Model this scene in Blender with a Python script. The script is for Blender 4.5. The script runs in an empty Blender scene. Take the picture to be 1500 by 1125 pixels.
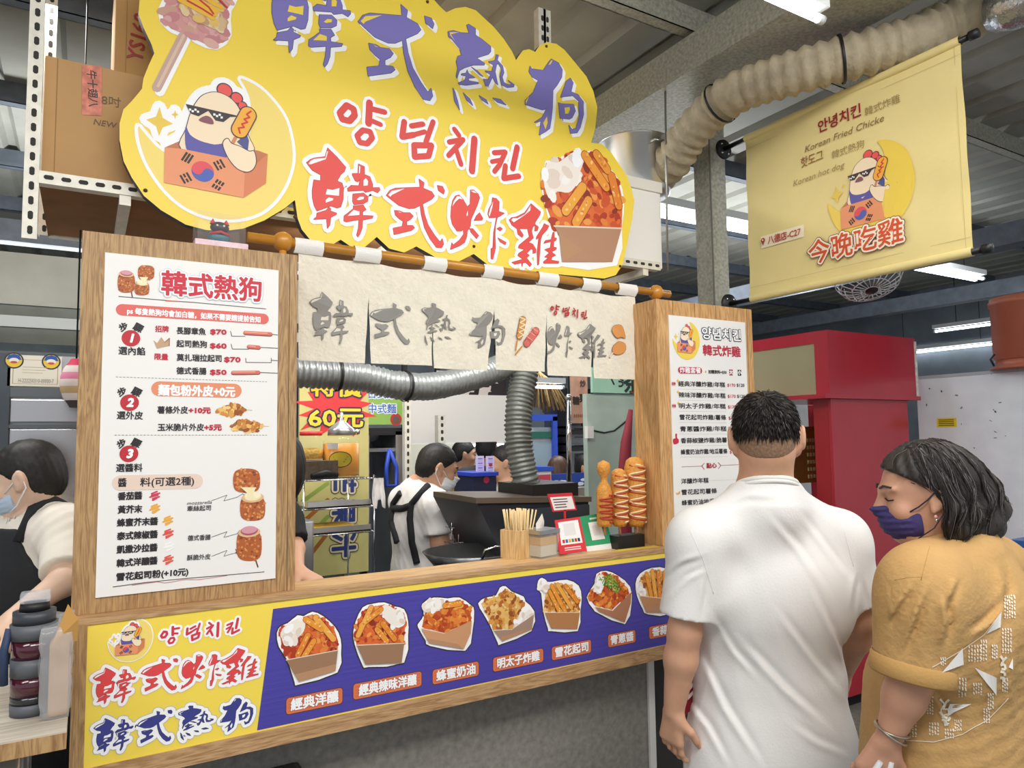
import bpy, bmesh, math, random
import numpy as np
from mathutils import Vector, Matrix, noise as mnoise
random.seed(7)
S = bpy.context.scene
COL = S.collection
# ------------------------------------------------------------------ camera
YAW, PITCH, ROLL, FPX, EYE = math.radians(30.76), math.radians(4.20), math.radians(-0.78), 1051.2, 1.58
_fw = Vector((math.sin(YAW)*math.cos(PITCH), math.cos(YAW)*math.cos(PITCH), math.sin(PITCH)))
_rt = Vector((math.cos(YAW), -math.sin(YAW), 0)); _up = _rt.cross(_fw)
CR = math.cos(ROLL)*_rt + math.sin(ROLL)*_up; CU = -math.sin(ROLL)*_rt + math.cos(ROLL)*_up; CF = _fw
cd = bpy.data.cameras.new('camera'); cam = bpy.data.objects.new('camera', cd); COL.objects.link(cam)
cam.matrix_world = Matrix(((CR.x, CU.x, -CF.x, 0), (CR.y, CU.y, -CF.y, 0), (CR.z, CU.z, -CF.z, EYE), (0, 0, 0, 1)))
cd.sensor_width = 36; cd.lens = FPX/1500*36; cd.clip_start = .05; S.camera = cam
# ------------------------------------------------------------------ world, lights, exposure
W = bpy.data.worlds.new('sky'); S.world = W; W.use_nodes = True
bg = W.node_tree.nodes['Background']; bg.inputs[0].default_value = (.86, .93, 1, 1); bg.inputs[1].default_value = .62
S.view_settings.view_transform = 'Standard'; S.view_settings.look = 'None'; S.view_settings.gamma = 1
S.view_settings.use_curve_mapping = False; S.view_settings.exposure = 0.22
def area(name, loc, sx, sy, power, col=(1, .97, .93), rx=0, ry=0):
    l = bpy.data.lights.new(name, 'AREA'); l.shape = 'RECTANGLE'; l.size = sx; l.size_y = sy; l.energy = power; l.color = col
    o = bpy.data.objects.new(name, l); COL.objects.link(o); o.location = loc; o.rotation_euler = (rx, ry, 0); return o
area('aisle_lamp', (.6, -.3, 3.25), 2.6, .5, 58, rx=math.radians(20))
area('aisle_lamp', (2.6, .35, 3.25), 2.4, .4, 30, rx=math.radians(12))
area('aisle_lamp', (-1.6, .4, 3.25), 1.6, .4, 30)
area('stall_lamp', (1.1, 3.1, 3.15), 1.6, .25, 34, (1, .98, .95))
area('window_fill', (1.2, 2.42, 2.27), 1.2, .06, 9, (1, .96, .9), rx=math.radians(38))  # unseen fill light added to brighten the jars and kitchen behind the window
area('stall_lamp', (-.7, 3.0, 3.15), 1.3, .25, 26, (1, .98, .96))
area('market_area_light', (3.6, 5.2, 3.2), 3.0, .3, 70, (.95, .98, 1))
area('market_area_light', (.2, 5.0, 2.5), 3.0, .3, 42, (.95, .98, 1), rx=math.pi)  # upward fill added to lift the dark roof sheets, no fixture modelled
area('market_area_light', (4.6, 4.2, 2.5), 2.6, .3, 42, (.95, .98, 1), rx=math.pi)  # second added uplight for the roof, also without a fixture
area('market_area_light', (6.0, 2.4, 3.2), .3, 2.4, 40, (.95, .98, 1))
# ------------------------------------------------------------------ pixel -> point on a real plane
def ray(x, y): return CR*((x-750)/FPX) - CU*((y-562.5)/FPX) + CF
EYEV = Vector((0, 0, EYE))
def at(x, y, Y): d = ray(x, y); return EYEV + d*(Y/d.y)
def atX(x, y, X): d = ray(x, y); return EYEV + d*(X/d.x)
def atZ(x, y, Z): d = ray(x, y); return EYEV + d*((Z-EYE)/d.z)
def atD(x, y, D): return EYEV + ray(x, y)*D
# ------------------------------------------------------------------ materials
def lin(c):
    if isinstance(c, str): c = [int(c[i:i+2], 16)/255 for i in (0, 2, 4)]
    return tuple(v/12.92 if v <= .04045 else ((v+.055)/1.055)**2.4 for v in c)
MATS = {}
def mat(col, rough=.55, metal=0, emit=0, alpha=None, var=0, vscale=30, bump=0, bscale=60, key=None, stretch=None, trans=0, coat=0):
    k = key or (col if isinstance(col, str) else str(col), rough, metal, emit, alpha, var, vscale, bump, bscale, stretch, trans, coat)
    if k in MATS: return MATS[k]
    m = bpy.data.materials.new(key or 'paint_'+str(col)); m.use_nodes = True; nt = m.node_tree; p = nt.nodes['Principled BSDF']
    c = lin(col); p.inputs['Base Color'].default_value = (*c, 1); p.inputs['Roughness'].default_value = rough; p.inputs['Metallic'].default_value = metal
    if coat: p.inputs['Coat Weight'].default_value = coat
    if trans: p.inputs['Transmission Weight'].default_value = trans; p.inputs['IOR'].default_value = 1.45
    if alpha is not None: p.inputs['Alpha'].default_value = alpha
    if emit: p.inputs['Emission Color'].default_value = (*c, 1); p.inputs['Emission Strength'].default_value = emit
    if var or bump:
        tc = nt.nodes.new('ShaderNodeTexCoord'); mp = nt.nodes.new('ShaderNodeMapping')
        nt.links.new(tc.outputs['Object'], mp.inputs[0])
        if stretch: mp.inputs['Scale'].default_value = stretch
    if var:
        n = nt.nodes.new('ShaderNodeTexNoise'); n.inputs['Scale'].default_value = vscale; n.inputs['Detail'].default_value = 6
        nt.links.new(mp.outputs[0], n.inputs['Vector'])
        r = nt.nodes.new('ShaderNodeValToRGB'); r.color_ramp.elements[0].position = .3; r.color_ramp.elements[1].position = .72
        r.color_ramp.elements[0].color = (*[v*(1-var) for v in c], 1); r.color_ramp.elements[1].color = (*[min(1, v*(1+var)) for v in c], 1)
        nt.links.new(n.outputs[0], r.inputs[0]); nt.links.new(r.outputs[0], p.inputs['Base Color'])
    if bump:
        n = nt.nodes.new('ShaderNodeTexNoise'); n.inputs['Scale'].default_value = bscale; n.inputs['Detail'].default_value = 4
        nt.links.new(mp.outputs[0], n.inputs['Vector'])
        b = nt.nodes.new('ShaderNodeBump'); b.inputs['Strength'].default_value = bump; b.inputs['Distance'].default_value = .01
        nt.links.new(n.outputs[0], b.inputs['Height']); nt.links.new(b.outputs[0], p.inputs['Normal'])
    MATS[k] = m; return m
def wood(key, c1, c2, axis='z', scale=1.0):
    m = bpy.data.materials.new(key); m.use_nodes = True; nt = m.node_tree; p = nt.nodes['Principled BSDF']; L = nt.links.new
    tc = nt.nodes.new('ShaderNodeTexCoord'); mp = nt.nodes.new('ShaderNodeMapping'); L(tc.outputs['Object'], mp.inputs[0])
    s = {'z': (9, 9, .8), 'x': (.8, 9, 9), 'y': (9, .8, 9)}[axis]; mp.inputs['Scale'].default_value = [v*scale for v in s]
    n = nt.nodes.new('ShaderNodeTexNoise'); n.inputs['Scale'].default_value = 2.2; n.inputs['Detail'].default_value = 8; n.inputs['Distortion'].default_value = 1.1
    L(mp.outputs[0], n.inputs['Vector'])
    mu = nt.nodes.new('ShaderNodeMath'); mu.operation = 'MULTIPLY'; mu.inputs[1].default_value = 13; L(n.outputs[0], mu.inputs[0])
    fr = nt.nodes.new('ShaderNodeMath'); fr.operation = 'PINGPONG'; fr.inputs[1].default_value = 1; L(mu.outputs[0], fr.inputs[0])
    n2 = nt.nodes.new('ShaderNodeTexNoise'); n2.inputs['Scale'].default_value = 14; n2.inputs['Detail'].default_value = 5; L(mp.outputs[0], n2.inputs['Vector'])
    ad = nt.nodes.new('ShaderNodeMath'); ad.operation = 'MULTIPLY_ADD'; ad.inputs[1].default_value = .45; L(fr.outputs[0], ad.inputs[0]); L(n2.outputs[0], ad.inputs[2])
    r = nt.nodes.new('ShaderNodeValToRGB'); r.color_ramp.elements[0].position = .38; r.color_ramp.elements[1].position = .95
    r.color_ramp.elements[0].color = (*lin(c1), 1); r.color_ramp.elements[1].color = (*lin(c2), 1)
    L(ad.outputs[0], r.inputs[0]); L(r.outputs[0], p.inputs['Base Color']); p.inputs['Roughness'].default_value = .5
    b = nt.nodes.new('ShaderNodeBump'); b.inputs['Strength'].default_value = .12; b.inputs['Distance'].default_value = .004
    L(ad.outputs[0], b.inputs['Height']); L(b.outputs[0], p.inputs['Normal'])
    return m
STEEL = mat('C4C6C8', .28, .9, var=.12, vscale=6); DARKSTEEL = mat('3A3B3E', .4, .6); BLACK = mat('141416', .5); CHROME = mat('D8DADC', .12, 1)
GALV = mat('A9A799', .5, .35, var=.28, vscale=70, key='galvanized_steel'); WHITEP = mat('F4F2EC', .5)
# ------------------------------------------------------------------ mesh builder (world coordinates)
class MB:
    def __init__(s): s.v = []; s.f = []; s.m = []; s.sm = []; s.mats = []
    def mi(s, m):
        if m not in s.mats: s.mats.append(m)
        return s.mats.index(m)
    def add(s, vs, fs, m, smooth=False):
        o = len(s.v); i = s.mi(m); s.v += [tuple(v) for v in vs]
        for f in fs: s.f.append([o+k for k in f]); s.m.append(i); s.sm.append(smooth)
    def hexa(s, p, m):   # 8 corners, bottom 4 then top 4
        s.add(p, [(3, 2, 1, 0), (4, 5, 6, 7), (0, 1, 5, 4), (1, 2, 6, 5), (2, 3, 7, 6), (3, 0, 4, 7)], m); return s
    def box(s, lo, hi, m):
        a, b = lo, hi; a, b = [min(p, q) for p, q in zip(a, b)], [max(p, q) for p, q in zip(a, b)]
        return s.hexa([(a[0], a[1], a[2]), (b[0], a[1], a[2]), (b[0], b[1], a[2]), (a[0], b[1], a[2]), (a[0], a[1], b[2]), (b[0], a[1], b[2]), (b[0], b[1], b[2]), (a[0], b[1], b[2])], m)
    def bbox(s, lo, hi, m, r=.005):   # rounded vertical + top edges
        bm = bmesh.new(); bmesh.ops.create_cube(bm, size=1)
        for v in bm.verts: v.co = Vector([lo[i]+(v.co[i]+.5)*(hi[i]-lo[i]) for i in range(3)])
        bmesh.ops.bevel(bm, geom=bm.edges[:], offset=r, segments=2, affect='EDGES', profile=.7)
        s.addbm(bm, m); return s
    def addbm(s, bm, m, smooth=False):
        bm.verts.ensure_lookup_table(); bm.verts.index_update()
        s.add([v.co for v in bm.verts], [[v.index for v in f.verts] for f in bm.faces], m, smooth); bm.free()
    def tube(s, path, r, m, n=10, closed=False, cap=True, smooth=True):
        P = [Vector(p) for p in path]; k = len(P); rs = r if isinstance(r, (list, tuple)) else [r]*k
        T = [((P[(i+1) % k] if closed or i < k-1 else P[i]) - (P[i-1] if closed or i > 0 else P[i])).normalized() for i in range(k)]
        a = Vector((0, 0, 1)) if abs(T[0].z) < .9 else Vector((1, 0, 0)); N = T[0].cross(a).normalized(); vs = []
        for i in range(k):
            N = (N - T[i]*N.dot(T[i])); N = N.normalized() if N.length > 1e-6 else T[i].orthogonal().normalized(); B = T[i].cross(N)
            for j in range(n): t = 2*math.pi*j/n; vs.append(P[i] + (N*math.cos(t)+B*math.sin(t))*rs[i])
        fs = [(i*n+j, i*n+(j+1) % n, ((i+1) % k)*n+(j+1) % n, ((i+1) % k)*n+j) for i in range(k if closed else k-1) for j in range(n)]
        s.add(vs, fs, m, smooth)
        if cap and not closed:
            o = len(s.v)-len(vs); i = s.mi(m)
            s.f += [[o+j for j in range(n)][::-1], [o+(k-1)*n+j for j in range(n)]]; s.m += [i, i]; s.sm += [False, False]
        return s
    def lathe(s, c, prof, m, n=28, ax=None, smooth=True):   # prof: (radius, height)
        c = Vector(c); ax = (ax or Vector((0, 0, 1))).normalized(); u = ax.orthogonal().normalized(); w = ax.cross(u)
        vs = [c + ax*h + (u*math.cos(2*math.pi*j/n)+w*math.sin(2*math.pi*j/n))*r for r, h in prof for j in range(n)]
        fs = [(i*n+j, i*n+(j+1) % n, (i+1)*n+(j+1) % n, (i+1)*n+j) for i in range(len(prof)-1) for j in range(n)]
        s.add(vs, fs, m, smooth); return s
    def ball(s, c, r, m, n=14, sq=(1, 1, 1)):
        k = n//2+1
        vs = [(c[0]+sq[0]*r*math.sin(math.pi*i/k)*math.cos(2*math.pi*j/n), c[1]+sq[1]*r*math.sin(math.pi*i/k)*math.sin(2*math.pi*j/n), c[2]+sq[2]*r*math.cos(math.pi*i/k)) for i in range(k+1) for j in range(n)]
        s.add(vs, [(i*n+j, (i+1)*n+j, (i+1)*n+(j+1) % n, i*n+(j+1) % n) for i in range(k) for j in range(n)], m, True); return s
    def prism(s, pts, y0, y1, m, side=None, ax='y'):
        mk = (lambda p, h: (p[0], h, p[1])) if ax == 'y' else (lambda p, h: (h, -p[0], p[1])) if ax == 'x' else (lambda p, h: (p[0], p[1], h))
        n = len(pts)
        s.add([mk(p, y0) for p in pts]+[mk(p, y1) for p in pts], [list(range(n)), list(range(2*n-1, n-1, -1))], m)
        s.add([mk(p, y0) for p in pts]+[mk(p, y1) for p in pts], [(i, (i+1) % n, n+(i+1) % n, n+i) for i in range(n)], side or m); return s
    def build(s, name, parent=None, fix=True):
        me = bpy.data.meshes.new(name); o = bpy.data.objects.new(name, me); COL.objects.link(o); org = Vector((0, 0, 0))
        if parent:
            o.parent = parent; q = parent
            while q: org += q.location; q = q.parent
        me.from_pydata([(v[0]-org.x, v[1]-org.y, v[2]-org.z) for v in s.v], [], s.f)
        for m in s.mats: me.materials.append(m)
        me.polygons.foreach_set('material_index', s.m); me.polygons.foreach_set('use_smooth', s.sm); me.update()
        if fix and len(s.f) < 60000:
            bm = bmesh.new(); bm.from_mesh(me); bmesh.ops.recalc_face_normals(bm, faces=bm.faces[:]); bm.to_mesh(me); bm.free()
        return o
def thing(name, label, cat, loc=(0, 0, 0), group=None):
    o = bpy.data.objects.new(name, None); COL.objects.link(o); o.location = loc; o['label'] = label; o['category'] = cat
    if group: o['group'] = group
    return o
def tag(o, label, cat, group=None):
    o['label'] = label; o['category'] = cat
    if group: o['group'] = group
    return o
def struct(o): o['kind'] = 'structure'; return o
def dup(r, off, label, group=None):
    c = r.copy(); COL.objects.link(c); c.location = Vector(r.location)+Vector(off); c['label'] = label
    if group: c['group'] = group
    for ch in r.children:
        d = ch.copy(); COL.objects.link(d); d.parent = c
        for g in ch.children: e = g.copy(); COL.objects.link(e); e.parent = d
    return c
# ------------------------------------------------------------------ flat printed artwork: shapes and lettering laid on a plane
_TX = {}
def glyphs(t):
    if t not in _TX:
        cu = bpy.data.curves.new('t', 'FONT'); cu.body = t; cu.size = 1; cu.resolution_u = 2
        o = bpy.data.objects.new('t', cu); COL.objects.link(o)
        me = bpy.data.meshes.new_from_object(o.evaluated_get(bpy.context.evaluated_depsgraph_get()))
        V = np.array([v.co[:2] for v in me.vertices]) if len(me.vertices) else np.zeros((0, 2)); F = [list(p.vertices) for p in me.polygons]; cnt = {}
        for f in F:
            for a, b in zip(f, f[1:]+f[:1]): k = (min(a, b), max(a, b)); cnt[k] = cnt.get(k, 0)+1
        E = [k for k, c in cnt.items() if c == 1]
        bpy.data.objects.remove(o); bpy.data.curves.remove(cu); bpy.data.meshes.remove(me); _TX[t] = (V, F, E)
    return _TX[t]
LH = .0004
class Art:
    def __init__(s, fn, mb=None): s.fn = fn; s.mb = mb or MB()   # fn(u, v, h) -> point
    def face(s, pts, fs, col, lay, **k):
        m = col if not isinstance(col, str) else mat(col, .5)
        s.mb.add([s.fn(p[0], p[1], lay*LH) for p in pts], fs, m)
    _k = 0
    def poly(s, pts, col, lay=1):
        Art._k += 1; s.face(pts, [list(range(len(pts)))], col, lay+.04+(Art._k*.618034 % 1)*(.5 if lay == int(lay) else .04))
    def ell(s, c, rx, ry, col, lay=1, rot=0, n=24):
        s.poly([(c[0]+rx*math.cos(t)*math.cos(rot)-ry*math.sin(t)*math.sin(rot), c[1]+rx*math.cos(t)*math.sin(rot)+ry*math.sin(t)*math.cos(rot)) for t in [2*math.pi*i/n for i in range(n)]], col, lay)
    def seg(s, a, b, w, col, lay=1, ext=0):
        a, b = Vector(a[:2]), Vector(b[:2]); d = b-a
        if d.length < 1e-9: return
        d.normalize(); n = Vector((-d.y, d.x))*w; e = d*ext
        s.poly([a-n-e, b-n+e, b+n+e, a+n-e], col, lay)
    def line(s, pts, w, col, lay=1, closed=False, n=8):   # w = half width
        P = list(pts)+([pts[0]] if closed else [])
        for a, b in zip(P, P[1:]): s.seg(a, b, w, col, lay)
        for p in P: s.ell(p, w, w, col, lay, n=n)
    def rrect(s, x0, y0, x1, y1, r, col, lay=1, sh=0):
        pts = []
        for cx, cy, a in ((x1-r, y1-r, 0), (x0+r, y1-r, 90), (x0+r, y0+r, 180), (x1-r, y0+r, 270)):
            for k in range(5): t = math.radians(a+k*22.5); pts.append((cx+r*math.cos(t), cy+r*math.sin(t)))
        s.poly([(p[0], p[1]+sh*(p[0]-x0)) for p in pts], col, lay)
    def text(s, t, x, y, h, col, lay=2, bold=0, outline=None, olay=None, sx=1, align='l', rot=0, width=None, sp=0, shear=0):
        """cap-square height h; (x, y) the lower left (or centre) of the line"""
        V, F, E = glyphs(t)
        if not len(V): return
        k = h/.86; P = V*np.array([k, k]); P[:, 1] += .1*k
        x0, x1 = P[:, 0].min(), P[:, 0].max()
        if width: sx = width/(x1-x0)
        P[:, 0] = (P[:, 0]-x0)*sx; w = (x1-x0)*sx
        P[:, 0] += P[:, 1]*shear
        if align == 'c': P[:, 0] -= w/2; P[:, 1] -= h/2
        c, sn = math.cos(rot), math.sin(rot); Q = np.stack([P[:, 0]*c-P[:, 1]*sn+x, P[:, 0]*sn+P[:, 1]*c+y], 1)
        s.face(Q, F, col, lay)
        if bold: s.rim(Q, E, bold, col, lay)
        for i, (ow, oc) in enumerate(outline or []): s.rim(Q, E, ow, oc, (olay if olay is not None else lay-1)-i, True); s.face(Q, F, oc, (olay if olay is not None else lay-1)-i)
        return w
    def rim(s, Q, E, w, col, lay, rnd=False):
        pts = []; fs = []
        for a, b in E:
            d = Q[b]-Q[a]; L = math.hypot(*d)
            if L < 1e-9: continue
            d = d/L; n = np.array([-d[1], d[0]])*w; e = d*(0 if rnd else w*.5); o = len(pts)
            pts += [Q[a]-n-e, Q[b]-n+e, Q[b]+n+e, Q[a]+n-e]; fs.append((o, o+1, o+2, o+3))
        if rnd:
            for i in sorted({i for e in E for i in e}):
                o = len(pts); pts += [Q[i]+w*np.array([math.cos(t), math.sin(t)]) for t in np.arange(8)*math.pi/4]; fs.append(tuple(range(o, o+8)))
        m = col if not isinstance(col, str) else mat(col, .5); P3 = [None]*len(pts)
        for k, f in enumerate(fs):   # overlapping pieces get their own height within the layer
            for i in f: P3[i] = s.fn(pts[i][0], pts[i][1], (lay+.04+(k*.618034 % 1)*.5)*LH)
        s.mb.add(P3, fs, m)
    def polyrim(s, pts, w, col, lay):
        Q = np.array([tuple(p[:2]) for p in pts]); n = len(Q); s.rim(Q, [(i, (i+1) % n) for i in range(n)], w, col, lay, True); s.poly(pts, col, lay)
def smooth(pts, k=3):
    P = [Vector(p[:2]) for p in pts]; n = len(P); out = []
    for i in range(n):
        a, b, c, d = P[i-1], P[i], P[(i+1) % n], P[(i+2) % n]
        for j in range(k):
            t = j/k; out.append(.5*((2*b)+(c-a)*t+(2*a-5*b+4*c-d)*t*t+(3*b-a-3*c+d)*t**3))
    return [(p.x, p.y) for p in out]
# ------------------------------------------------------------------ hand-brushed characters, traced as closed outlines and reused on sign, apron and curtain
YS = 2.31
def pp(s): return [tuple(float(q) for q in t.split(',')) for t in s.split()]
def frame(o, k): return lambda s: [(o[0]+x/k, o[1]+y/k) for x, y in (pp(s) if isinstance(s, str) else s)]
Fa, Fb, Fc, Fd = frame((440, 210), 7.5), frame((640, 250), 7.5), frame((640, 30), 6.25), frame((350, 0), 3.309)
RAW = {
 '韓': (Fa, ['65,215 110,180 150,165 270,150 298,55 400,155 495,265 480,310 440,345 400,415 455,440 470,500 465,620 440,700 400,712 330,690 180,745 150,690 130,600 128,520 145,405 220,415 220,350 130,300 90,250',
   '180,770 280,740 310,705 330,720 325,745 395,770 390,785 330,815 320,900 293,935 285,830 145,838 175,810',
   '635,230 700,260 700,345 760,370 790,450 790,490 865,490 870,515 845,545 790,520 710,540 690,520 520,528 515,500 555,465 640,470 650,410 655,390 630,425 600,415 568,350 570,335 630,335',
   '575,560 690,550 740,590 735,640 690,665 585,675 570,640', '580,690 685,680 718,730 680,755 682,795 795,800 785,825 680,845 675,930 650,1000 627,1030 615,1010 635,930 640,840 500,865 475,855 478,800 520,770 580,720'],
  ['290,505 350,515 425,495 420,580 345,572 275,565', '275,625 310,595 360,610 350,630 275,655', '85,230 110,195 150,175 270,165 290,90 300,95 280,165 275,178 110,235', '690,470 690,410 715,385 740,420 735,465', '615,620 650,590 695,590 690,615 640,628', '515,800 580,735 645,750 645,790', '642,250 655,255 650,330 640,335']),
 '式': (Fa, ['940,575 980,520 1040,495 1310,485 1300,395 1355,435 1345,495 1440,535 1468,580 1440,615 1300,690 1250,715 1190,720 1080,685 970,600',
   '1310,670 1340,672 1360,780 1400,900 1470,1010 1530,1085 1555,1050 1570,1110 1545,1150 1490,1145 1420,1050 1360,930 1325,790', '1501,465 1558,476 1580,521 1568,560 1512,521',
   '1030,740 1090,745 1130,765 1200,765 1235,800 1210,835 1165,860 1165,905 1230,905 1250,930 1215,960 1025,1005 1015,935 1115,915 1125,860 1080,830 1040,790'], ['960,570 1000,525 1140,500 1000,570 985,590', '1070,750 1110,765 1085,762']),
 '炸': (Fb, ['155,400 170,330 200,280 240,270 285,320 330,400 360,370 365,215 400,215 450,260 465,300 440,380 400,470 370,540 365,600 350,640 330,660 325,720 300,790 250,825 145,868 160,795 175,820 245,765 290,700 285,650 260,665 215,665 165,590 148,510',
   '405,550 430,500 465,465 500,525 490,545', '355,640 390,640 455,715 430,748 370,680', '605,300 650,310 680,345 675,450 735,470 690,500 660,515 640,600 635,700 640,850 610,975 590,970 590,860 610,850 620,680 650,515 570,520 555,480 565,430 600,360', '655,640 690,622 715,640 690,665', '665,740 755,790 745,815 690,785'],
  ['165,395 180,340 215,285 250,285 280,320 240,310 200,345', '370,225 400,222 435,250 400,245', '565,480 580,420 605,360 612,340 605,400 572,510', '318,490 335,440 335,490 325,505']),
 '雞': (Fb, ['790,545 815,520 870,510 960,465 1030,365 1135,455 1125,490 1080,560 1070,590 1110,620 1100,660 1070,665 1075,600 1050,620 1035,670 1055,740 1000,790 1050,810 1085,870 1080,905 1050,910 1050,870 1030,860 980,910 1010,930 980,960 1035,1030 1015,1055 970,1010 940,1015 930,1055 925,1015 850,1030 820,1010 940,975 885,935 895,910 960,870 890,850 900,820 1010,730 990,640 900,640 945,710 930,735 885,700 875,640 820,600',
   '1160,620 1175,585 1225,610 1205,650 1150,710 1135,760 1125,900 1115,1030 1100,1040 1095,900 1115,740 1085,755 1090,730',
   '1250,760 1270,680 1285,680 1285,740 1310,745 1300,770 1280,780 1275,840 1310,850 1300,870 1260,890 1265,905 1300,930 1260,950 1250,985 1335,1000 1330,1020 1170,1020 1165,1005 1220,960 1180,950 1230,905 1180,870 1240,850 1250,780 1170,800 1190,770'], ['810,545 830,525 880,525 965,480 1025,385 1020,440 960,490 840,570']),
 '熱': (Fc, ['100,105 150,95 220,115 295,120 270,45 290,38 350,75 350,135 410,175 490,240 490,285 470,310 360,345 435,395 430,410 330,410 250,435 205,460 180,530 175,510 190,440 175,380 190,330 225,320 205,260 140,180 105,150',
   '195,575 255,550 265,510 220,500 225,490 265,485 275,455 285,485 345,525 285,530 290,555 375,570 375,580 260,595 200,585', '315,430 370,465 420,515 390,500',
   '530,370 540,315 560,320 550,365 600,420 610,480 595,520 610,570 650,590 680,590 650,550 705,590 700,610 640,615 590,590 575,520 590,450 560,400 545,400 530,470 550,570 555,590 530,570 505,520 470,595 445,600 425,540 465,545 490,500 440,465 500,470 515,410 470,380',
   '145,620 160,650 190,750 205,820 160,740', '240,665 300,720 325,780 270,730', '385,690 450,730 465,765 410,730', '510,712 580,725 630,775 550,750'], ['115,110 200,110 125,130 165,195 120,140']),
 '狗': (Fc, ['850,420 865,445 970,460 1010,400 1045,355 1110,390 1145,450 1140,520 1100,590 1060,640 1055,800 1045,900 1030,990 990,1020 935,1050 950,920 890,935 960,890 1000,810 960,820 880,795 805,770 805,735 880,660 925,550 870,520 840,470',
   '1130,705 1180,560 1220,530 1245,570 1225,655 1290,680 1335,740 1340,860 1310,980 1280,1030 1220,1035 1205,960 1235,1000 1270,990 1300,880 1295,740 1240,690 1150,700', '1110,755 1140,765 1250,770 1265,830 1235,890 1210,905 1125,895'],
  ['990,1000 970,940 1005,880 1010,940', '1165,800 1210,795 1215,815 1200,855 1170,858', '1018,410 1045,365 1055,372 1035,405', '812,765 810,740 830,710 840,700'])}
def onsign(pts): return [(p.x, p.z) for p in (at(x, y, YS) for x, y in pts)]
GL = {}; GPX = {}
for ch, (F, ps, hs) in RAW.items():
    P = [onsign(F(s)) for s in ps]; H = [onsign(F(s)) for s in hs]
    xs = [p[0] for q in P for p in q]; zs = [p[1] for q in P for p in q]
    c = ((min(xs)+max(xs))/2, (min(zs)+max(zs))/2); h = max(zs)-min(zs); GPX[ch] = (c, h)
    nz = lambda L: [[((x-c[0])/h, (z-c[1])/h) for x, z in q] for q in L]
    GL[ch] = (nz(P), nz(H), (max(xs)-min(xs))/h)
HAN = [  # Korean brush strokes of the sign: (points, half width, closed)
 [((522, 512), (555, 530), (560, 560), (535, 588), (500, 580), (488, 550)), 10, 1], [((632, 500), (627, 600)), 11, 0], [((645, 530), (705, 545)), 9, 0], [((645, 588), (685, 605)), 8, 0], [((600, 632), (635, 640), (645, 670), (620, 698), (585, 692), (572, 660)), 9, 1],
 [((800, 592), (790, 665), (845, 655)), 10, 0], [((835, 612), (890, 603)), 9, 0], [((845, 655), (900, 640)), 8, 0], [((940, 592), (905, 690)), 9, 0], [((848, 705), (932, 706), (918, 757), (850, 762)), 10, 1],
 [((1043, 628), (1065, 658)), 9, 0], [((1018, 690), (1085, 678), (1015, 755)), 9, 0], [((1050, 722), (1075, 798)), 9, 0], [((1140, 675), (1128, 830)), 12, 0],
 [((1235, 742), (1290, 738), (1262, 800), (1237, 832)), 9, 0], [((1225, 785), (1272, 776)), 8, 0], [((1347, 715), (1325, 818)), 11, 0], [((1290, 805), (1282, 866), (1355, 855)), 10, 0]]
def brush(a, ch, c, h, col, lay=4, outline=(), hole='FFFFFF', sx=1):
    P, H, w = GL[ch]; tr = lambda q: [(c[0]+x*h*sx, c[1]+z*h) for x, z in q]
    for k, (ow, oc, dx, dz) in enumerate(outline):
        for q in P: a.polyrim([(x+dx, z+dz) for x, z in tr(q)], ow, oc, lay-1-k)
    for q in P: a.poly(tr(q), col, lay)
    if hole:
        for q in H: a.poly(tr(q), hole, lay+1)
_hx = [p for s in HAN for p in s[0]]; HC = ((min(p[0] for p in _hx)+max(p[0] for p in _hx))/2, (min(p[1] for p in _hx)+max(p[1] for p in _hx))/2)
HP = [(onsign(Fd(list(s[0]))), s[1], s[2]) for s in HAN]
HQ = onsign(Fd([HC]))[0]; HW = max(p[0] for s in HP for p in s[0])-min(p[0] for s in HP for p in s[0])
def hangul(a, c, w, col, oc, ow, lay=4, rot=0):
    k = w/HW; cs, sn = math.cos(rot), math.sin(rot)
    for pts, hw, cl in HP:
        q = [(c[0]+k*((x-HQ[0])*cs-(z-HQ[1])*sn), c[1]+k*((x-HQ[0])*sn+(z-HQ[1])*cs)) for x, z in pts]; r = hw/3.309*.0037*k
        if oc: a.line(q, r+ow, oc, lay-1, cl)
        a.line(q, r, col, lay, cl)
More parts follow.
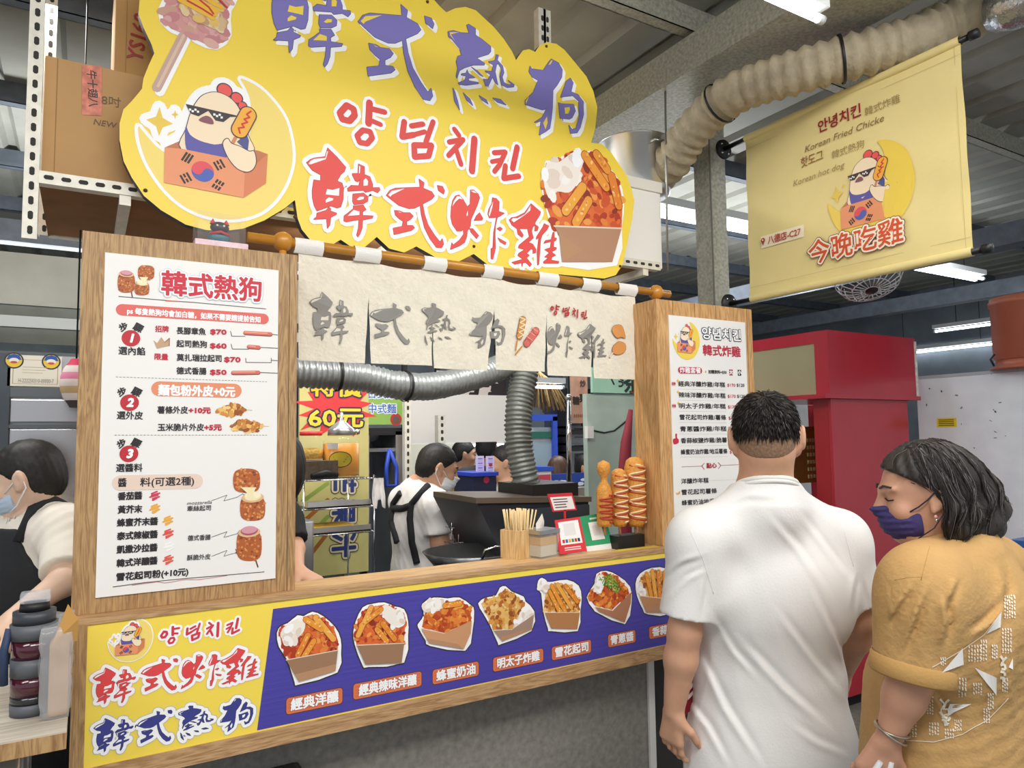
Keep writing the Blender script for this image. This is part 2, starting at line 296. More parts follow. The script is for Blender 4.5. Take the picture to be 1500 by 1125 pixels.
# the shop's round chick emblem, drawn once in emblem units and placed on every print
Fm = frame((200, 100), 5.627)
MC = onsign([(313, 218)])[0]; MHh = onsign([(313, 113)])[0][1]-onsign([(313, 322)])[0][1]
def emblem(a, c, h, lay=3, ring=True, rot=0, sx=1):
    cs, sn = math.cos(rot), math.sin(rot)
    def T(s):
        return [(c[0]+sx*h*((x-MC[0])*cs-(z-MC[1])*sn)/MHh, c[1]+h*((x-MC[0])*sn+(z-MC[1])*cs)/MHh) for x, z in onsign(Fm(s))]
    def t1(x, y): return T([(x, y)])[0]
    u = h/1180
    moon = smooth(T('860,85 1010,160 1140,290 1230,430 1275,600 1285,760 1240,930 1150,1080 1020,1190 860,1240 700,1245 540,1210 390,1140 250,1020 130,860 60,720 20,580 15,480 60,530 220,690 500,800 800,760 930,560 940,400 935,260 890,150'))
    body = smooth(T('475,310 540,230 640,200 740,230 820,300 870,400 920,560 960,690 740,745 370,670 410,500 440,390'), 4)
    comb = [(725, 185, 58), (825, 247, 46), (872, 312, 36)]; dark = '4A3548'
    boxp = T('232,655 890,870 1080,710 1065,950 880,1070 225,945'); arm = smooth(T('715,650 718,605 750,585 780,625 850,650 925,690 965,690 982,770 960,830 910,857 830,830 760,750'), 3)
    star = T('190,320 215,410 300,460 215,490 185,560 160,480 80,425 160,400'); st2 = T('318,345 325,370 345,385 325,395 318,420 310,395 285,382 310,372')
    hd = [t1(918, 385), t1(848, 515)]
    if ring:
        a.polyrim(moon, 26*u, 'FFFFFF', lay-1); a.polyrim(body, 62*u, 'FFFFFF', lay-1); a.polyrim(star, 50*u, 'FFFFFF', lay-1); a.polyrim(st2, 45*u, 'FFFFFF', lay-1)
        a.line(hd, 95*u, 'FFFFFF', lay-1); a.poly(T('180,600 420,470 420,680 232,700'), 'FFFFFF', lay-1)
        for x, y, r in comb: a.ell(t1(x, y), (r+52)*u, (r+52)*u, 'FFFFFF', lay-1)
    a.poly(moon, 'FADF78' if ring else 'F3D455', lay); a.poly(star, 'F0CE50', lay); a.poly(st2, 'F0CE50', lay)
    for x, y, r in comb: a.ell(t1(x, y), (r+5)*u, (r+5)*u, dark, lay+1); a.ell(t1(x, y), (r-5)*u, (r-5)*u, 'EF5A55', lay+2)
    a.poly(T('232,655 370,595 1000,680 1080,710 890,870'), 'C9784F', lay+1)
    a.polyrim(body, 6*u, dark, lay+3); a.poly(body, 'FCE6C4', lay+4)
    a.poly(smooth(T('405,480 440,550 520,600 640,632 725,632 735,755 560,715 425,690 398,590')), '5D58A8', lay+5); a.poly(T('825,610 905,540 925,600 915,690'), '4D5590', lay+5)
    a.poly(T('232,655 375,668 745,742 890,870 880,1070 225,945'), 'EE9A6C', lay+6); a.poly(T('890,870 1080,710 1065,950 880,1070'), 'DE8355', lay+6)
    a.poly(T('405,298 830,395 828,405 770,405 715,448 650,435 590,355 510,400 450,380 420,330'), '3A3236', lay+6)
    for x, y in ((440, 345), (462, 358), (484, 345), (505, 362), (640, 385), (662, 398), (684, 388), (700, 410)): a.poly(T([(x-9, y-9), (x+9, y-7), (x+9, y+9), (x-9, y+9)]), 'FFFFFF', lay+7)
    a.poly(smooth(T('510,430 570,395 620,420 632,465 565,455')), '8A5560', lay+6)
    a.line([t1(815, 575), t1(785, 630)], 14*u, 'D98A5E', lay+6); a.line(hd, 70*u, dark, lay+7, n=16); a.line(hd, 61*u, 'F6B33C', lay+8, n=16)
    a.line([t1(*q) for q in ((940, 360), (905, 385), (930, 410), (885, 425), (912, 450), (865, 465), (885, 492), (838, 498), (850, 540))], 7*u, 'D8352C', lay+9, n=6)
    a.polyrim(arm, 7*u, dark, lay+7); a.poly(arm, 'FCE6C4', lay+8)
    ctr = t1(545, 855); ax = t1(645, 900); ang = math.atan2(ax[1]-ctr[1], ax[0]-ctr[0]); R_ = 84*u
    a.ell(ctr, R_, R_, 'E4505A', lay+7, n=30)
    a.poly([(ctr[0]+R_*math.cos(ang+math.pi+math.pi*i/16), ctr[1]+R_*math.sin(ang+math.pi+math.pi*i/16)) for i in range(17)], '4A62B8', lay+8)
    q = lambda s: (ctr[0]+s*R_/2*math.cos(ang), ctr[1]+s*R_/2*math.sin(ang))
    a.ell(q(-1), R_/2, R_/2, 'E4505A', lay+9); a.ell(q(1), R_/2, R_/2, '4A62B8', lay+9)
    for cx, cy, dx, dy, brk in ((418, 742, -.55, .83, 0), (680, 800, .5, .86, 1), (405, 908, .5, .86, 1), (670, 965, -.6, .8, 2)):
        for k in (-1, 0, 1):
            ox, oy = cx+k*30*abs(dy), cy-k*22*dx*(1 if dx > 0 else 1)
            if brk == 0 or (brk == 1 and k != 0): a.seg(t1(ox-dx*40, oy-dy*40), t1(ox+dx*40, oy+dy*40), 8*u, '2A2426', lay+7)
            else: a.seg(t1(ox-dx*40, oy-dy*40), t1(ox-dx*6, oy-dy*6), 8*u, '2A2426', lay+7); a.seg(t1(ox+dx*6, oy+dy*6), t1(ox+dx*40, oy+dy*40), 8*u, '2A2426', lay+7)
def inside(p, poly):
    r = False; n = len(poly)
    for i in range(n):
        (x1, y1), (x2, y2) = poly[i], poly[i-1]
        if (y1 > p[1]) != (y2 > p[1]) and p[0] < (x2-x1)*(p[1]-y1)/(y2-y1)+x1: r = not r
    return r
def blobs(a, poly, cols, n, r0, r1, lay, rng, elong=1.6):
    xs = [p[0] for p in poly]; ys = [p[1] for p in poly]; k = 0; i = 0
    while k < n and i < n*20:
        i += 1; p = (rng.uniform(min(xs), max(xs)), rng.uniform(min(ys), max(ys)))
        if not inside(p, poly): continue
        r = rng.uniform(r0, r1); a.ell(p, r*elong, r, rng.choice(cols), lay+k*.03, rng.uniform(0, 3.14), 9); k += 1
FRY = ['D9772E', 'E8923A', 'C75A24', 'B8431F', 'F0A948', 'DE6B2A', 'A63A1C', 'E9843A']
RED = ['D4552A', 'C2401F', 'E46F32', 'E8873C', 'B4381C', 'F0A04A', '8E2E1A', 'DB5F2C']
GOLD = ['E0A24E', 'C97F35', 'EDBD6C', 'B56A2B', 'F3D08C', 'D8913F', '9A5222']
def foodbox(a, out, box, food, pal, seed, cream=None, lay=4, boxc='B08060', extra=None, ow=.004, flat=None, dk=True):
    rng = random.Random(seed); w = max(p[0] for p in food)-min(p[0] for p in food)
    if out:
        o = smooth(out, 2)
        if dk: a.polyrim(o, .0035, '3A3430', lay-2)
        a.poly(o, 'FFFFFF', lay-1)
    a.poly(food, pal[2], lay); blobs(a, food, pal, 150, w*.018, w*.05, lay+.5, rng)
    if cream: a.poly(smooth(cream), 'F7EEE4', lay+6); blobs(a, cream, ['FFFFFF', 'F3E6DA', 'E9D8CB', 'FBF6F0'], 14, w*.03, w*.07, lay+6.2, rng)
    for q, c in (extra or []): a.line(q, w*.055, '9A3A1C', lay+7.4, n=10); a.line(q, w*.048, c, lay+7.6, n=10); blobs(a, [(q[0][0]-w*.03, q[0][1]-w*.03), (q[1][0]-w*.03, q[1][1]-w*.03), (q[1][0]+w*.03, q[1][1]+w*.03), (q[0][0]+w*.03, q[0][1]+w*.03)], ['F3B65A', 'E07A2C', 'F8D08A'], 8, w*.008, w*.016, lay+7.8, rng)
    a.poly(box, boxc, lay+9); b = box
    a.line([b[0], b[1]], w*.008, 'E8D8C4', lay+9.5); m = [((b[i][0]*.8+b[-1-i][0]*.2), (b[i][1]*.8+b[-1-i][1]*.2)) for i in (0, 1)]
    a.poly([((p[0]+q[0]*2)/3, (p[1]+q[1]*2)/3) for p, q in ((b[0], b[-1]), (b[1], b[-2]))]+[b[-2], b[-1]], 'BC8E6A', lay+9.3)
# ------------------------------------------------------------------ the big yellow cut-out sign
SIGN = '203,20 210,40 222,65 226,78 218,95 210,115 208,130 193,148 181,160 175,181 175,205 181,236 193,260 211,287 236,308 272,329 302,337 330,338 356,335 387,323 417,305 432,293 436,320 442,336 455,352 478,364 499,351 515,362 532,364 552,347 570,364 592,370 610,361 640,378 670,384 694,372 715,388 760,395 820,402 885,408 902,403 912,388 919,355 926,320 929,294 925,277 919,259 908,242 895,223 882,211 866,209 872,187 875,157 869,133 859,112 842,91 827,73 815,64 800,62 790,67 784,76 775,72 766,74 759,83 756,88 750,75 738,57 723,39 712,29 697,15 682,10 667,12 654,18 646,11 636,0 600,-35 540,-62 470,-80 400,-86 330,-80 270,-62 225,-35 205,-5'
t = thing('shop_sign', 'large yellow cut-out shop sign with purple and red brush characters over the stall', 'sign', (1.0, YS, 2.2))
outl = onsign(pp(SIGN)); m = MB(); m.prism(outl, YS, YS+.03, mat('FADB4A', .45, key='sign_yellow'), mat('3B3A48', .5)); A = Art(lambda u, v, h: (u, YS-h, v), m)
DX = .011
for ch, off in (('狗', None), ('熱', None)): brush(A, ch, GPX[ch][0], GPX[ch][1], '7F77C0', 6, [(.0018, '55507C', 0, 0), (.005, 'FFFFFF', DX, -DX*.8)], 'FBDD50')
def pxbox(x0, y0, x1, y1, Y):
    c = at((x0+x1)/2, (y0+y1)/2, Y); h = at((x0+x1)/2, y0, Y).z-at((x0+x1)/2, y1, Y).z; return (c.x, c.z), h, at(x1, (y0+y1)/2, Y).x-at(x0, (y0+y1)/2, Y).x
for ch, b in (('式', (526, 5, 637, 136)), ('韓', (390, -55, 515, 92))):
    c, h, w = pxbox(*b, YS); brush(A, ch, c, h, '7F77C0', 6, [(.0018, '55507C', 0, 0), (.005, 'FFFFFF', DX, -DX*.8)], 'FBDD50', w/h/GL[ch][2])
for ch in '韓式炸雞': brush(A, ch, GPX[ch][0], GPX[ch][1], 'E84A42', 8, [(.0015, 'B02028', 0, 0), (.016, 'FFFFFF', 0, 0)])
hangul(A, HQ, HW, 'E2463F', 'FFFFFF', .012, 6)
emblem(A, MC, MHh, 4)
Ff = frame((770, 210), 5.92); T = lambda s: onsign(Ff(s))
foodbox(A, T('130,330 160,200 175,150 250,150 420,60 480,120 520,75 600,70 680,160 760,250 820,350 845,450 850,600 830,740 790,1060 290,1065 290,800 220,730 160,520'), T('240,720 825,740 745,1030 310,1030 285,800'), T('140,320 175,170 250,160 300,150 430,70 490,150 520,85 610,80 700,190 800,320 838,500 830,735 240,715 165,520'),
        RED, 3, T('150,330 180,170 260,170 300,155 430,70 500,130 470,240 440,350 370,430 270,420 230,470 190,470'), 5, 'B88A6C', [(T('510,110 690,380'), 'EE9A34'), (T('610,100 700,230'), 'EE9A34'), (T('740,290 800,540'), 'E8862E'), (T('490,380 340,590'), 'F2A93E'), (T('540,500 430,690'), 'EFA038')], dk=False)
Fh = frame((200, 0), 7.5); T = lambda s: onsign(Fh(s)); rng = random.Random(5)
A.line(T('555,390 250,1010'), .014, 'FFFFFF', 3); A.line(T('510,400 220,970'), .0125, 'C9A79A', 5); A.line(T('520,390 235,950'), .004, 'E0BFA8', 5.5)
hp = T('350,-20 280,130 300,240 380,320 500,370 600,380 650,440 760,490 860,510 950,460 1000,370 990,200 1000,100 1050,20 1080,-80 900,-160 600,-180 420,-120')
A.polyrim(hp, .012, 'FFFFFF', 4); A.poly(hp, 'D79A98', 5); blobs(A, hp, ['D9A09A', 'C98488', 'E0B0A4', 'D29090', 'CFA08C', 'DDA8A8'], 90, .007, .016, 5.3, rng)
hq = T('470,0 520,130 700,260 840,330 960,340 960,220 900,100 850,-60 600,-120'); A.poly(hq, 'D8B48A', 11); blobs(A, hq, ['D9B98C', 'E8C06A', 'C79A78', 'E6CDA0', 'C58A78'], 60, .006, .013, 11.2, rng)
for q in ('470,10 620,90 840,210', '520,-20 700,70 860,170', '600,-40 760,60 880,130', '700,-60 830,40 930,90'): A.line(T(q), .007, 'F3BC3C', 15.5)
for q in ('560,20 720,110 830,180', '690,10 790,90 840,160', '900,0 960,60 990,90'): A.line(T(q), .003, 'C93B2E', 16.2)
m.build('board', t)
for x, y in ((213, 279), (800, 68), (908, 390), (694, 361), (626, 3), (432, 318)):
    b = MB(); p = at(x, y, YS); b.lathe((p.x, YS-.001, p.z), [(0, .006), (.004, .005), (.006, 0)], mat('6A4A3A', .4, .6), 10, Vector((0, -1, 0))); b.build('bolt', t)
# ------------------------------------------------------------------ stall front: menu cabinets, apron, ledge
OAK = wood('oak_upright', '8F6A44', 'BD9868', 'z', 1.8); OAKX = wood('oak_lengthwise', '9C734C', 'C9A274', 'x', 1.6); LEDGE = wood('pale_ledge_wood', 'C09460', 'DFBA86', 'x', 1.4); OAKR = wood('oak_upright_lit', 'B07F48', 'DAAC74', 'z', 1.5)  # same oak twice: darker left, lighter right, the light difference is in the colour
YP = 2.10; XR0, XR1, XL1 = 1.912, 2.455, .524; ZT = 2.12
def cabinet(name, label, x0, x1, z0, z1, depth, m, side):
    t = thing(name, label, 'menu stand', ((x0+x1)/2, YP, z0))
    b = MB(); b.bbox((x0, YP, z0), (x1, YP+.018, z1), m, .0015); b.build('front_board', t)
    b = MB(); b.box((x0, YP+.018, z0), (x0+.018, YP+depth, z1), side); b.build('side_board', t)
    b = MB(); b.box((x1-.018, YP+.018, z0), (x1, YP+depth, z1), side); b.build('side_board', t)
    b = MB(); b.box((x0+.018, YP+.018, z1-.018), (x1-.018, YP+depth, z1), m); b.build('top_board', t)
    for k in ((.012, .982) if x0 < 1 else (.19, .4, .62, .985)):   # board seams
        pass
    return t
CL = cabinet('menu_stand', 'wide oak menu stand beside the serving window with the corn dog step poster', -.018, XL1, 1.155, ZT, .13, OAK, OAK)
b = MB(); b.box((XL1-.0235, YP-.0006, 1.156), (XL1-.022, YP+.001, ZT), mat('5A4026', .8)); b.build('seam', CL)
CRr = cabinet('menu_stand', 'oak menu stand at the serving window end with the fried chicken price poster', XR0, XR1, 1.155, ZT-.008, .145, OAKR, OAKR)
b = MB()
for f in (.16, .38, .6, .94): b.box((XR0+f*(XR1-XR0), YP-.0006, 1.156), (XR0+f*(XR1-XR0)+.0015, YP+.001, ZT-.01), mat('5A4026', .8))
b.build('seam', CRr)
# --- posters
PAPER = mat('F1EFEB', .55, key='poster_paper')
def pl(x, y, Y=YP-.004): p = at(x, y, Y); return (p.x, p.z)
def row(a, t, L, R_, hpx, col, lay=3, bold=0, Y=YP-.004, fit=True, k=.9, **kw):
    p, q = pl(*L, Y), pl(*R_, Y); c = ((p[0]+q[0])/2, (p[1]+q[1])/2); h = (at(L[0], L[1]-hpx/2, Y).z-at(L[0], L[1]+hpx/2, Y).z)
    return a.text(t, c[0], c[1], h, col, lay, bold, align='c', width=(q[0]-p[0]) if fit else None, rot=math.atan2(q[1]-p[1], q[0]-p[0])*.6, **kw)
def poster(name, label, x0, z0, x1, z1):
    b = MB(); b.box((x0, YP-.004, z0), (x1, YP-.0002, z1), PAPER); return b, Art(lambda u, v, h: (u, YP-.004-h, v), b)
F1, F2, F3 = frame((150, 380), 5.623), frame((0, 320), 3.309), frame((0, 620), 3.309)
mb, A = poster('menu_poster', '', .033, 1.194, .469, 2.068); DK, RD = '2A2528', 'C2273C'
def r1(F, t, a, b, h, col, bold=.0005, **k): (L, R_) = F([a, b]); row(A, t, L, R_, h, col, bold=bold, **k)
row(A, '韓式熱狗', *F1([(490, 205), (1305, 262)]), 33, 'CF2A3E', 6, .0019, outline=[(.006, 'FFFFFF'), (.0075, 'C9CCD6')])
A.line([pl(*p) for p in F1([(135, 305), (550, 340), (760, 355), (1345, 408)])], .0009, '4A4246', 2); A.line([pl(*p) for p in F1([(520, 341), (620, 345)])], .0012, 'D9604A', 3)
q0, q1 = [pl(*p) for p in F1([(165, 415), (1325, 490)])]; A.line([q0, q1], .015, 'E26A62', 2, n=20)
r1(F1, 'ps 每隻熱狗均會加白糖，如果不需要請提前告知', (205, 425), (1300, 500), 9, 'FFFFFF', .0006)
NUM = [(F1, (235, 650), (175, 560), (295, 565), '1'), (F2, (628, 893), (592, 842), (662, 842), '2'), (F3, (625, 148), (590, 100), (660, 97), '3')]
for F, c, a1, a2, n in NUM:
    c, a1, a2 = [pl(*p) for p in F([c, a1, a2])]; A.ell(c, .0215, .0215, 'C22A38', 2); A.text(n, c[0], c[1], .026, 'FFFFFF', 6, .0016, align='c', shear=.2)
    A.text('步', a1[0], a1[1], .019, DK, 3, .0008, align='c', rot=.45); A.text('驟', a2[0], a2[1], .020, DK, 3, .0008, align='c', rot=-.45)
r1(F1, '選內餡', (133, 755), (350, 760), 11, DK); r1(F1, '招牌', (435, 575), (545, 577), 8.5, RD); r1(F1, '限量', (430, 803), (540, 806), 8.5, RD)
cp = [pl(*p) for p in F1([(418, 665), (450, 690), (485, 640), (515, 682), (552, 650), (550, 712), (450, 735)])]; A.poly(cp, 'C9A27E', 2); A.line(cp[3:6], .001, '8A6246', 3)
for t, a1, a2, p, b1, b2 in (('長腳章魚', (610, 590), (850, 597), '$70', (890, 597), (1020, 600)), ('起司熱狗', (610, 697), (860, 702), '$60', (888, 712), (1020, 714)), ('莫扎瑞拉起司', (612, 812), (980, 817), '$70', (1005, 825), (1135, 827)), ('德式香腸', (610, 920), (855, 923), '$50', (888, 930), (1020, 931))):
    r1(F1, t, a1, a2, 9.6, DK); r1(F1, p, b1, b2, 8.5, RD, .0011)
def P1(*q, F=F1): return [pl(*p) for p in F(list(q))]
for (x0, y0, x1, y1), st in (((1175, 603, 1385, 615), (1055, 632)), ((1205, 717, 1288, 724), (1060, 738)), ((1075, 932, 1285, 930), None)):
    if st: A.line(P1((st[0], st[1]-40), (st[0]+10, st[1]), (x0, st[1]+2)), .0008, '3A3436', 2)
    A.line(P1((x1, y1), (1442, y1+8)), .0009, '3A3436', 2); A.line(P1((x0, y0+5), (x1, y1+5)), .0053, '6A2A22', 2.5); A.line(P1((x0, y0), (x1, y1)), .005, 'D9705E', 3); A.line(P1((x0, y0-5), (x1-30, y1-5)), .0018, 'EDA08C', 4)
A.line(P1((1180, 815), (1182, 848), (1390, 850), (1390, 812)), .0008, '3A3436', 2); A.line(P1((1390, 830), (1442, 834)), .0009, '3A3436', 2)
def dash(F, a, b, n=46):
    a, b = P1(a, b, F=F); d = ((b[0]-a[0])/n, (b[1]-a[1])/n)
    for i in range(n): A.seg((a[0]+d[0]*i, a[1]+d[1]*i), (a[0]+d[0]*(i+.6), a[1]+d[1]*(i+.6)), .0006, '6A6668', 2)
dash(F1, (110, 968), (1365, 1008)); dash(F2, (555, 1050), (1300, 1050))
q0, q1 = P1((470, 1065), (1085, 1082)); A.line([q0, q1], .0195, 'E8926C', 2, n=20); r1(F1, '麵包粉外皮+0元', (462, 1078), (1090, 1096), 14.5, 'FFFFFF', .0013)
r1(F2, '選外皮', (567, 955), (692, 958), 11, DK); r1(F2, '薯條外皮', (763, 930), (910, 930), 10, DK); r1(F2, '+10元', (915, 931), (1020, 932), 8.5, RD, .0011); r1(F2, '玉米脆片外皮', (765, 1014), (988, 1014), 10, DK); r1(F2, '+5元', (991, 1014), (1073, 1014), 8.5, RD, .0011)
rng = random.Random(11)
for (x0, x1, y, h) in ((1055, 1195, 928, 27), (1113, 1275, 1006, 27)):
    q = P1((x0, y+4), (x0+30, y-h+6), ((x0+x1)/2, y-h), (x1-20, y-h+10), (x1, y), (x1-30, y+h-4), ((x0+x1)/2, y+h), (x0+25, y+h-8), F=F2); A.poly(q, '9A6A38', 2); blobs(A, q, GOLD, 60, .003, .006, 2.3, rng); A.line(P1((x1-10, y), (x1+28, y+2), F=F2), .0006, 'C9A27E', 2)
r1(F3, '選醬料', (563, 218), (690, 217), 11, DK); q0, q1 = P1((585, 289), (945, 281), F=F3); A.line([q0, q1], .0195, 'EBD3C2', 2, n=20)
r1(F3, '醬', (573, 290), (613, 289), 12, DK); r1(F3, '料(可選2種)', (680, 287), (940, 282), 12, DK)
for t, a1, a2, sp, sc in (('番茄醬', (572, 355), (688, 352), (752, 350), 'D2405A'), ('黃芥末', (572, 420), (688, 417), (752, 412), 'F0AE3C'), ('蜂蜜芥末醬', (568, 483), (764, 477), (815, 470), 'F0AE3C'), ('泰式辣椒醬', (568, 548), (763, 540), (817, 533), 'E2544A'), ('凱撒沙拉醬', (567, 613), (762, 604), (820, 597), 'FAFAF8'), ('韓式洋釀醬', (566, 680), (762, 667), (817, 660), 'E2604A'), ('雪花起司粉(+10元)', (565, 745), (912, 722), None, None)):
    r1(F3, t, a1, a2, 10.5, DK, .0008)
    if sp:
        for dx, dy, l in ((-4, -14, 16), (2, -6, 24), (-6, 3, 24), (4, 11, 20), (-2, 18, 12)): A.line(P1((sp[0]+dx-l*.8, sp[1]+dy+5), (sp[0]+dx+l*.8, sp[1]+dy-5), F=F3), .0021, sc, 2+dy*.01)
r1(F3, 'mozzarella', (905, 388), (1025, 382), 6, DK, 0, shear=.3); r1(F3, '牽絲起司', (908, 415), (1022, 411), 7.5, '4A4648', .0003); r1(F3, '德式香腸', (910, 557), (1020, 554), 7.5, '4A4648', .0003); r1(F3, '酥脆外皮', (907, 652), (1020, 648), 7.5, '4A4648', .0003)
for y0, y1, x1 in ((375, 350, 1190), (552, 527, 1175), (645, 618, 1155)): A.line(P1((1025, y0), (1100, y1-2), (1085, y1+26), (1150, y1+8), (x1-15, y1-8), (x1, y1), F=F3), .0006, '3A3638', 2, n=4)
def corn(c, rx, ry, F, top=None, cap=None):
    q = P1((c[0]-rx, c[1]-ry*.6), (c[0]-rx*.5, c[1]-ry), (c[0]+rx*.5, c[1]-ry), (c[0]+rx, c[1]-ry*.6), (c[0]+rx, c[1]+ry*.6), (c[0]+rx*.5, c[1]+ry), (c[0]-rx*.5, c[1]+ry), (c[0]-rx, c[1]+ry*.6), F=F)
    w = q[3][0]-q[0][0]; A.poly(smooth(q), 'B5602E', 3); blobs(A, q, ['C97238', 'D9894A', 'A9552A', 'E0A062', '8E4522', 'CE7D42'], 70, w*.03, w*.06, 3.2, rng, 1.2)
    if top:
        p = P1(c, (c[0], c[1]-ry*.9), F=F)[1]; A.ell(p, w*.46, w*.22, 'E6B98A', 8)
        A.ell((p[0], p[1]+w*.06), w*.36, w*.2, 'A9566A' if top == 'p' else 'F3E2A8', 8.4); A.ell((p[0], p[1]+w*.1), w*.33, w*.16, 'D99AA6' if top == 'p' else 'FAF0CC', 8.8)
A.line(P1((1235, 650), (1250, 697), F=F3), .0016, '6A4028', 2); corn((1207, 592), 58, 72, F3, 'p'); corn((1224, 412), 58, 58, F3, 'c'); A.poly(P1((1165, 310), (1240, 310), (1225, 345), (1245, 370), (1190, 370), (1200, 340), F=F3), 'F5E8B8', 8.9); corn((1195, 278), 62, 56, F3)
A.line(P1((636, 350), (641, 380), F=F2), .0014, '6A4028', 2); corn((612, 312), 40, 46, F2, 'p'); corn((688, 342), 34, 30, F2, 'c'); A.poly(P1((675, 285), (718, 285), (705, 312), (715, 325), (672, 325), (690, 308), F=F2), 'F5E8B8', 8.9); corn((708, 263), 38, 34, F2)
A.line(P1((548, 793), (700, 772), (900, 752), (1280, 720), F=F3), .0009, '4A4246', 2); A.line(P1((640, 785), (760, 768), (800, 774), (900, 757), (960, 758), (1100, 738), F=F3), .0007, 'C97A80', 2.5)
tag(mb.build('menu_poster'), 'white corn dog menu poster with three numbered red steps on the wide oak stand', 'poster')
mb, A = poster('menu_poster', '', 1.972, 1.24, 2.408, 2.052); G1, G2 = frame((970, 460), 8.036), frame((970, 590), 7.03)
emblem(A, pl(*G1([(270, 325)])[0]), .15, 3, False)
r1(G1, '양념치킨', (465, 232), (918, 258), 16, 'FFFFFF', .0012, outline=[(.0042, '2A2A3A')], lay=6); r1(G1, '韓式炸雞', (477, 432), (918, 452), 14.5, 'C02A42', .0013)
A.line(P1((215, 662), (440, 667), F=G1), .0135, 'C02040', 2, n=18); r1(G1, '炸雞套餐', (205, 664), (452, 668), 8, 'FFFFFF', .0005); A.ell(P1((510, 680), F=G1)[0], .0045, .0045, 'E8C23A', 2)
r1(G1, '加購飲料+$30', (540, 682), (755, 688), 5, DK, .0005)
for c, t, k in (((808, 688), '大', 'A82438'), ((908, 691), '小', '1E1C1E')):
    p = P1(c, F=G1)[0]; A.rrect(p[0]-.0105, p[1]-.0125, p[0]+.0105, p[1]+.0125, .001, k, 2); A.text(t, p[0], p[1], .017, 'FFFFFF', 3, .001, align='c')
ROWS = [(G1, '經典洋釀炸雞/年糕', 825, 835, 188, 738), (G1, '辣味洋釀炸雞/年糕', 955, 965, 193, 742), (G1, '明太子炸雞/年糕', 1085, 1090, 195, 745), (G2, '雪花起司炸雞/薯條', 150, 155, 178, 655), (G2, '青蔥醬炸雞/年糕', 272, 270, 182, 660), (G2, '香蒜椒鹽炸雞/脆薯', 392, 387, 190, 663), (G2, '蜂蜜奶油炸雞/地瓜薯條', 508, 502, 190, 668), (G2, '洋釀炸年糕', 810, 802, 195, 475), (G2, '雪花起司薯條', 922, 910, 198, 560), (G2, '蜂蜜奶油地瓜薯條', 1030, 1010, 200, 640)]
for i, (F, t, y0, y1, x0, x1) in enumerate(ROWS):
    r1(F, t, (x0, y0), (x1, y1), 7.2, DK, .0005)
    if i < 7:
        k = 1 if F is G1 else .875; r1(F, '$170', (x0+(577 if i < 3 else 505), y1+3), (x0+(670 if i < 3 else 585), y1+5), 5.5, RD, .0003); r1(F, '$120', (x0+(687 if i < 3 else 600), y1+3), (x0+(777 if i < 3 else 680), y1+5), 5.5, DK, .0003)
        a1, b1 = P1((x0-5, y0+58*k), (x1+10, y1+60*k), F=F); n = 40
        for j in range(n): A.seg((a1[0]+(b1[0]-a1[0])*j/n, a1[1]+(b1[1]-a1[1])*j/n), (a1[0]+(b1[0]-a1[0])*(j+.6)/n, a1[1]+(b1[1]-a1[1])*(j+.6)/n), .0004, '8A8688', 2)
for F, x, y in ((G1, 132, 822), (G1, 137, 1083)):
    p = P1((x, y), F=F)[0]; A.rrect(p[0]-.0095, p[1]-.0085, p[0]+.0095, p[1]+.0085, .001, 'E9C2C8', 2); A.text('招牌' if y < 900 else '限量', p[0], p[1], .009, 'C02040', 3, .0004, align='c')
for F, x, y in ((G1, 180, 785), (G1, 183, 918), (G1, 190, 1050)): p = P1((x, y), F=F)[0]; A.poly([(p[0], p[1]+.009), (p[0]+.003, p[1]+.002), (p[0]+.009, p[1]), (p[0]+.003, p[1]-.003), (p[0], p[1]-.009), (p[0]-.003, p[1]-.003), (p[0]-.009, p[1]), (p[0]-.003, p[1]+.002)], 'E8C23A', 2.5)
A.poly(smooth(P1((108, 385), (120, 368), (135, 365), (133, 325), (150, 318), (152, 362), (168, 378), (165, 415), (120, 428), F=G2)), 'C8283C', 2); A.poly(P1((135, 925), (155, 930), (185, 905), (180, 940), (150, 948), F=G2), 'E8A83A', 2)
A.line(P1((200, 660), (415, 652), F=G2), .0008, 'A82438', 2); A.line(P1((600, 645), (820, 636), F=G2), .0008, 'A82438', 2); A.line(P1((432, 622), (405, 652), (432, 684), F=G2), .0015, 'A82438', 2); A.line(P1((575, 616), (603, 646), (577, 678), F=G2), .0015, 'A82438', 2); r1(G2, '點心', (455, 650), (558, 646), 7, 'A82438', .001)
for i in range(14): A.ell(P1((490+i*20, 800-i*.6), F=G2)[0], .0012, .0012, DK, 2, n=6)
tag(mb.build('menu_poster'), 'white fried chicken price poster behind the customer in the white T-shirt', 'poster')
# --- apron sign board with oak frame
XA0, XA1, ZA0, ZA1, YA = -.012, 2.46, .757, 1.155, 2.05
t = thing('serving_counter', 'long yellow and purple counter front board in an oak frame under the ledge', 'counter', (1.2, YA, ZA0))
m = MB(); m.box((XA0, YA+.012, ZA0), (XA1, YA+.05, ZA1), OAKX); m.build('backing_board', t)
m = MB(); m.box((XA0, YA, ZA1-.015), (XA1, YA+.0125, ZA1), OAKX); m.build('frame_rail', t); m = MB(); m.box((XA0, YA, ZA0), (XA1, YA+.0125, ZA0+.046), OAKX); m.build('frame_rail', t)
for x0, x1 in ((XA0, XA0+.03), (XA1-.03, XA1)): m = MB(); m.box((x0, YA, ZA0+.046), (x1, YA+.0125, ZA1-.015), OAK); m.build('frame_post', t)
m = MB(); YB = YA+.004; m.box((XA0+.03, YB, ZA0+.046), (XA1-.03, YB+.0085, ZA1-.015), mat('FBDF55', .5, key='apron_yellow')); A = Art(lambda u, v, h: (u, YB-h, v), m)
ap = lambda L: [(p.x, p.z) for p in (at(x, y, YB) for x, y in L)]
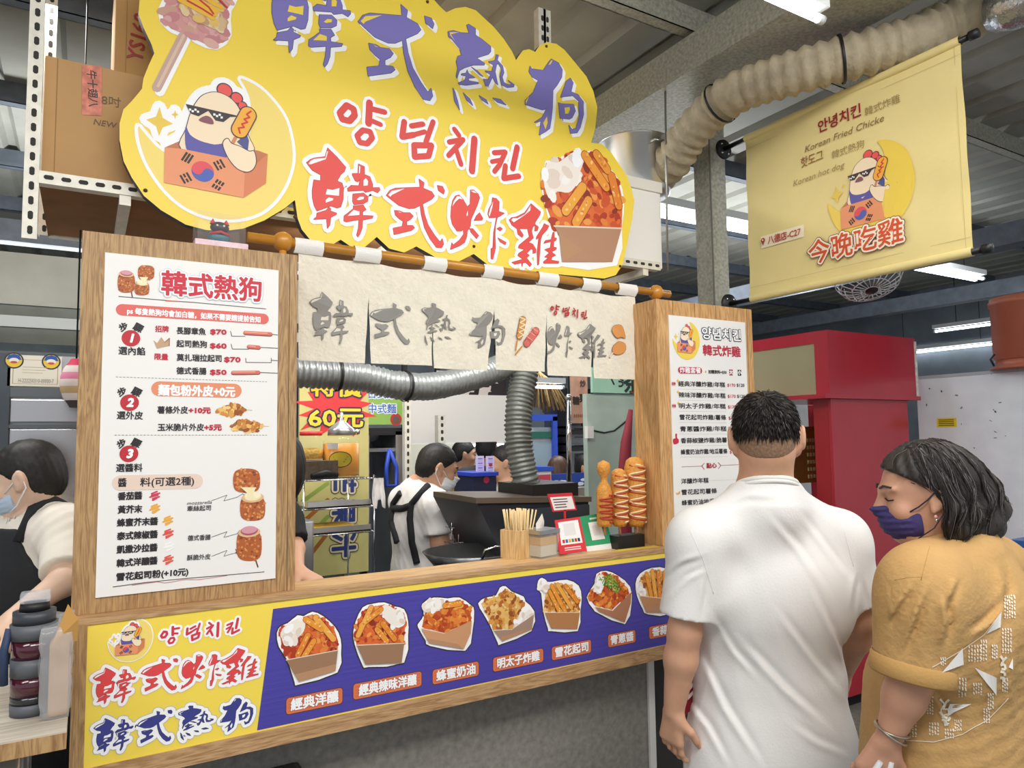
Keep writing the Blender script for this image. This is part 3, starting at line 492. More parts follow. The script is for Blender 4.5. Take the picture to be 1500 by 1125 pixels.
p0, p1 = ap([(400, 892), (376.5, 1070)]); A.poly([p0, p1, (XA1-.03, ZA0+.047), (XA1-.03, p0[1])], mat('4B43A4', .5, bump=.15, bscale=14, key='apron_purple', stretch=(.3, 1, 6)), 1)
Z4 = frame((120, 920), 5.357)
for ch, b, o in (('韓', (85, 283, 425, 612), 0), ('式', (462, 232, 755, 517), 0), ('炸', (780, 190, 1100, 478), 0), ('雞', (1085, 140, 1390, 438), 0), ('韓', (90, 680, 405, 985), 1), ('式', (430, 640, 710, 920), 1), ('熱', (755, 585, 1035, 870), 1), ('狗', (1085, 535, 1345, 810), 1)):
    (x0, y0), (x1, y1) = Z4([b[:2], b[2:]]); c, h, w = pxbox(x0, y0, x1, y1, YB); sl = .2*(x1-x0); h *= .9
    brush(A, ch, c, h, '3B3F8C' if o else 'E5484A', 5, [(.0008, '2A2A4A' if o else 'A82030', 0, 0), (.0085, 'FFFFFF', 0, 0), (.0105, 'E9C9A0' if not o else 'C9C4B0', 0, 0)], sx=w/h/GL[ch][2]*.98)
L_, R_ = ap([(232, 935), (346, 915)]); hangul(A, ((L_[0]+R_[0])/2, (L_[1]+R_[1])/2), R_[0]-L_[0], 'D9364A', 'FFFFFF', .0055, 4, .06)
emblem(A, ap([(189, 940)])[0], .098, 4)
ZA, ZB = frame((300, 800), 3.4625), frame((700, 800), 3.4625)
FOODS = [(ZA, '365,440 385,405 420,390 470,350 500,355 545,332 600,355 660,410 688,470 690,540 672,640 480,700 455,690 420,580 375,510', '410,575 672,525 660,630 475,685', '380,445 400,410 480,365 545,345 600,370 655,420 675,480 672,530 430,580 390,510', RED, '385,435 410,400 470,365 505,375 500,430 450,480 430,500 400,500', 'A07A5C', ['510,370 590,420', '560,360 650,470', '520,450 470,550', '550,480 500,560']),
 (ZA, '752,440 765,380 800,310 850,292 910,285 960,305 1010,320 1030,380 1030,450 1010,590 830,612 800,605 760,500', '768,500 1008,490 995,590 812,598', '762,440 775,380 810,320 860,305 910,295 960,315 1005,335 1015,400 1008,495 768,505', RED, '895,310 920,295 960,318 1003,335 1008,390 975,405 940,395 905,360', 'A07A5C', ['890,320 790,400', '840,310 775,450', '900,390 960,470', '870,420 920,480']),
 (ZA, '1083,390 1110,350 1105,290 1160,260 1230,265 1290,260 1350,300 1365,330 1355,440 1320,530 1140,505 1120,480 1080,410', '1095,415 1210,440 1350,375 1345,440 1310,520 1135,490', '1100,410 1115,340 1180,300 1290,275 1345,310 1350,380 1210,440', FRY, '1115,325 1118,290 1165,266 1215,278 1205,310 1160,325', 'D09A70', ['1215,300 1290,290']),
 (ZB, '0,290 40,260 90,250 110,210 140,203 170,230 230,255 240,280 285,330 270,430 120,495 100,490 60,400 25,340', '75,425 170,420 280,345 270,420 120,480', '15,290 50,265 100,255 140,215 180,240 225,280 230,310 180,410 80,425', GOLD, '185,395 228,310 275,345 180,415', 'A98A78', []),
 (ZB, '300,215 305,175 325,160 350,180 380,180 450,170 510,200 525,260 518,330 505,430 370,430 355,420 330,330 320,240', '335,335 512,335 500,418 368,415', '330,330 345,210 400,190 470,195 510,270 512,335', GOLD, '310,215 315,170 345,185 345,225', 'B98050', ['370,200 440,330', '400,195 470,310', '440,200 500,280', '360,230 410,330']),
 (ZB, '550,260 590,190 600,140 650,125 710,150 770,205 778,290 745,395 610,340 585,320', '590,305 680,325 775,230 770,290 740,385 610,330', '560,260 600,190 605,150 650,135 705,160 760,215 765,240 680,320 590,300', FRY, '585,220 605,150 635,150 625,220', 'B07A58', []),
 (ZB, '798,190 820,140 880,110 960,115 1000,180 985,340 860,345 835,320 805,250', '815,250 985,270 975,335 850,335', '810,190 830,150 880,122 950,128 985,190 985,270 815,250', GOLD, '805,185 830,200 850,260 815,245', 'C08A60', ['850,140 880,270', '880,125 900,270', '910,130 920,265', '940,135 945,270'])]
for i, (F, o, bx, fd, pal, cr, bc, ex) in enumerate(FOODS):
    foodbox(A, ap(F(o)), ap(F(bx)), ap(F(fd)), pal, 20+i, ap(F(cr)), 5, bc, [(ap(F(q)), ['EE9A34', 'F2AC48', 'E98E30'][j % 3]) for j, q in enumerate(ex)])
rng = random.Random(2); q = ap(ZB('610,165 660,145 700,170 720,215 690,235 650,200')); blobs(A, q, ['6E9A3A', '8FB64A', '4F7A2C', 'B4CF6A'], 70, .0015, .0025, 13.2, rng, 5)
for F, tx, a1, a2, w2 in ((ZA, '經典洋釀', (413, 812), (697, 757), 0), (ZA, '經典辣味洋釀', (753, 737), (1098, 674), 0), (ZA, '蜂蜜奶油', (1155, 662), (1388, 622), 0), (ZB, '明太子炸雞', (77, 606), (330, 548), 0), (ZB, '雪花起司', (375, 546), (573, 506), 0), (ZB, '青蔥醬', (660, 481), (798, 456), 0), (ZB, '香蒜椒鹽', (868, 441), (1050, 405), 0)):
    (x0, y0), (x1, y1) = ap(F([a1, a2])); zc = (y0+y1)/2; hh = .0215
    A.rrect(x0-.002, zc-hh-.002, x1+.002, zc+hh+.002, .009, '5A3A34', 2); A.rrect(x0, zc-hh, x1, zc+hh, .008, 'E2794E', 3)
    for j in range(4): A.seg((x0+.006, zc-.014+j*.009), (x1-.006, zc-.013+j*.009), .0009, 'CF6640', 3.5)
    A.text(tx, (x0+x1)/2, zc, .029, 'FFFFFF', 5, .0013, [(.0028, 'B5543A')], align='c', width=(x1-x0)*.84)
m.build('printed_panel', t)
# --- ledge, skirt, cladding below
ZL = 1.145
t = thing('serving_ledge', 'pale wooden serving ledge along the open window', 'counter', (1.2, 2.2, ZL))
m = MB(); m.bbox((XL1, YA+.05, ZL-.03), (XR0, 2.275, ZL), LEDGE, .003); m.build('ledge_board', t)
m = MB(); m.box((-.012, YA+.05, ZL-.028), (XL1, 2.275, ZL+.009), LEDGE); m.build('ledge_end', t); m = MB(); m.box((XR0, YA+.05, ZL-.028), (XA1, 2.275, ZL+.009), LEDGE); m.build('ledge_end', t)
CEM = mat('8C8880', .8, var=.22, vscale=45, bump=.1, bscale=90, key='speckled_cement'); 
m = MB(); m.box((-.01, 2.2, 0), (1.9, 2.23, ZL-.03), CEM); tag(m.build('counter_skirt'), 'speckled grey cement board skirt beneath the counter front', 'panel')
m = MB(); m.box((1.9, 2.19, 0), (1.93, 2.235, ZL-.03), mat('E8E6E0', .5)); tag(m.build('corner_post'), 'slim white corner post at the end of the cement skirt', 'post')
m = MB(); m.box((1.93, 2.3, 0), (2.46, 2.33, ZL-.03), mat('3A3836', .7)); tag(m.build('opening_shade'), 'dark sheet as shade in the opening under the counter end past the white corner post', 'panel')  # dark sheet put in for the shade of the opening past the skirt
# --- curtain rod and noren
ROD = mat('C98A2C', .35, coat=.4, var=.12, vscale=8, key='amber_rod'); YR = 2.235
t = thing('curtain_rod', 'amber wooden rod with ball finials across the stall top', 'rod', (.42, YR, 2.19))
a0, a1 = at(362, 347, YR), at(980, 431, YR); m = MB(); m.tube([a0, a1], .0155, ROD, 16); m.build('pole', t)
for f, lx in ((a0.lerp(a1, .062), 0), (a0.lerp(a1, .957), 1)):
    m = MB(); m.ball(f, .031, ROD, 20); m.build('finial', t); m = MB(); m.lathe((f.x, f.y, ZT-.008), [(.03, 0), (.03, .008), (.012, .014), (.011, f.z-ZT)], ROD, 16); m.build('bracket', t)
CLOTH = mat('EDE5D2', .9, bump=.5, bscale=70, key='linen_cloth', var=.04, vscale=40); YN = YR+.002
TABS = [(430, 472), (518, 556), (619, 652), (706, 734), (786, 815), (850, 876), (902, 929)]
PAN = [(437, 541, 437, 535, 530), (541, 633, 544, 632, 534), (633, 723, 635, 713, 541), (723, 800, 726, 798, 543), (800, 866, 802, 866, 551), (866, 929, 870, 928, 555)]
t = thing('noren_curtain', 'off-white split noren curtain with grey brush characters hung on the amber rod', 'curtain', (1.2, YN, 2.0))
rodz = lambda x: a0.z+(a1.z-a0.z)*(x-a0.x)/(a1.x-a0.x)
def wav(u, v): return .004*math.sin(u*19+v*3)+.0035*math.sin(u*41+1)*(2.2-v)+.002*math.sin(v*55+u*30)
BR = [('韓', (452, 428, 518, 505)), ('式', (541, 443, 602, 504)), ('熱', (617, 444, 669, 508)), ('狗', (687, 456, 740, 512)), ('炸', (801, 473, 838, 524)), ('雞', (844, 474, 889, 528))]
for i, (xt0, xt1, xb0, xb1, yb) in enumerate(PAN):
    m = MB(); n, k = 16, 14
    X0, X1, B0, B1 = at(xt0, 400, YN).x, at(xt1, 400, YN).x, at(xb0, 520, YN).x, at(xb1, 520, YN).x; zb = at((xb0+xb1)/2, yb, YN).z
    vs = []
    for r in range(k+1):
        for c in range(n+1):
            f, g = c/n, r/k; w = max(0, (g-.35)/.65); xl = X0+(B0-X0)*w; xr = X1+(B1-X1)*w; x = xl+(xr-xl)*f
            sag = .012*math.sin(math.pi*f)*(1 if 0 < i else .6); z = (rodz(x)-.024-sag)*(1-g)+zb*g; vs.append((x, YN+wav(x, z)+(1-g)*.004, z))
    m.add(vs, [(r*(n+1)+c, r*(n+1)+c+1, (r+1)*(n+1)+c+1, (r+1)*(n+1)+c) for r in range(k) for c in range(n)], CLOTH, True)
    A = Art(lambda u, v, h: (u, YN+wav(u, v)-.003-h, v), m)
    for ch, b in BR:
        if xt0-8 < (b[0]+b[2])/2 < xt1+8 and not any(xt0-8 < (b[0]+b[2])/2 < xt1+8 and j < i for j, (xt0, xt1, *_) in enumerate(PAN)):
            c, h, w = pxbox(*b, YN); brush(A, ch, c, h*.97, '8E8A84', 2, [(.0006, '6A6660', 0, 0)], 'E4DCC8', w/h/GL[ch][2])
    if i == 3:
        L = lambda s: [(p.x, p.z) for p in (at(x, y, YN) for x, y in frame((700, 320), 3.309)(s))]
        A.line(L('218,640 180,640'.replace('218,640', '190,590')), .003, 'C98A3A', 2); A.line(L('215,620 178,660'), .003, 'C98A3A', 2)
        A.line(L('220,490 200,570'), .0145, '8A4A2A', 2.5); A.line(L('220,490 200,570'), .0125, 'DF9A48', 3); A.line(L('283,545 237,605'), .0155, '9A3A34', 3.5); A.line(L('283,545 237,605'), .0135, 'DC6E60', 4)
        A.line(L('205,480 232,490 203,505 230,515 200,530 226,540 196,552 220,565 195,578'), .0018, 'F6E9C0', 5); A.line(L('262,528 290,548'), .0015, 'F0A898', 5); A.line(L('248,548 275,568'), .0015, 'F0A898', 5); A.line(L('235,572 262,592'), .0015, 'F0A898', 5)
    if i == 4: p, q = at(804, 452, YN), at(857, 462, YN); hangul(A, ((p.x+q.x)/2, (p.z+q.z)/2), q.x-p.x, 'B8242C', None, 0, 3)
    if i == 5:
        L = lambda s: [(p.x, p.z) for p in (at(x, y, YN) for x, y in frame((700, 320), 3.309)(s))]
        for s in ('650,545 660,520 690,518 705,545 712,580 695,575 670,578', '655,620 680,598 710,610 708,645 680,660 655,650'): A.polyrim(smooth(L(s)), .0012, '8A4A2A', 2.5); A.poly(smooth(L(s)), 'E09850', 3)
        A.line(L('655,650 640,672'), .0035, '8A4A2A', 2.4); A.line(L('655,650 640,672'), .0025, 'F3E6CC', 3.2)
    m.build('cloth_panel', t, fix=False)
for x0, x1 in TABS:
    m = MB(); u0, u1 = at(x0, 400, YN).x, at(x1, 400, YN).x; pr = [(-.002, -.03), (-.019, -.012), (-.019, .004), (-.012, .016), (.002, .0195), (.015, .012), (.019, 0), (.016, -.014), (.004, -.03)]
    vs = [(u, YR+p[0], rodz(u)+p[1]) for p in pr for u in (u0, u1)]; m.add(vs, [(2*j, 2*j+1, 2*j+3, 2*j+2) for j in range(len(pr)-1)], mat('F3F0EA', .9, bump=.2, bscale=200), True); m.build('loop', t, fix=False)
# --- clear box with a cat figure on the menu stand
p = at(320, 356, YP+.05); t = thing('display_case', 'clear acrylic case on the wide menu stand top beside the rod end', 'case', (p.x, p.y, ZT))
x0, x1 = at(283, 350, YP+.05).x, at(360, 356, YP+.05).x; y0, y1 = YP+.01, YP+.12
m = MB(); m.bbox((x0, y0, ZT), (x1, y1, ZT+.018), mat('E9C9D0', .4, var=.15, vscale=60), .003); m.build('base', t)
m = MB(); m.bbox((x0+.006, y0+.004, ZT+.018), (x1-.006, y1-.004, ZT+.098), mat('F2F4F6', .05, alpha=.08, key='clear_acrylic'), .004); m.build('cover', t)
t = thing('cat_figurine', 'small striped cat figurine inside the clear acrylic case', 'figurine', ((x0+x1)/2, (y0+y1)/2, ZT+.018)); cx, cy = (x0+x1)/2, (y0+y1)/2; z = ZT+.018
m = MB(); m.ball((cx, cy, z+.022), .024, mat('2F6A78', .4), 16, (1.3, .8, .9)); m.build('body', t); m = MB(); m.ball((cx, cy-.006, z+.05), .02, mat('2E282C', .4), 16, (1.3, .9, .85)); m.build('head', t)
for sg in (-1, 1):
    m = MB(); m.lathe((cx+sg*.018, cy-.004, z+.06), [(.009, 0), (.004, .01), (0, .016)], mat('D23A3E', .4), 8); m.build('ear', t); m = MB(); m.ball((cx+sg*.009, cy-.024, z+.052), .0032, mat('F0E8DC', .4), 8); m.build('eye', t)
m = MB(); m.tube([(cx-.026, cy-.01, z+.03), (cx, cy-.026, z+.034), (cx+.026, cy-.01, z+.03)], .004, mat('C8303A', .5), 8); m.build('collar', t)
# ------------------------------------------------------------------ market hall: floor, roof, beams, back wall
m = MB(); m.box((-6, -4, -.1), (12, 10, 0), mat('77736B', .75, var=.2, vscale=25, bump=.08, bscale=60, key='market_floor')); struct(m.build('floor'))
ZR = 3.45; ROOF = mat('95958C', .6, .2, var=.1, vscale=5, key='roof_sheet'); m = MB(); prof = []; x = -6.0
while x < 12: prof += [(x, 0), (x+.19, 0), (x+.215, .035), (x+.255, .035)]; x += .28
vs = [(px_, y, ZR+h) for px_, h in prof for y in (-1.2, 10)]; m.add(vs, [(2*i, 2*i+1, 2*i+3, 2*i+2) for i in range(len(prof)-1)], ROOF); struct(m.build('ceiling', fix=False))
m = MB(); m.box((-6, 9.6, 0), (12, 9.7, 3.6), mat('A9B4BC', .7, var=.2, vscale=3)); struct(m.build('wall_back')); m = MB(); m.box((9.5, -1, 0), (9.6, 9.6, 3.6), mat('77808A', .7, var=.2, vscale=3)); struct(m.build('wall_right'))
DKB = mat('626A75', .55, .3, var=.2, vscale=12, key='dark_beam')
for i, y in enumerate((2.18, 3.35, 4.4, 5.45, 6.5, 7.6, 8.7)):
    m = MB(); b = GALV if i == 0 else DKB; m.box((-6, y, ZR-.11), (9.5, y+.004, ZR), b); m.box((-6, y, ZR-.11), (9.5, y+.06, ZR-.106), b); m.box((-6, y+.056, ZR-.11), (9.5, y+.06, ZR-.09), b); struct(m.build('ceiling_beam'))
for x0, x1, z0, z1, y0 in ((2.2, 2.56, 3.14, 3.3, -1.0), (-1.9, -1.7, 3.1, 3.3, 1), (5.4, 5.6, 2.85, 3.0, -.5), (7.4, 7.55, 2.85, 3.0, -.5)):
    m = MB(); m.box((x0, y0, z0), (x1, 9.6, z1), GALV if x0 == 2.2 else DKB); struct(m.build('ceiling_beam'))
for y in (4.6, 6.4): m = MB(); m.box((-5, y, 2.66), (1.2, y+.1, 2.78), DKB); m.box((-5, y, 2.2), (1.2, y+.05, 2.26), mat('B4BABA', .5, .1)); m.box((-5, y, 2.32), (1.2, y+.02, 2.6), mat('A8AAA0', .6, var=.15, vscale=4)); struct(m.build('ceiling_beam'))
c0, c1 = at(1041, 300, 2.36).x, at(1064, 300, 2.36).x
m = MB(); m.box((c0, 2.36, 0), (c1, 2.46, 3.14), GALV); m.box((c0-.002, 2.36, 0), (c0+.006, 2.357, 3.14), mat('6A6A62', .6)); struct(m.build('pillar'))
GLOW = mat('F4FAFF', .5, emit=7, key='lit_tube')
def tubelight(x0, y0, x1, y1, z, label, n=1, group='fluorescent fixtures under the market roof'):
    a, b = Vector((x0, y0, z)), Vector((x1, y1, z)); d = (b-a).normalized(); s = Vector((-d.y, d.x, 0)); t = thing('fluorescent_light', label, 'light', (a+b)/2, group)
    w = .03 if n == 1 else .06
    m = MB(); p = [a-s*w, b-s*w, b+s*w, a+s*w]; m.hexa([v+Vector((0, 0, .03)) for v in p]+[v+Vector((0, 0, .075)) for v in p], mat('E9ECEC', .4)); m.build('housing', t)
    for k in range(n):
        o = s*(0 if n == 1 else (-.032 if k == 0 else .032)); m = MB(); m.tube([a+o+d*.02, b+o-d*.02], .014, GLOW, 10); m.build('tube', t)
        for e in (a+o, b+o-d*.025): m = MB(); m.tube([e, e+d*.025], .016, mat('D8DADA', .4), 10); m.build('end_cap', t)
    m = MB(); zt = ZR if abs(d.x) > .5 else ZR; c = (a+b)/2
    for e in (a.lerp(b, .2), a.lerp(b, .8)): m.tube([e+Vector((0, 0, .075)), Vector((e.x, e.y, zt))], .004, BLACK, 6)
    m.build('hanger', t)
p = atZ(1205, 30, 2.98); tubelight(p.x-1.2, p.y, p.x, p.y, 2.98, 'fluorescent tube right under the roof above the beige duct')
p, q = atZ(900, 300, 2.8), atZ(1120, 340, 2.8); tubelight(p.x, (p.y+q.y)/2, q.x+.3, (p.y+q.y)/2, 2.8, 'long bright twin tube fixture seen behind the steel pillar', 2)
p, q = atZ(1313, 386, 2.95), atZ(1405, 408, 2.95); tubelight(p.x, p.y, p.x+1.3, p.y, 2.95, 'twin tube fixture just below the yellow hanging banner', 2)
p, q = atZ(1368, 492, 2.7), atZ(1440, 481, 2.7); tubelight(p.x, p.y, p.x, p.y-1.3, 2.75, 'far tube light over the blue white partition, upper of two')
p = atZ(1402, 506, 2.65); tubelight(p.x, p.y+1, p.x, p.y-.6, 2.62, 'far tube light over the blue white partition, lower of two')
# --- slotted steel rack above the stall with its load
SLOT = mat('E6E2D4', .5, .15, var=.1, vscale=30, key='slotted_angle'); HOLE = mat('35332E', .8)
def slotted(mb, a, b, w=.036, face='y'):   # angle iron from a to b, slots facing the viewer
    a, b = Vector(a), Vector(b); d = (b-a).normalized(); L = (b-a).length; up = Vector((0, 0, 1)) if abs(d.z) < .5 else Vector((1, 0, 0)); k = Vector((0, 1, 0))
    f = lambda t, u, v: a+d*t+up*u+k*v
    mb.hexa([f(0, 0, 0), f(L, 0, 0), f(L, 0, .003), f(0, 0, .003), f(0, w, 0), f(L, w, 0), f(L, w, .003), f(0, w, .003)], SLOT)
    mb.hexa([f(0, 0, .003), f(L, 0, .003), f(L, 0, w), f(0, 0, w), f(0, .003, .003), f(L, .003, .003), f(L, .003, w), f(0, .003, w)], SLOT)
    n = int(L/.042)
    for i in range(n):
        t = .012+i*.042; q = [(t+.004, .35), (t+.02, .35), (t+.024, .45), (t+.024, .6), (t+.02, .7), (t+.004, .7), (t, .6), (t, .45)]; mb.add([f(x_, w*y_, -.0006) for x_, y_ in q], [tuple(range(8))], HOLE)
YK = 2.36; xl = at(57, 245, YK).x; xr = at(968, 396, YK).x; zk = at(60, 268, YK).z; zk2 = zk
t = thing('storage_rack', 'white slotted angle steel rack hung from the roof above the stall', 'rack', (1, YK, zk))
m = MB(); slotted(m, (xl, YK, zk), (xr, YK, zk2)); m.build('front_rail', t); m = MB(); slotted(m, (xl, YK+.6, zk), (xr, YK+.6, zk2)); m.build('rear_rail', t)
for x, z0 in ((xl-.035, zk-.16), (at(790, 45, YK).x, zk), (xr-.6, zk)):
    m = MB(); slotted(m, (x, YK+.004, z0), (x, YK+.004, ZR-.11)); m.build('upright', t)
for x in (xl-.03, xr-.04): m = MB(); slotted(m, (x, YK+.6, zk), (x, YK+.6, ZR-.11)); m.build('upright', t)
for x in (.07, .95, xr-.1):
    m = MB(); m.box((x, YK+.004, zk-.03), (x+.03, YK+.6, zk+.002), SLOT); m.build('cross_brace', t)
m = MB(); m.box((xl, YK+.006, zk+.004), (xr, YK+.6, zk+.016), mat('8A6038', .8, var=.15, vscale=8)); m.build('deck', t)
m = MB(); e = at(975, 112, YK-.01); m.tube([(e.x, YK-.006, 3.2), (e.x-.02, YK-.006, zk)], .005, mat('A0A09A', .4, .7), 8); m.build('hanger_rod', t)
CARD = mat('BE9564', .85, var=.07, vscale=6, key='cardboard'); CARD2 = mat('B48A55', .85, var=.1, vscale=6, key='worn_cardboard')
def carton(name, label, lo, hi, cm=CARD):
    t = thing(name, label, 'box', ((lo[0]+hi[0])/2, (lo[1]+hi[1])/2, lo[2])); m = MB(); m.bbox(lo, hi, cm, .006)
    m.box((lo[0]+.03, lo[1]-.0008, lo[2]+.002), (lo[0]+.032, lo[1]+.002, hi[2]-.002), mat('9A7648', .9)); m.build('carton', t); return t
zd = zk+.016; b1 = carton('cardboard_box', 'large cardboard box with shiny red tape on the rack behind the sign', (at(63, 170, 2.39).x, 2.39, zd), (.52, 2.9, at(120, 92, 2.39).z))
m = MB(); A = Art(lambda u, v, h: (u, 2.389-h, v), m); L = lambda *q: [(p.x, p.z) for p in (at(x, y, 2.389) for x, y in q)]
q = L((120, 95), (149, 97), (149, 170), (120, 168)); A.poly(q, mat('E08A74', .15, var=.35, vscale=40, coat=1), 1); A.text('牛十翅八', *L((135, 130))[0], .024, '3A3034', 2, .0005, align='c', rot=-1.5); m.build('tape', b1)
m = MB(); A = Art(lambda u, v, h: (u, 2.389-h, v), m); A.text('8吋', *L((163, 149))[0], .03, '6A5236', 2, 0, align='c'); A.text('NEW', *L((153, 181))[0], .022, '6A5236', 2, 0, align='c', shear=.2); m.build('marking', b1)
z1 = at(120, 92, 2.39).z; b2 = carton('cardboard_box', 'cardboard box with red marker code tucked behind the sign, upper of two', (at(168, 60, 2.42).x, 2.42, z1), (.62, 2.9, z1+.42), CARD2)
m = MB(); A = Art(lambda u, v, h: (u, 2.419-h, v), m); q = at(203, 55, 2.419); A.text('YS168', q.x, q.z, .052, '9A2A2A', 2, .0012, align='c', rot=1.45); m.build('marking', b2)
lo, hi = (1.72, 2.39, zd), (at(968, 300, 2.39).x, 2.85, at(940, 262, 2.39).z); t = thing('foam_box', 'white lidded foam box on the rack beside the sign edge', 'box', (1.95, 2.6, zd))
m = MB(); m.bbox(lo, (hi[0], hi[1], hi[2]-.05), WHITEP, .008); m.build('tub', t); m = MB(); m.bbox((lo[0]-.008, lo[1]-.008, hi[2]-.05), (hi[0]+.006, hi[1]+.008, hi[2]), mat('EFEBE2', .5), .006); m.build('lid', t)
pr = .17; px_ = at(968, 215, 2.6).x-pr; t = thing('stock_pot', 'shiny stainless steel pot standing on the white foam box', 'pot', (px_, 2.6, hi[2])); zt = at(920, 196, 2.5).z
m = MB(); H = zt-hi[2]; m.lathe((px_, 2.6, hi[2]), [(0, 0), (pr-.02, 0), (pr-.006, .012), (pr-.004, H-.01), (pr+.012, H), (pr+.012, H+.004), (pr-.01, H+.002), (pr-.014, .02), (0, .016)], mat('D0D2D4', .3, .95), 40); m.build('body', t)
for sg in (-1, 1): m = MB(); m.tube([(px_+sg*.05, 2.6-pr*.95, zt-.05), (px_+sg*.045, 2.6-pr*1.14, zt-.045), (px_, 2.6-pr*1.2, zt-.045)], .005, CHROME, 8); m.build('handle', t) if sg < 0 else None
# --- flexible ducts
def duct(name, label, pts, r, m_, ring, amp, straps=()):
    t = thing(name, label, 'duct', pts[0]); P = [Vector(p) for p in pts]; dense = []
    for i in range(len(P)-1):
        a, b, c, d = P[max(i-1, 0)], P[i], P[i+1], P[min(i+2, len(P)-1)]
        n = max(2, int((c-b).length/(ring/4)))
        for j in range(n): s = j/n; dense.append(.5*((2*b)+(c-a)*s+(2*a-5*b+4*c-d)*s*s+(3*b-a-3*c+d)*s**3))
    dense.append(P[-1]); rng = random.Random(3)
    rad = [r-amp+amp*1.6*abs(math.cos(math.pi*i/4))**2+rng.uniform(-amp, amp)*.35 for i in range(len(dense))]
    m = MB(); m.tube(dense, rad, m_, 20); m.build('hose', t)
    for k in straps:
        i = int(k*len(dense)); d = (dense[i+1]-dense[i-1]).normalized(); m = MB(); m.lathe(dense[i]-d*.006, [(r+.007, 0), (r+.009, .002), (r+.009, .01), (r+.007, .012)], BLACK, 20, d); o = m.build('strap', t)
    return t
BEIGE = mat('B3A68C', .7, bump=.5, bscale=55, key='beige_duct', var=.12, vscale=30)
duct('exhaust_duct', 'beige ribbed exhaust duct curving along the roof above the yellow banner', [atX(1475, 4, 2.85), atX(1400, 32, 2.76), atX(1330, 60, 2.64), atX(1200, 96, 2.44), atX(1090, 131, 2.32), atX(1045, 160, 2.3), atX(1008, 200, 2.3), atX(988, 232, 2.31), atX(965, 256, 2.33), atX(935, 272, 2.36)], .085, BEIGE, .052, .009, (.34, .62))
m = MB(); a = atX(1500, -2, 2.75); m.tube([atX(1455, 14, 2.75), atX(1480, 8, 2.75), a+Vector((0, -.25, -.02))], [.075, .085, .1], mat('B9BCC0', .25, .9, bump=.8, bscale=35, key='crumpled_foil'), 18); tag(m.build('foil_duct'), 'crumpled silver foil duct joint at the top edge', 'duct')
GREYD = mat('8E9496', .38, .35, bump=.3, bscale=50, key='grey_duct')
duct('hose_duct', 'grey ribbed duct hanging sideways under the noren curtain', [at(*q, Y) for q, Y in (((405, 545), 2.75), ((470, 548), 2.75), ((530, 553), 2.75), ((580, 564), 2.75), ((630, 566), 2.78), ((680, 556), 2.82), ((720, 543), 2.86), ((752, 530), 2.9))], .056, GREYD, .02, .005, (.2, .45))
duct('hose_duct', 'dark ribbed duct standing upright over the black fryer hood', [at(*q, Y) for q, Y in (((772, 500), 2.88), ((768, 550), 2.86), ((760, 600), 2.84), ((760, 650), 2.82), ((768, 695), 2.8), ((775, 722), 2.8))], .062, mat('777C78', .42, .35, bump=.3, bscale=50, key='dark_duct'), .02, .006)
# --- yellow hanging banner
XB = 2.6; CREAM = mat('EFDD9A', .85, bump=.12, bscale=45, key='banner_cloth', var=.04, vscale=5)
cor = [atX(1093, 206, XB), atX(1404, 57, XB), atX(1428, 367, XB), atX(1100, 439, XB)]; yb0, yb1 = (cor[0].y+cor[3].y)/2, (cor[1].y+cor[2].y)/2; zb1, zb0 = (cor[0].z+cor[1].z)/2, (cor[2].z+cor[3].z)/2
t = thing('hanging_banner', 'yellow canvas hanging banner on two black rods from the pillar', 'banner', (XB, yb0, zb0))
bx = lambda u, v: XB-.004-.004*math.sin(u*9+v*4)-.003*math.sin(v*23+u*5)
m = MB(); n = 26; vs = [(bx(-(yb0+(yb1-yb0)*i/n), zb0+(zb1-zb0)*j/n), yb0+(yb1-yb0)*i/n, zb0+(zb1-zb0)*j/n) for j in range(n+1) for i in range(n+1)]
m.add(vs, [(j*(n+1)+i, j*(n+1)+i+1, (j+1)*(n+1)+i+1, (j+1)*(n+1)+i) for j in range(n) for i in range(n)], CREAM, True)
vs2 = [(v[0]+.003, v[1], v[2]) for v in vs]; m.add(vs2, [(j*(n+1)+i, (j+1)*(n+1)+i, (j+1)*(n+1)+i+1, j*(n+1)+i+1) for j in range(n) for i in range(n)], CREAM, True)
A = Art(lambda u, v, h: (bx(u, v)-.002-h, -u, v), m); bl = lambda q: (lambda p: (-p.y, p.z))(atX(q[0], q[1], XB))
def brow(tx, L, R_, hpx, col, bold=0, lay=5, **k):
    p, q = bl(L), bl(R_); c = ((p[0]+q[0])/2, (p[1]+q[1])/2); cx, cy = (L[0]+R_[0])/2, (L[1]+R_[1])/2
    A.text(tx, c[0], c[1], atX(cx, cy-hpx/2, XB).z-atX(cx, cy+hpx/2, XB).z, col, lay, bold, align='c', width=abs(q[0]-p[0]), **k)
emblem(A, bl((1270, 287)), bl((1270, 216))[1]-bl((1270, 352))[1], 4, False, .02)
brow('안녕치킨', (1201, 187), (1263, 163), 17, '9E2430', .0012); brow('韓式炸雞', (1269, 165), (1320, 145), 12, 'A8925E'); brow('Korean Fried Chicke', (1180, 219), (1295, 174), 12, '8E6E44', shear=.25); brow('핫도그', (1175, 241), (1208, 227), 15, '9C6A34', .0004); brow('韓式熱狗', (1221, 228), (1268, 212), 12, 'A8925E'); brow('Korean hot dog', (1163, 269), (1239, 243), 11, 'A88E58', shear=.25)
p, q = bl((1117, 353)), bl((1179, 341)); A.rrect(p[0], (p[1]+q[1])/2-.027, q[0], (p[1]+q[1])/2+.027, .002, 'FBEFD0', 4); brow('八德店-C27', (1128, 352), (1175, 341), 11, 'B8453C', .0006, 16)
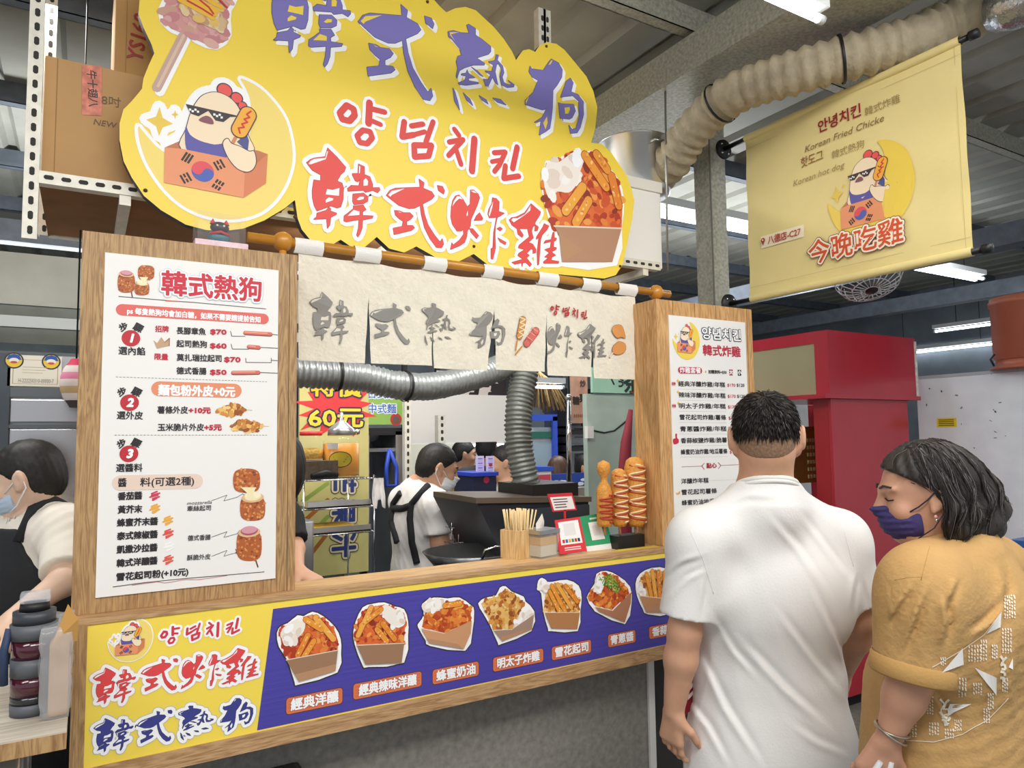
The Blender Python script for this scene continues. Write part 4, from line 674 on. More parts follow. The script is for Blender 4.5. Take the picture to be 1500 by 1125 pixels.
p = bl((1121, 354)); A.ell((p[0], p[1]+.004), .0105, .0105, 'A8303A', 16); A.poly([(p[0]-.009, p[1]), (p[0], p[1]-.02), (p[0]+.009, p[1])], 'A8303A', 16); A.ell((p[0], p[1]+.005), .004, .004, 'FBEFD0', 18)
brow('今晚吃雞', (1187, 367), (1327, 346), 33, 'E0552E', .0016, 18, outline=[(.0085, 'FBF3DC'), (.0115, '8A4A3A')])
for v in (zb0+.05, zb1-.05): A.seg((-yb0, v), (-yb1, v), .0006, 'C8B478', 1)
A.seg((-yb1-.02, zb0), (-yb1-.02, zb1), .0006, 'C8B478', 1); m.build('cloth', t, fix=False)
for z in (zb1, zb0):
    m = MB(); m.tube([(XB+.002, 2.36, z), (XB+.002, yb1-.03, z)], .011, BLACK, 12); m.build('rod', t); m = MB(); m.tube([(XB, yb0, z), (XB, yb1, z)], .0165, CREAM, 16, cap=False); m.build('sleeve', t)
    m = MB(); m.lathe((XB+.002, 2.36, z), [(0, .012), (.045, .012), (.048, 0)], BLACK, 24, Vector((0, -1, 0)))
    for k in range(4): pass
    fl = m.build('flange', t)
    for k in range(4): m = MB(); m.ball((XB+.002+.03*math.cos(k*1.57+.8), 2.347, z+.03*math.sin(k*1.57+.8)), .006, CHROME, 8); m.build('bolt', fl)
    m = MB(); m.lathe((XB+.002, yb1-.03, z), [(.011, 0), (.017, 0), (.017, .028), (0, .03)], BLACK, 16, Vector((0, -1, 0))); m.build('end_cap', t)
# --- wall fan behind the banner
c = atD(1272, 408, 4.6); ax = Vector((-.25, -.35, -.9)).normalized(); t = thing('cage_fan', 'round wire cage fan hanging under the yellow banner', 'fan', c)
WIRE = mat('D0D4D6', .35, .3); u = ax.orthogonal().normalized(); w = ax.cross(u); R_ = .2; m = MB()
for f, h in ((1, .0), (.86, .055), (.55, .085), (.2, .095)): m.tube([c+ax*h+(u*math.cos(a)+w*math.sin(a))*R_*f for a in [2*math.pi*k/32 for k in range(32)]], .003, WIRE, 6, closed=True)
for k in range(22): a = 2*math.pi*k/22; d = u*math.cos(a)+w*math.sin(a); m.tube([c+d*R_-ax*.06, c+d*R_, c+d*R_*.86+ax*.055, c+d*R_*.55+ax*.085, c+d*R_*.1+ax*.097], .0032, WIRE, 5)
m.build('cage', t); m = MB(); m.lathe(c+ax*.09, [(0, .012), (.035, .01), (.045, 0)], DARKSTEEL, 20, ax); m.build('hub', t)
for k in range(3):
    m = MB(); a = 2.09*k; d, e = u*math.cos(a)+w*math.sin(a), u*math.cos(a+1)+w*math.sin(a+1); m.add([c+d*.03, c+d*.17+ax*.02, c+(d+e).normalized()*.18-ax*.02, c+e*.05], [(0, 1, 2, 3)], mat('6A7078', .4), True); m.build('blade', t)
m = MB(); m.lathe(c-ax*.16, [(0, 0), (.06, .01), (.06, .12), (.03, .14)], DARKSTEEL, 20, ax); m.build('motor', t); m = MB(); m.tube([c-ax*.12, c-ax*.25, (c.x+.3, c.y+.4, 3.45)], .015, DARKSTEEL, 8); m.build('arm', t)
# --- red kiosk across the aisle
REDP = mat('B42838', .3, coat=.3, var=.06, vscale=4, key='red_lacquer'); p = atZ(1232, 1037, .05); YC = p.y; xc = at(1213, 520, YC).x; xe = at(1343, 560, YC).x; zf0, zf1 = at(1214, 577, YC).z, at(1213, 483, YC).z
t = thing('red_kiosk', 'glossy red kiosk with a blank beige sign box across the aisle', 'kiosk', ((xc+xe)/2, YC+.3, 0)); yf = atX(1100, 505, xc).y+.12
m = MB(); m.box((xc, YC, zf0), (xe, YC+.02, zf1), REDP); m.box((xc, YC+.09, zf1-.07), (xc+.02, yf, zf1-.02), REDP); m.box((xc, YC+.02, zf0), (xc+.02, YC+.09, zf1-.02), REDP); m.box((xe-.02, YC+.02, zf0), (xe, yf, zf1-.02), REDP); m.box((xc, YC+.02, zf1-.02), (xe, yf, zf1), REDP); m.build('sign_box', t)
m = MB(); m.box((xc+.006, YC+.09, zf0), (xc+.018, yf, zf1-.07), mat('A39A78', .6)); m.build('sign_panel', t)
m = MB(); m.box((xc-.06, YC-.015, zf0-.025), (xe+.01, yf, zf0), REDP); m.build('ledge', t)
xb = at(1222, 700, YC+.02).x; xb2 = at(1335, 700, YC+.02).x; m = MB(); m.bbox((xb, YC+.02, .08), (xb2, YC+.04, zf0-.025), REDP, .004); m.build('front_panel', t)
ys = atX(1196, 700, xb).y; m = MB(); m.box((xb, YC+.04, .08), (xb+.02, ys, zf0-.025), mat('A81E28', .35, coat=.3)); m.build('side_panel', t); m = MB(); m.box((xb2-.02, YC+.04, .08), (xb2, ys+.6, zf0-.025), REDP); m.build('side_panel', t)
m = MB(); m.box((xb+.03, YC+.08, 0), (xb2-.03, ys+.5, .08), mat('1E1C1C', .8)); m.build('under_shadow', t)  # black block stands in for the shadow under the raised kiosk
m = MB(); q = at(1342, 560, YC-.001); m.box((xe-.012, YC-.003, zf0), (xe+.012, YC+.02, zf1-.02), mat('D8D4CC', .6, var=.3, vscale=30)); m.build('edge_strip', t)
m = MB(); BR_ = mat('A88E48', .4, .2); g0, g1 = at(1178, 625, ys+.5), at(1200, 706, ys+.5); m.box((g0.x-.5, ys+.5, g1.z), (g1.x+.02, ys+.51, g0.z), BR_)
for i in range(5):
    for j in range(6): m.box((g0.x+.02+i*.03, ys+.495, g1.z+.03+j*.05), (g0.x+.036+i*.03, ys+.5, g1.z+.055+j*.05), mat('D9CFA0', .5))
tag(m.build('brass_grille'), 'perforated brass coloured grille behind the red kiosk, beside the man', 'grille')
m = MB(); yb_ = yf+.25; m.box((g0.x-1.2, yb_, 0), (g1.x+1.2, yb_+.04, zf0+.1), mat('CBD2D4', .6, var=.15, vscale=6)); m.box((g0.x-1.2, yb_-.2, .85), (g1.x+1.2, yb_, .9), mat('9AA0A0', .5)); tag(m.build('counter_booth'), 'pale grey booth wall seen below the blank beige sign panel', 'booth')
XW = xe+.08; zw = atX(1420, 547, XW).z; PALE = mat('E6F0FA', .6, var=.1, vscale=4, bump=.1, bscale=14, key='scuffed_pale_panel')
t = thing('white_partition', 'scuffed pale blue white partition panel beside the red kiosk', 'partition', (XW, 1.6, 0)); m = MB(); m.box((XW, -.2, .02), (XW+.06, YC+.05, zw), PALE); m.build('panel', t)
m = MB(); rng = random.Random(9); A = Art(lambda u, v, h: (XW-.0005-h, -u, v), m)
for k in range(60): u, v = -rng.uniform(.6, YC), zw-abs(rng.gauss(0, .45)); A.ell((u, v), rng.uniform(.003, .012), rng.uniform(.002, .006), rng.choice(['6A6A68', '8E8A84', '55524E']), 1, rng.uniform(0, 3), 7)
m.build('scuffs', t); m = MB(); m.box((XW-.004, -.2, zw-.012), (XW+.064, YC+.05, zw+.006), mat('AEB6BC', .5)); m.build('top_edge', t)
m = MB(); A = Art(lambda u, v, h: (XW-.001-h, -u, v), m); w_ = lambda q: (lambda p: (-p.y, p.z))(atX(q[0], q[1], XW)); p, q = w_((1373, 626)), w_((1401, 612)); A.poly([p, (q[0], p[1]), q, (p[0], q[1])], 'F0DC2E', 1)
for k in range(4): A.seg((p[0]+.01, p[1]+(q[1]-p[1])*(.2+.2*k)), (q[0]-.015, p[1]+(q[1]-p[1])*(.2+.2*k)), .003, '7A7020', 2)
tag(m.build('yellow_sticker'), 'small yellow notice sticker on the pale partition', 'sticker')
c = atX(1490, 490, XW+.03); rb = .2; t = thing('plastic_tub', 'terracotta coloured plastic tub standing on the pale partition top', 'tub', (XW+.03, c.y, zw)); TERRA = mat('A9614A', .45, var=.08, vscale=6); hb = atX(1480, 436, XW).z-zw; cc = (XW+.12, atX(1441, 500, XW).y-rb-.01, zw+.006)
m = MB(); m.lathe(cc, [(0, 0), (rb+.02, 0), (rb+.02, .012), (rb-.01, .02), (rb-.012, .06), (rb, .07), (rb+.004, hb-.05), (rb+.012, hb-.045), (rb+.012, hb-.02), (rb+.004, hb-.015), (rb+.004, hb), (rb-.008, hb), (rb-.012, .03), (0, .03)], TERRA, 44); m.build('body', t)
m = MB(); m.tube([(cc[0]-rb*.72, cc[1]+rb*.72, zw+.1), (cc[0]-rb*.8, cc[1]+rb*.8, zw+.07), (cc[0]-rb*.74, cc[1]+rb*.74, zw+.03)], .006, DARKSTEEL, 6); m.build('handle', t)
for i, (y0, y1, col, lab, x0) in enumerate(((790, 915, '2F5F9E', 'blue and white carton at the right edge, upper of two', 1478), (935, 1000, '6E9A3A', 'yellow and green carton at the right edge, lower of two', 1485))):
    p, q = atD(x0, y0, 3.0), atD(x0, y1, 3.0); t = thing('packaged_carton', lab, 'box', (p.x+.2, p.y, q.z)); m = MB(); m.bbox((p.x, p.y-.3, q.z), (p.x+.25, p.y, p.z), mat(col, .4), .004); m.build('carton', t)
    m = MB(); m.box((p.x-.001, p.y-.26, q.z+.03), (p.x, p.y-.03, q.z+.1), mat('E8ECEC', .4)); m.build('label', t); m = MB(); m.box((p.x-.0015, p.y-.12, p.z-.1), (p.x, p.y-.02, p.z-.03), mat('F2F4F4' if i == 0 else 'E8D838', .4)); m.build('label', t)
    if i == 0: zz = q.z
    else: sh = (p, q)
p, q = sh; m = MB()
for z in (q.z-.02, zz-.02): m.box((p.x-.03, p.y-.5, z), (p.x+.35, p.y+.03, z+.0195), DARKSTEEL)
for dx, dy in ((-.03, 0), (.32, 0), (-.03, -.5), (.32, -.5)): m.box((p.x+dx, p.y+dy, 0), (p.x+dx+.025, p.y+dy+.025, zz+.35), DARKSTEEL)
tag(m.build('metal_shelf'), 'dark metal shelf at the right edge holding the bright cartons', 'shelf')
# ------------------------------------------------------------------ things on the serving ledge
def ctr(*v): return tuple(sum(q)/len(v) for q in zip(*v))
def rot2(p, c, a): x, y = p[0]-c[0], p[1]-c[1]; return (c[0]+x*math.cos(a)-y*math.sin(a), c[1]+x*math.sin(a)+y*math.cos(a))
def rbox(mb, c, w, d, z0, z1, a, m):
    P = [rot2((c[0]+sx*w/2, c[1]+sy*d/2), c, a) for sx, sy in ((-1, -1), (1, -1), (1, 1), (-1, 1))]; mb.hexa([(*p, z0) for p in P]+[(*p, z1) for p in P], m)
PINE = wood('pine_box', 'C89A5C', 'EBCB94', 'z', 1.2); p = atZ(757, 820, ZL); q = atZ(784, 815, ZL); cb = (p.x+.035, p.y+.05); zb = at(757, 778, p.y).z
t = thing('stick_holder', 'square pine holder full of wooden sticks on the serving ledge', 'holder', (*cb, ZL)); a = math.radians(24)
for k in range(4):
    m = MB(); d = [(0, -1), (1, 0), (0, 1), (-1, 0)][k]; cc = rot2((cb[0]+d[0]*.041, cb[1]+d[1]*.041), cb, a); rbox(m, cc, .09 if d[0] == 0 else .008, .008 if d[0] == 0 else .074, ZL, zb, a, PINE); m.build('side', t)
m = MB(); rbox(m, cb, .074, .074, ZL, ZL+.006, a, PINE); m.build('bottom', t)
rng = random.Random(4); m = MB(); m.tube([(0, 0, 0), (0, 0, .165)], .0026, mat('E9CF9C', .6), 6); s0 = m.build('wooden_stick'); s0['category'] = 'stick'; s0['label'] = 'thin wooden stick standing in the square pine holder'; s0['group'] = 'wooden sticks in the pine holder'
for k in range(46):
    o = s0 if k == 0 else s0.copy()
    if k: COL.objects.link(o)
    u, v = rng.uniform(-.028, .028), rng.uniform(-.028, .028); x, y = rot2((cb[0]+u, cb[1]+v), cb, a); o.location = (x, y, ZL+.007); o.rotation_euler = (-v*4+rng.uniform(-.06, .06), u*4+rng.uniform(-.06, .06), 0)
p = atZ(805, 818, ZL); cn = (p.x, p.y+.055); t = thing('napkin_holder', 'steel lidded glass napkin container with a tissue sticking out', 'holder', (*cn, ZL)); a = math.radians(14)
m = MB(); rbox(m, cn, .098, .09, ZL, ZL+.085, a, mat('E4E8E4', .05, alpha=.28, key='clear_glass')); m.build('jar', t); m = MB(); rbox(m, cn, .085, .077, ZL+.006, ZL+.045, a, mat('C9C4B4', .6)); rbox(m, cn, .085, .077, ZL+.046, ZL+.074, a, mat('C99A3C', .6)); m.build('contents', t)
m = MB(); rbox(m, cn, .104, .096, ZL+.085, ZL+.1, a, STEEL); m.build('lid', t); m = MB(); m.add([(cn[0]-.02, cn[1], ZL+.1), (cn[0]+.02, cn[1]+.01, ZL+.1), (cn[0]+.016, cn[1], ZL+.125), (cn[0]+.002, cn[1]-.008, ZL+.155), (cn[0]-.018, cn[1]+.004, ZL+.118), (cn[0]+.004, cn[1]+.02, ZL+.1)], [(0, 1, 2, 3, 4), (1, 5, 2)], mat('F7EFE4', .9), True); m.build('tissue', t, fix=False)
def placard(name, label, qd, Y0, frame_c, body, parent_z=ZL):
    P = [at(x, y, Y0+(.035 if i < 2 else 0)) for i, (x, y) in enumerate(qd)]   # TL, TR, BR, BL leaning back
    t = thing(name, label, 'sign', tuple((P[2]+P[3])/2)); n = (P[1]-P[0]).cross(P[3]-P[0]).normalized(); n = n if n.y < 0 else -n
    m = MB(); m.hexa([P[3], P[2], P[2]-n*.004, P[3]-n*.004, P[0], P[1], P[1]-n*.004, P[0]-n*.004], mat(frame_c, .35)); U = lambda u, v, h: P[3].lerp(P[2], u).lerp(P[0].lerp(P[1], u), v)+n*h
    A = Art(U, m); body(A); m.build('face', t)
    m = MB(); b0, b1 = P[3].lerp(P[2], .3), P[3].lerp(P[2], .7); tp = P[0].lerp(P[1], .5)-n*.005; m.add([b0+Vector((0, .09, 0)), b1+Vector((0, .09, 0)), tp, tp-Vector((.01, 0, 0))], [(0, 1, 2, 3)], mat(frame_c, .35)); m.build('stand', t); return t
def red_body(A):
    A.poly([(.1, .25), (.9, .25), (.9, .92), (.1, .92)], 'F6F4F2', 1); A.poly([(.28, .5), (.72, .5), (.72, .86), (.28, .86)], 'E3E3E3', 2)
    for i, c in enumerate(('C8283A', '2A6AB0', 'E8A83A', '3A9A50', 'C8283A', '2A2A2A')): A.poly([(.16+.115*i, .3), (.25+.115*i, .3), (.25+.115*i, .4), (.16+.115*i, .4)], c, 2)
    for i in range(2): A.poly([(.2, .08+.06*i), (.8, .08+.06*i), (.8, .11+.06*i), (.2, .11+.06*i)], 'F4D8D8', 2)
def green_body(A):
    A.poly([(0, 0), (1, 0), (1, .16), (0, .16)], 'EEF2EE', 1); A.poly([(.27, .3), (.76, .3), (.74, .8), (.27, .8)], 'F4F6F4', 2); A.poly([(.38, .42), (.66, .42), (.65, .7), (.38, .7)], 'E0E4E0', 3); A.poly([(.36, .87), (.64, .87), (.64, .92), (.36, .92)], 'DDF0E4', 2)
def notice_body(A):
    A.poly([(.06, .08), (.94, .08), (.94, .82), (.06, .82)], 'F4EEEA', 1)
    for i in range(4): A.poly([(.14, .2+.15*i), (.62+.1*(i > 1), .2+.15*i), (.62+.1*(i > 1), .26+.15*i), (.14, .26+.15*i)], '5A4A48', 2)
YL = 2.2
placard('payment_placard', 'red framed white payment placard leaning on the serving ledge', [(813, 762), (849, 757), (860, 807), (820, 812)], YL-.02, 'D8303A', red_body)
placard('payment_placard', 'green payment placard leaning next to the red one on the ledge', [(849, 757), (885, 751), (900, 804), (860, 809)], YL+.015, '35A06C', green_body)
P = [at(x, y, YL+.05) for x, y in ((802, 724), (838, 722), (845, 747), (810, 750))]; t = thing('notice_card', 'small red edged notice card standing above the red placard', 'sign', (P[3].x, P[3].y, ZL)); m = MB()
m.hexa([P[3], P[2], P[2]+Vector((0, .004, 0)), P[3]+Vector((0, .004, 0)), P[0], P[1], P[1]+Vector((0, .004, 0)), P[0]+Vector((0, .004, 0))], mat('D2303A', .4)); A = Art(lambda u, v, h: P[3].lerp(P[2], u).lerp(P[0].lerp(P[1], u), v)+Vector((0, -h, 0)), m); notice_body(A); m.build('card', t)
m = MB(); m.box(((P[2].x+P[3].x)/2-.004, P[3].y, ZL), ((P[2].x+P[3].x)/2+.004, P[3].y+.004, P[3].z+.01), mat('D2303A', .4)); m.build('stem', t)
# corn dog display models
BUN = mat('D9963F', .6, bump=.5, bscale=140, var=.15, vscale=90, key='fried_batter'); SAU1, SAU2 = mat('B5402A', .35), mat('F0DDB0', .35)
def corndog(label, x, ytop, ybot, wpx, Y, sauces, knob=False):
    a, b = at(x, ybot, Y), at(x-2, ytop, Y); r = (at(x+wpx/2, ytop, Y)-at(x-wpx/2, ytop, Y)).length/2; H = (b-a).length; ax = (b-a).normalized(); t = thing('corn_dog_model', label, 'food model', a, 'corn dog display models on the ledge')
    m = MB()
    if knob: m.lathe(a, [(0, 0), (r*.85, .004), (r*.95, .02), (r*.95, H*.52), (r*.8, H*.6), (r*.42, H*.68), (r*.4, H*.74), (r*.72, H*.8), (r*.85, H*.88), (r*.7, H*.96), (0, H)], BUN, 20, ax); top = H*.52
    else: m.lathe(a, [(0, 0), (r*.7, .003), (r, .02), (r*1.03, H*.4), (r, H*.85), (r*.8, H*.95), (r*.4, H*.99), (0, H)], BUN, 20, ax); top = H*.93
    m.build('bun', t); u = Vector((1, 0, 0)); 
    for k, (sm, off) in enumerate(sauces):
        m = MB(); n = 9; pts = []
        for i in range(n*8+1):
            f = i/(n*8); th = math.sin(f*n*math.pi+off)*1.25; h = .02+(top-.03)*f; rr = r*(1.02 if h < H*.85 else .9); pts.append(a+ax*h+Vector((math.sin(th), -math.cos(th), 0))*rr)
        m.tube(pts, .0035, sm, 6); m.build('sauce', t)
    m = MB(); m.tube([a-ax*.03, a+ax*.02], .005, mat('C88A5A', .6), 8); m.build('stick', t); return t
base = at(905, 797, 2.19); m = MB(); m.box((base.x-.01, 2.175, ZL), (at(938, 790, 2.2).x, 2.235, ZL+.05), BLACK); tag(m.build('display_riser'), 'low black riser carrying the corn dog models at the ledge end', 'stand')
for i, (lab, x, y0, y1, w, sc, kb) in enumerate((('corn dog model with a round knob top and red sauce', 886, 674, 772, 19, [(SAU1, 0)], True), ('corn dog model with yellow zigzag sauce, the middle and shorter one', 908, 686, 772, 19, [(SAU2, 0), (SAU1, 1.2)], False), ('tallest corn dog model with white zigzag sauce by the oak stand at the window end', 931, 669, 772, 23, [(SAU2, .5), (SAU1, 1.7)], False))):
    corndog(lab, x, y0, y1, w, 2.2, sc, kb)
m = MB(); e0, e1 = at(905, 800, 2.12).x, at(965, 797, 2.12).x; m.box((e0, 2.11, ZL), (min(e1, XR0-.005), 2.145, ZL+.008), mat('E2C840', .5)); tag(m.build('yellow_strip'), 'flat yellow strip lying at the ledge end beside the riser', 'strip')
# ------------------------------------------------------------------ kitchen behind the window
def pr(x0, y0, x1, y1, Y): a, b = at(x0, (y0+y1)/2, Y), at(x1, (y0+y1)/2, Y); c, d = at((x0+x1)/2, y0, Y), at((x0+x1)/2, y1, Y); return a.x, b.x, d.z, c.z
def panel(name, x0, y0, x1, y1, Y, m_, dep=.02, art=None, parent=None, post=0):
    X0, X1, Z0, Z1 = pr(x0, y0, x1, y1, Y); m = MB(); m.box((X0, Y, Z0), (X1, Y+dep, Z1), m_)
    for q in ((X0, X1-.03) if post else ()): m.box((q, Y+dep, 0 if post > 0 else Z0), (q+.03, Y+dep+.03, Z1 if post > 0 else ZR), DARKSTEEL)
    if art: art(Art(lambda u, v, h: (X0+(X1-X0)*u, Y-h, Z0+(Z1-Z0)*v), m), (X1-X0), (Z1-Z0))
    return m.build(name, parent)
def price_art(A, w, h):
    st = []
    for i in range(28): r = (.62 if i % 2 else .4)*(.85+.3*((i*37) % 7)/7); t_ = 2*math.pi*i/28; st.append((.52+r*math.cos(t_)*.95, .80+r*math.sin(t_)*.24))
    A.poly(st, 'D8363A', 1)
    X = lambda x, y: (x*w, y*h)
    B = Art(lambda u, v, hh: A.fn(u/w, v/h, hh), A.mb)
    B.text('特價', *X(.52, .90), .075, 'F2C42C', 6, .003, [(.0095, '20284A')], align='c', width=w*.72); B.text('60元', *X(.52, .755), .09, 'F2D440', 6, .003, [(.0105, '20284A')], align='c', width=w*.78)
    for i, ch in enumerate('芒果汁'): B.text(ch, *X(.62, .45-.155*i), .105, '2A3A7A', 5, .005, [(.014, 'DCD2A8'), (.018, '3A3A40')], align='c', rot=-math.pi/2)
    for i in range(6): B.line([X(.05, .06+.1*i), X(.4, .2+.08*i)], .01, '8FA84A' if i % 2 else 'A8682A', .5)
tag(panel('price_board', 438, 540, 540, 842, 3.45, mat('C9C27E', .6, var=.12, vscale=6), .02, price_art, post=1), 'tall price board with a red starburst and yellow numbers behind the jars', 'sign')
YS1, YS2 = 2.95, 3.3; t = thing('wire_shelf', 'three tier chrome wire shelf carrying the glass jars in the kitchen', 'shelf', (at(490, 830, YS1).x, YS1, 0)); xa, xb = at(445, 703, YS1).x, at(548, 703, YS1).x
for zi, y in enumerate((703, 745, 783)):
    z = at(490, y, YS1).z; m = MB()
    for yy in (YS1, YS2): m.tube([(xa, yy, z), (xb, yy, z)], .003, CHROME, 6)
    for i in range(22): x = xa+(xb-xa)*i/21; m.tube([(x, YS1, z), (x, YS2, z)], .0015, CHROME, 5)
    m.build('tier', t)
    if zi: m = MB(); m.box((xa+.02, YS1+.01, z+.004), (xb-.01, YS2-.02, z+.009), STEEL); m.box((xa+.02, YS1+.01, z+.004), (xb-.01, YS1+.015, z+.03), STEEL); m.build('tray', t)
for x in (xa, xb):
    for y in (YS1, YS2): m = MB(); m.tube([(x, y, .85), (x, y, at(490, 698, YS1).z)], .004, CHROME, 8); m.build('post', t)
zt = at(490, 703, YS1).z+.004
m = MB(); X0, X1, Z0, Z1 = pr(455, 775, 520, 783, YS1+.05); m.bbox((X0, YS1+.06, at(490, 783, YS1).z+.009), (X1, YS1+.2, at(490, 783, YS1).z+.03), mat('E9B83C', .6, var=.2, vscale=40), .006); tag(m.build('yellow_slab'), 'flat yellow slab of food on the lowest tray of the wire shelf', 'food')
GLASS = mat('EAF0EE', .04, alpha=.07, key='jar_glass')
x0, x1, z0, z1 = pr(440, 632, 478, 680, YS1+.12); r = (x1-x0)/2; c = ((x0+x1)/2, YS1+.16); m = MB(); zc = zt+.075; m.box((x0-.02, YS1+.05, zt), (x1+.03, YS1+.3, zc), mat('8A7A66', .8, var=.25, vscale=60)); tag(m.build('woven_crate'), 'small grey brown crate under the red lidded jar', 'crate')
t = thing('candy_jar', 'clear jar with a red lid and yellow chips on the grey crate', 'jar', (*c, zc)); H = z1-zc
m = MB(); m.lathe((*c, zc), [(0, .001), (r*.8, .002), (r, .015), (r, H*.7), (r*.8, H*.82), (r*.78, H*.9)], GLASS, 28); m.build('glass', t); m = MB(); m.lathe((*c, zc), [(0, .004), (r*.92, .006), (r*.93, H*.36), (r*.5, H*.42), (0, H*.4)], mat('E6B84E', .7, var=.25, vscale=120, bump=.6, bscale=120), 22); m.build('chips', t)
m = MB(); m.lathe((*c, zc), [(r*.83, H*.86), (r*.86, H*.87), (r*.86, H), (0, H+.003)], mat('D23036', .4), 28); m.build('lid', t)
x0, x1, z0, z1 = pr(482, 640, 536, 700, YS1+.05); r = (x1-x0)/2; c = ((x0+x1)/2, YS1+.14); t = thing('juice_dispenser', 'big glass jar of orange juice with a steel lid and yellow label', 'jar', (*c, zt)); H = z1-zt
m = MB(); m.lathe((*c, zt), [(0, .001), (r*.95, .002), (r, .02), (r, H*.88), (r*.86, H*.97), (r*.66, H*1.02), (r*.64, H*1.06)], GLASS, 32); m.build('glass', t); m = MB(); m.lathe((*c, zt), [(0, .004), (r*.93, .006), (r*.96, .02), (r*.96, H*.84), (0, H*.84)], mat('EFA22A', .35, key='orange_juice'), 30); m.build('juice', t)
m = MB(); m.lathe((*c, zt), [(r*.7, H*1.04), (r*.74, H*1.05), (r*.7, H*1.2), (r*.55, H*1.26), (r*.3, H*1.36), (r*.1, H*1.42), (r*.08, H*1.62), (0, H*1.63)], mat('B9BCBE', .3, .8), 30); m.build('lid', t); m = MB(); m.ball((c[0]+r*.75, c[1]-.03, zt+H*1.12), .014, CHROME, 10); m.build('knob', t)
def cyl_art(A_fn, m): return Art(A_fn, m)
m = MB(); A = Art(lambda u, v, h: (c[0]+(r+.001+h)*math.sin(u/r-.35), c[1]-(r+.001+h)*math.cos(u/r-.35), zt+H*.45+v), m)

for rx, ry, cc_, ly in ((.05, .034, '20202A', 1), (.046, .031, 'F2D83C', 3)):
    U_ = [-rx*math.cos(math.pi*k/18) for k in range(19)]
    for a_, b_ in zip(U_, U_[1:]): ha, hb_ = ry*math.sqrt(max(0, 1-(a_/rx)**2)), ry*math.sqrt(max(0, 1-(b_/rx)**2)); A.face([(a_, -ha), (b_, -hb_), (b_, hb_), (a_, ha)], [(0, 1, 2, 3)], cc_, ly)
for k in range(3): A.seg((-.03+.006*k, .01-.01*k), (.03-.006*k, .01-.01*k), .0018, '5A7A3A', 5)
[A.poly([(-.06+.01*k, .045), (-.05+.01*k, .045), (-.05+.01*k, .07), (-.06+.01*k, .07)], 'EEF0F0', 2) for k in range(5)]; m.build('label', t)
m = MB(); q = at(480, 700, YS1); m.tube([(q.x-.06, YS1+.02, zt+.012), (q.x, YS1+.03, zt+.02), (q.x+.05, YS1+.02, zt+.012)], [.012, .02, .012], BLACK, 10); tag(m.build('black_gloves'), 'black gloves lying on the wire shelf front edge', 'gloves')
m = MB(); X0, X1, Z0, Z1 = pr(545, 700, 562, 738, YS1-.02); n = 8; vs = [(X0+(X1-X0)*i/n, YS1-.03+.012*math.sin(i*2.1+j*.7), Z0-.02*math.sin(i)*(j == 0)+(Z1-Z0)*j/6) for j in range(7) for i in range(n+1)]; m.add(vs, [(j*(n+1)+i, j*(n+1)+i+1, (j+1)*(n+1)+i+1, (j+1)*(n+1)+i) for j in range(6) for i in range(n)], mat('E8E4E2', .9), True); tag(m.build('kitchen_towel', fix=False), 'white towel hanging at the wire shelf corner', 'towel')
# steel cabinet and prep table
X0, X1, Z0, Z1 = pr(436, 765, 463, 850, 2.75); m = MB(); m.bbox((X0, 2.78, 0), (X1, 2.98, Z1), STEEL, .006); tag(m.build('steel_bin'), 'brushed steel box cabinet beside the window frame', 'cabinet')
m = MB(); za = .93; m.box((.78, 2.86, za-.03), (1.16, 3.4, za), mat('6A6C70', .3, .8)); m.box((.8, 2.9, 0), (1.14, 2.92, za-.03), DARKSTEEL); tag(m.build('prep_table'), 'low dark steel prep table inside the kitchen', 'table')
def menu_art(A, w, h):
    B = Art(lambda u, v, hh: A.fn(u/w, v/h, hh), A.mb)
    B.text('日式飯', w*.42, h*.82, .05, '3A6AC0', 4, .001, [(.006, 'EEF4FF')], align='c'); B.text('中式麵', w*.42, h*.42, .05, '3A6AC0', 4, .001, [(.006, 'EEF4FF')], align='c'); A.ell((.78, .14), .15, .17, 'C0303A', 2); A.ell((.78, .13), .1, .1, '6A5A50', 3)
    for k in range(4): A.seg((.82, .95-.05*k), (.95, .95-.05*k), .006, '3A5A3A', 2)
tag(panel('menu_board', 536, 568, 592, 622, 3.9, mat('8FB85A', .5), .02, menu_art), 'green menu board with blue lettering behind the price board', 'sign')
t = thing('steel_cabinet', 'open steel cabinet with a blue strap below the green menu board', 'cabinet', (at(565, 700, 3.8).x, 3.8, 0)); X0, X1, Z0, Z1 = pr(536, 632, 592, 715, 3.8)
m = MB(); m.box((X0, 3.8, 0), (X0+.02, 4.2, Z1), STEEL); m.box((X1-.05, 3.8, 0), (X1, 4.2, Z1), STEEL); m.box((X0, 4.18, 0), (X1, 4.2, Z1), mat('8E98A2', .4)); m.box((X0, 3.8, Z1-.02), (X1, 4.2, Z1+.02), BLACK); m.build('carcass', t)
m = MB(); m.box((X0+.02, 3.84, Z0+.2), (X1-.05, 4.18, Z0+.22), STEEL); m.build('shelf', t); m = MB(); m.lathe(((X0+X1)/2-.07, 3.95, Z0+.25), [(0, 0), (.07, .01), (.1, .06), (.105, .08)], STEEL, 20); m.build('bowl', t)
m = MB(); q = at(573, 690, 3.79); m.tube([(q.x-.01, 3.79, q.z+.12), (q.x+.03, 3.785, q.z+.02), (q.x+.03, 3.785, q.z-.08), (q.x-.03, 3.785, q.z-.08), (q.x-.03, 3.785, q.z+.02), (q.x-.01, 3.79, q.z+.12)], .012, mat('2A4AB8', .5), 8); m.build('strap', t)
m = MB(); slotted(m, (at(593, 640, 3.7).x, 3.7, 0), (at(593, 640, 3.7).x, 3.7, at(593, 570, 3.7).z)); tag(m.build('slotted_post'), 'slotted steel post at the left edge of the white signboard', 'post')
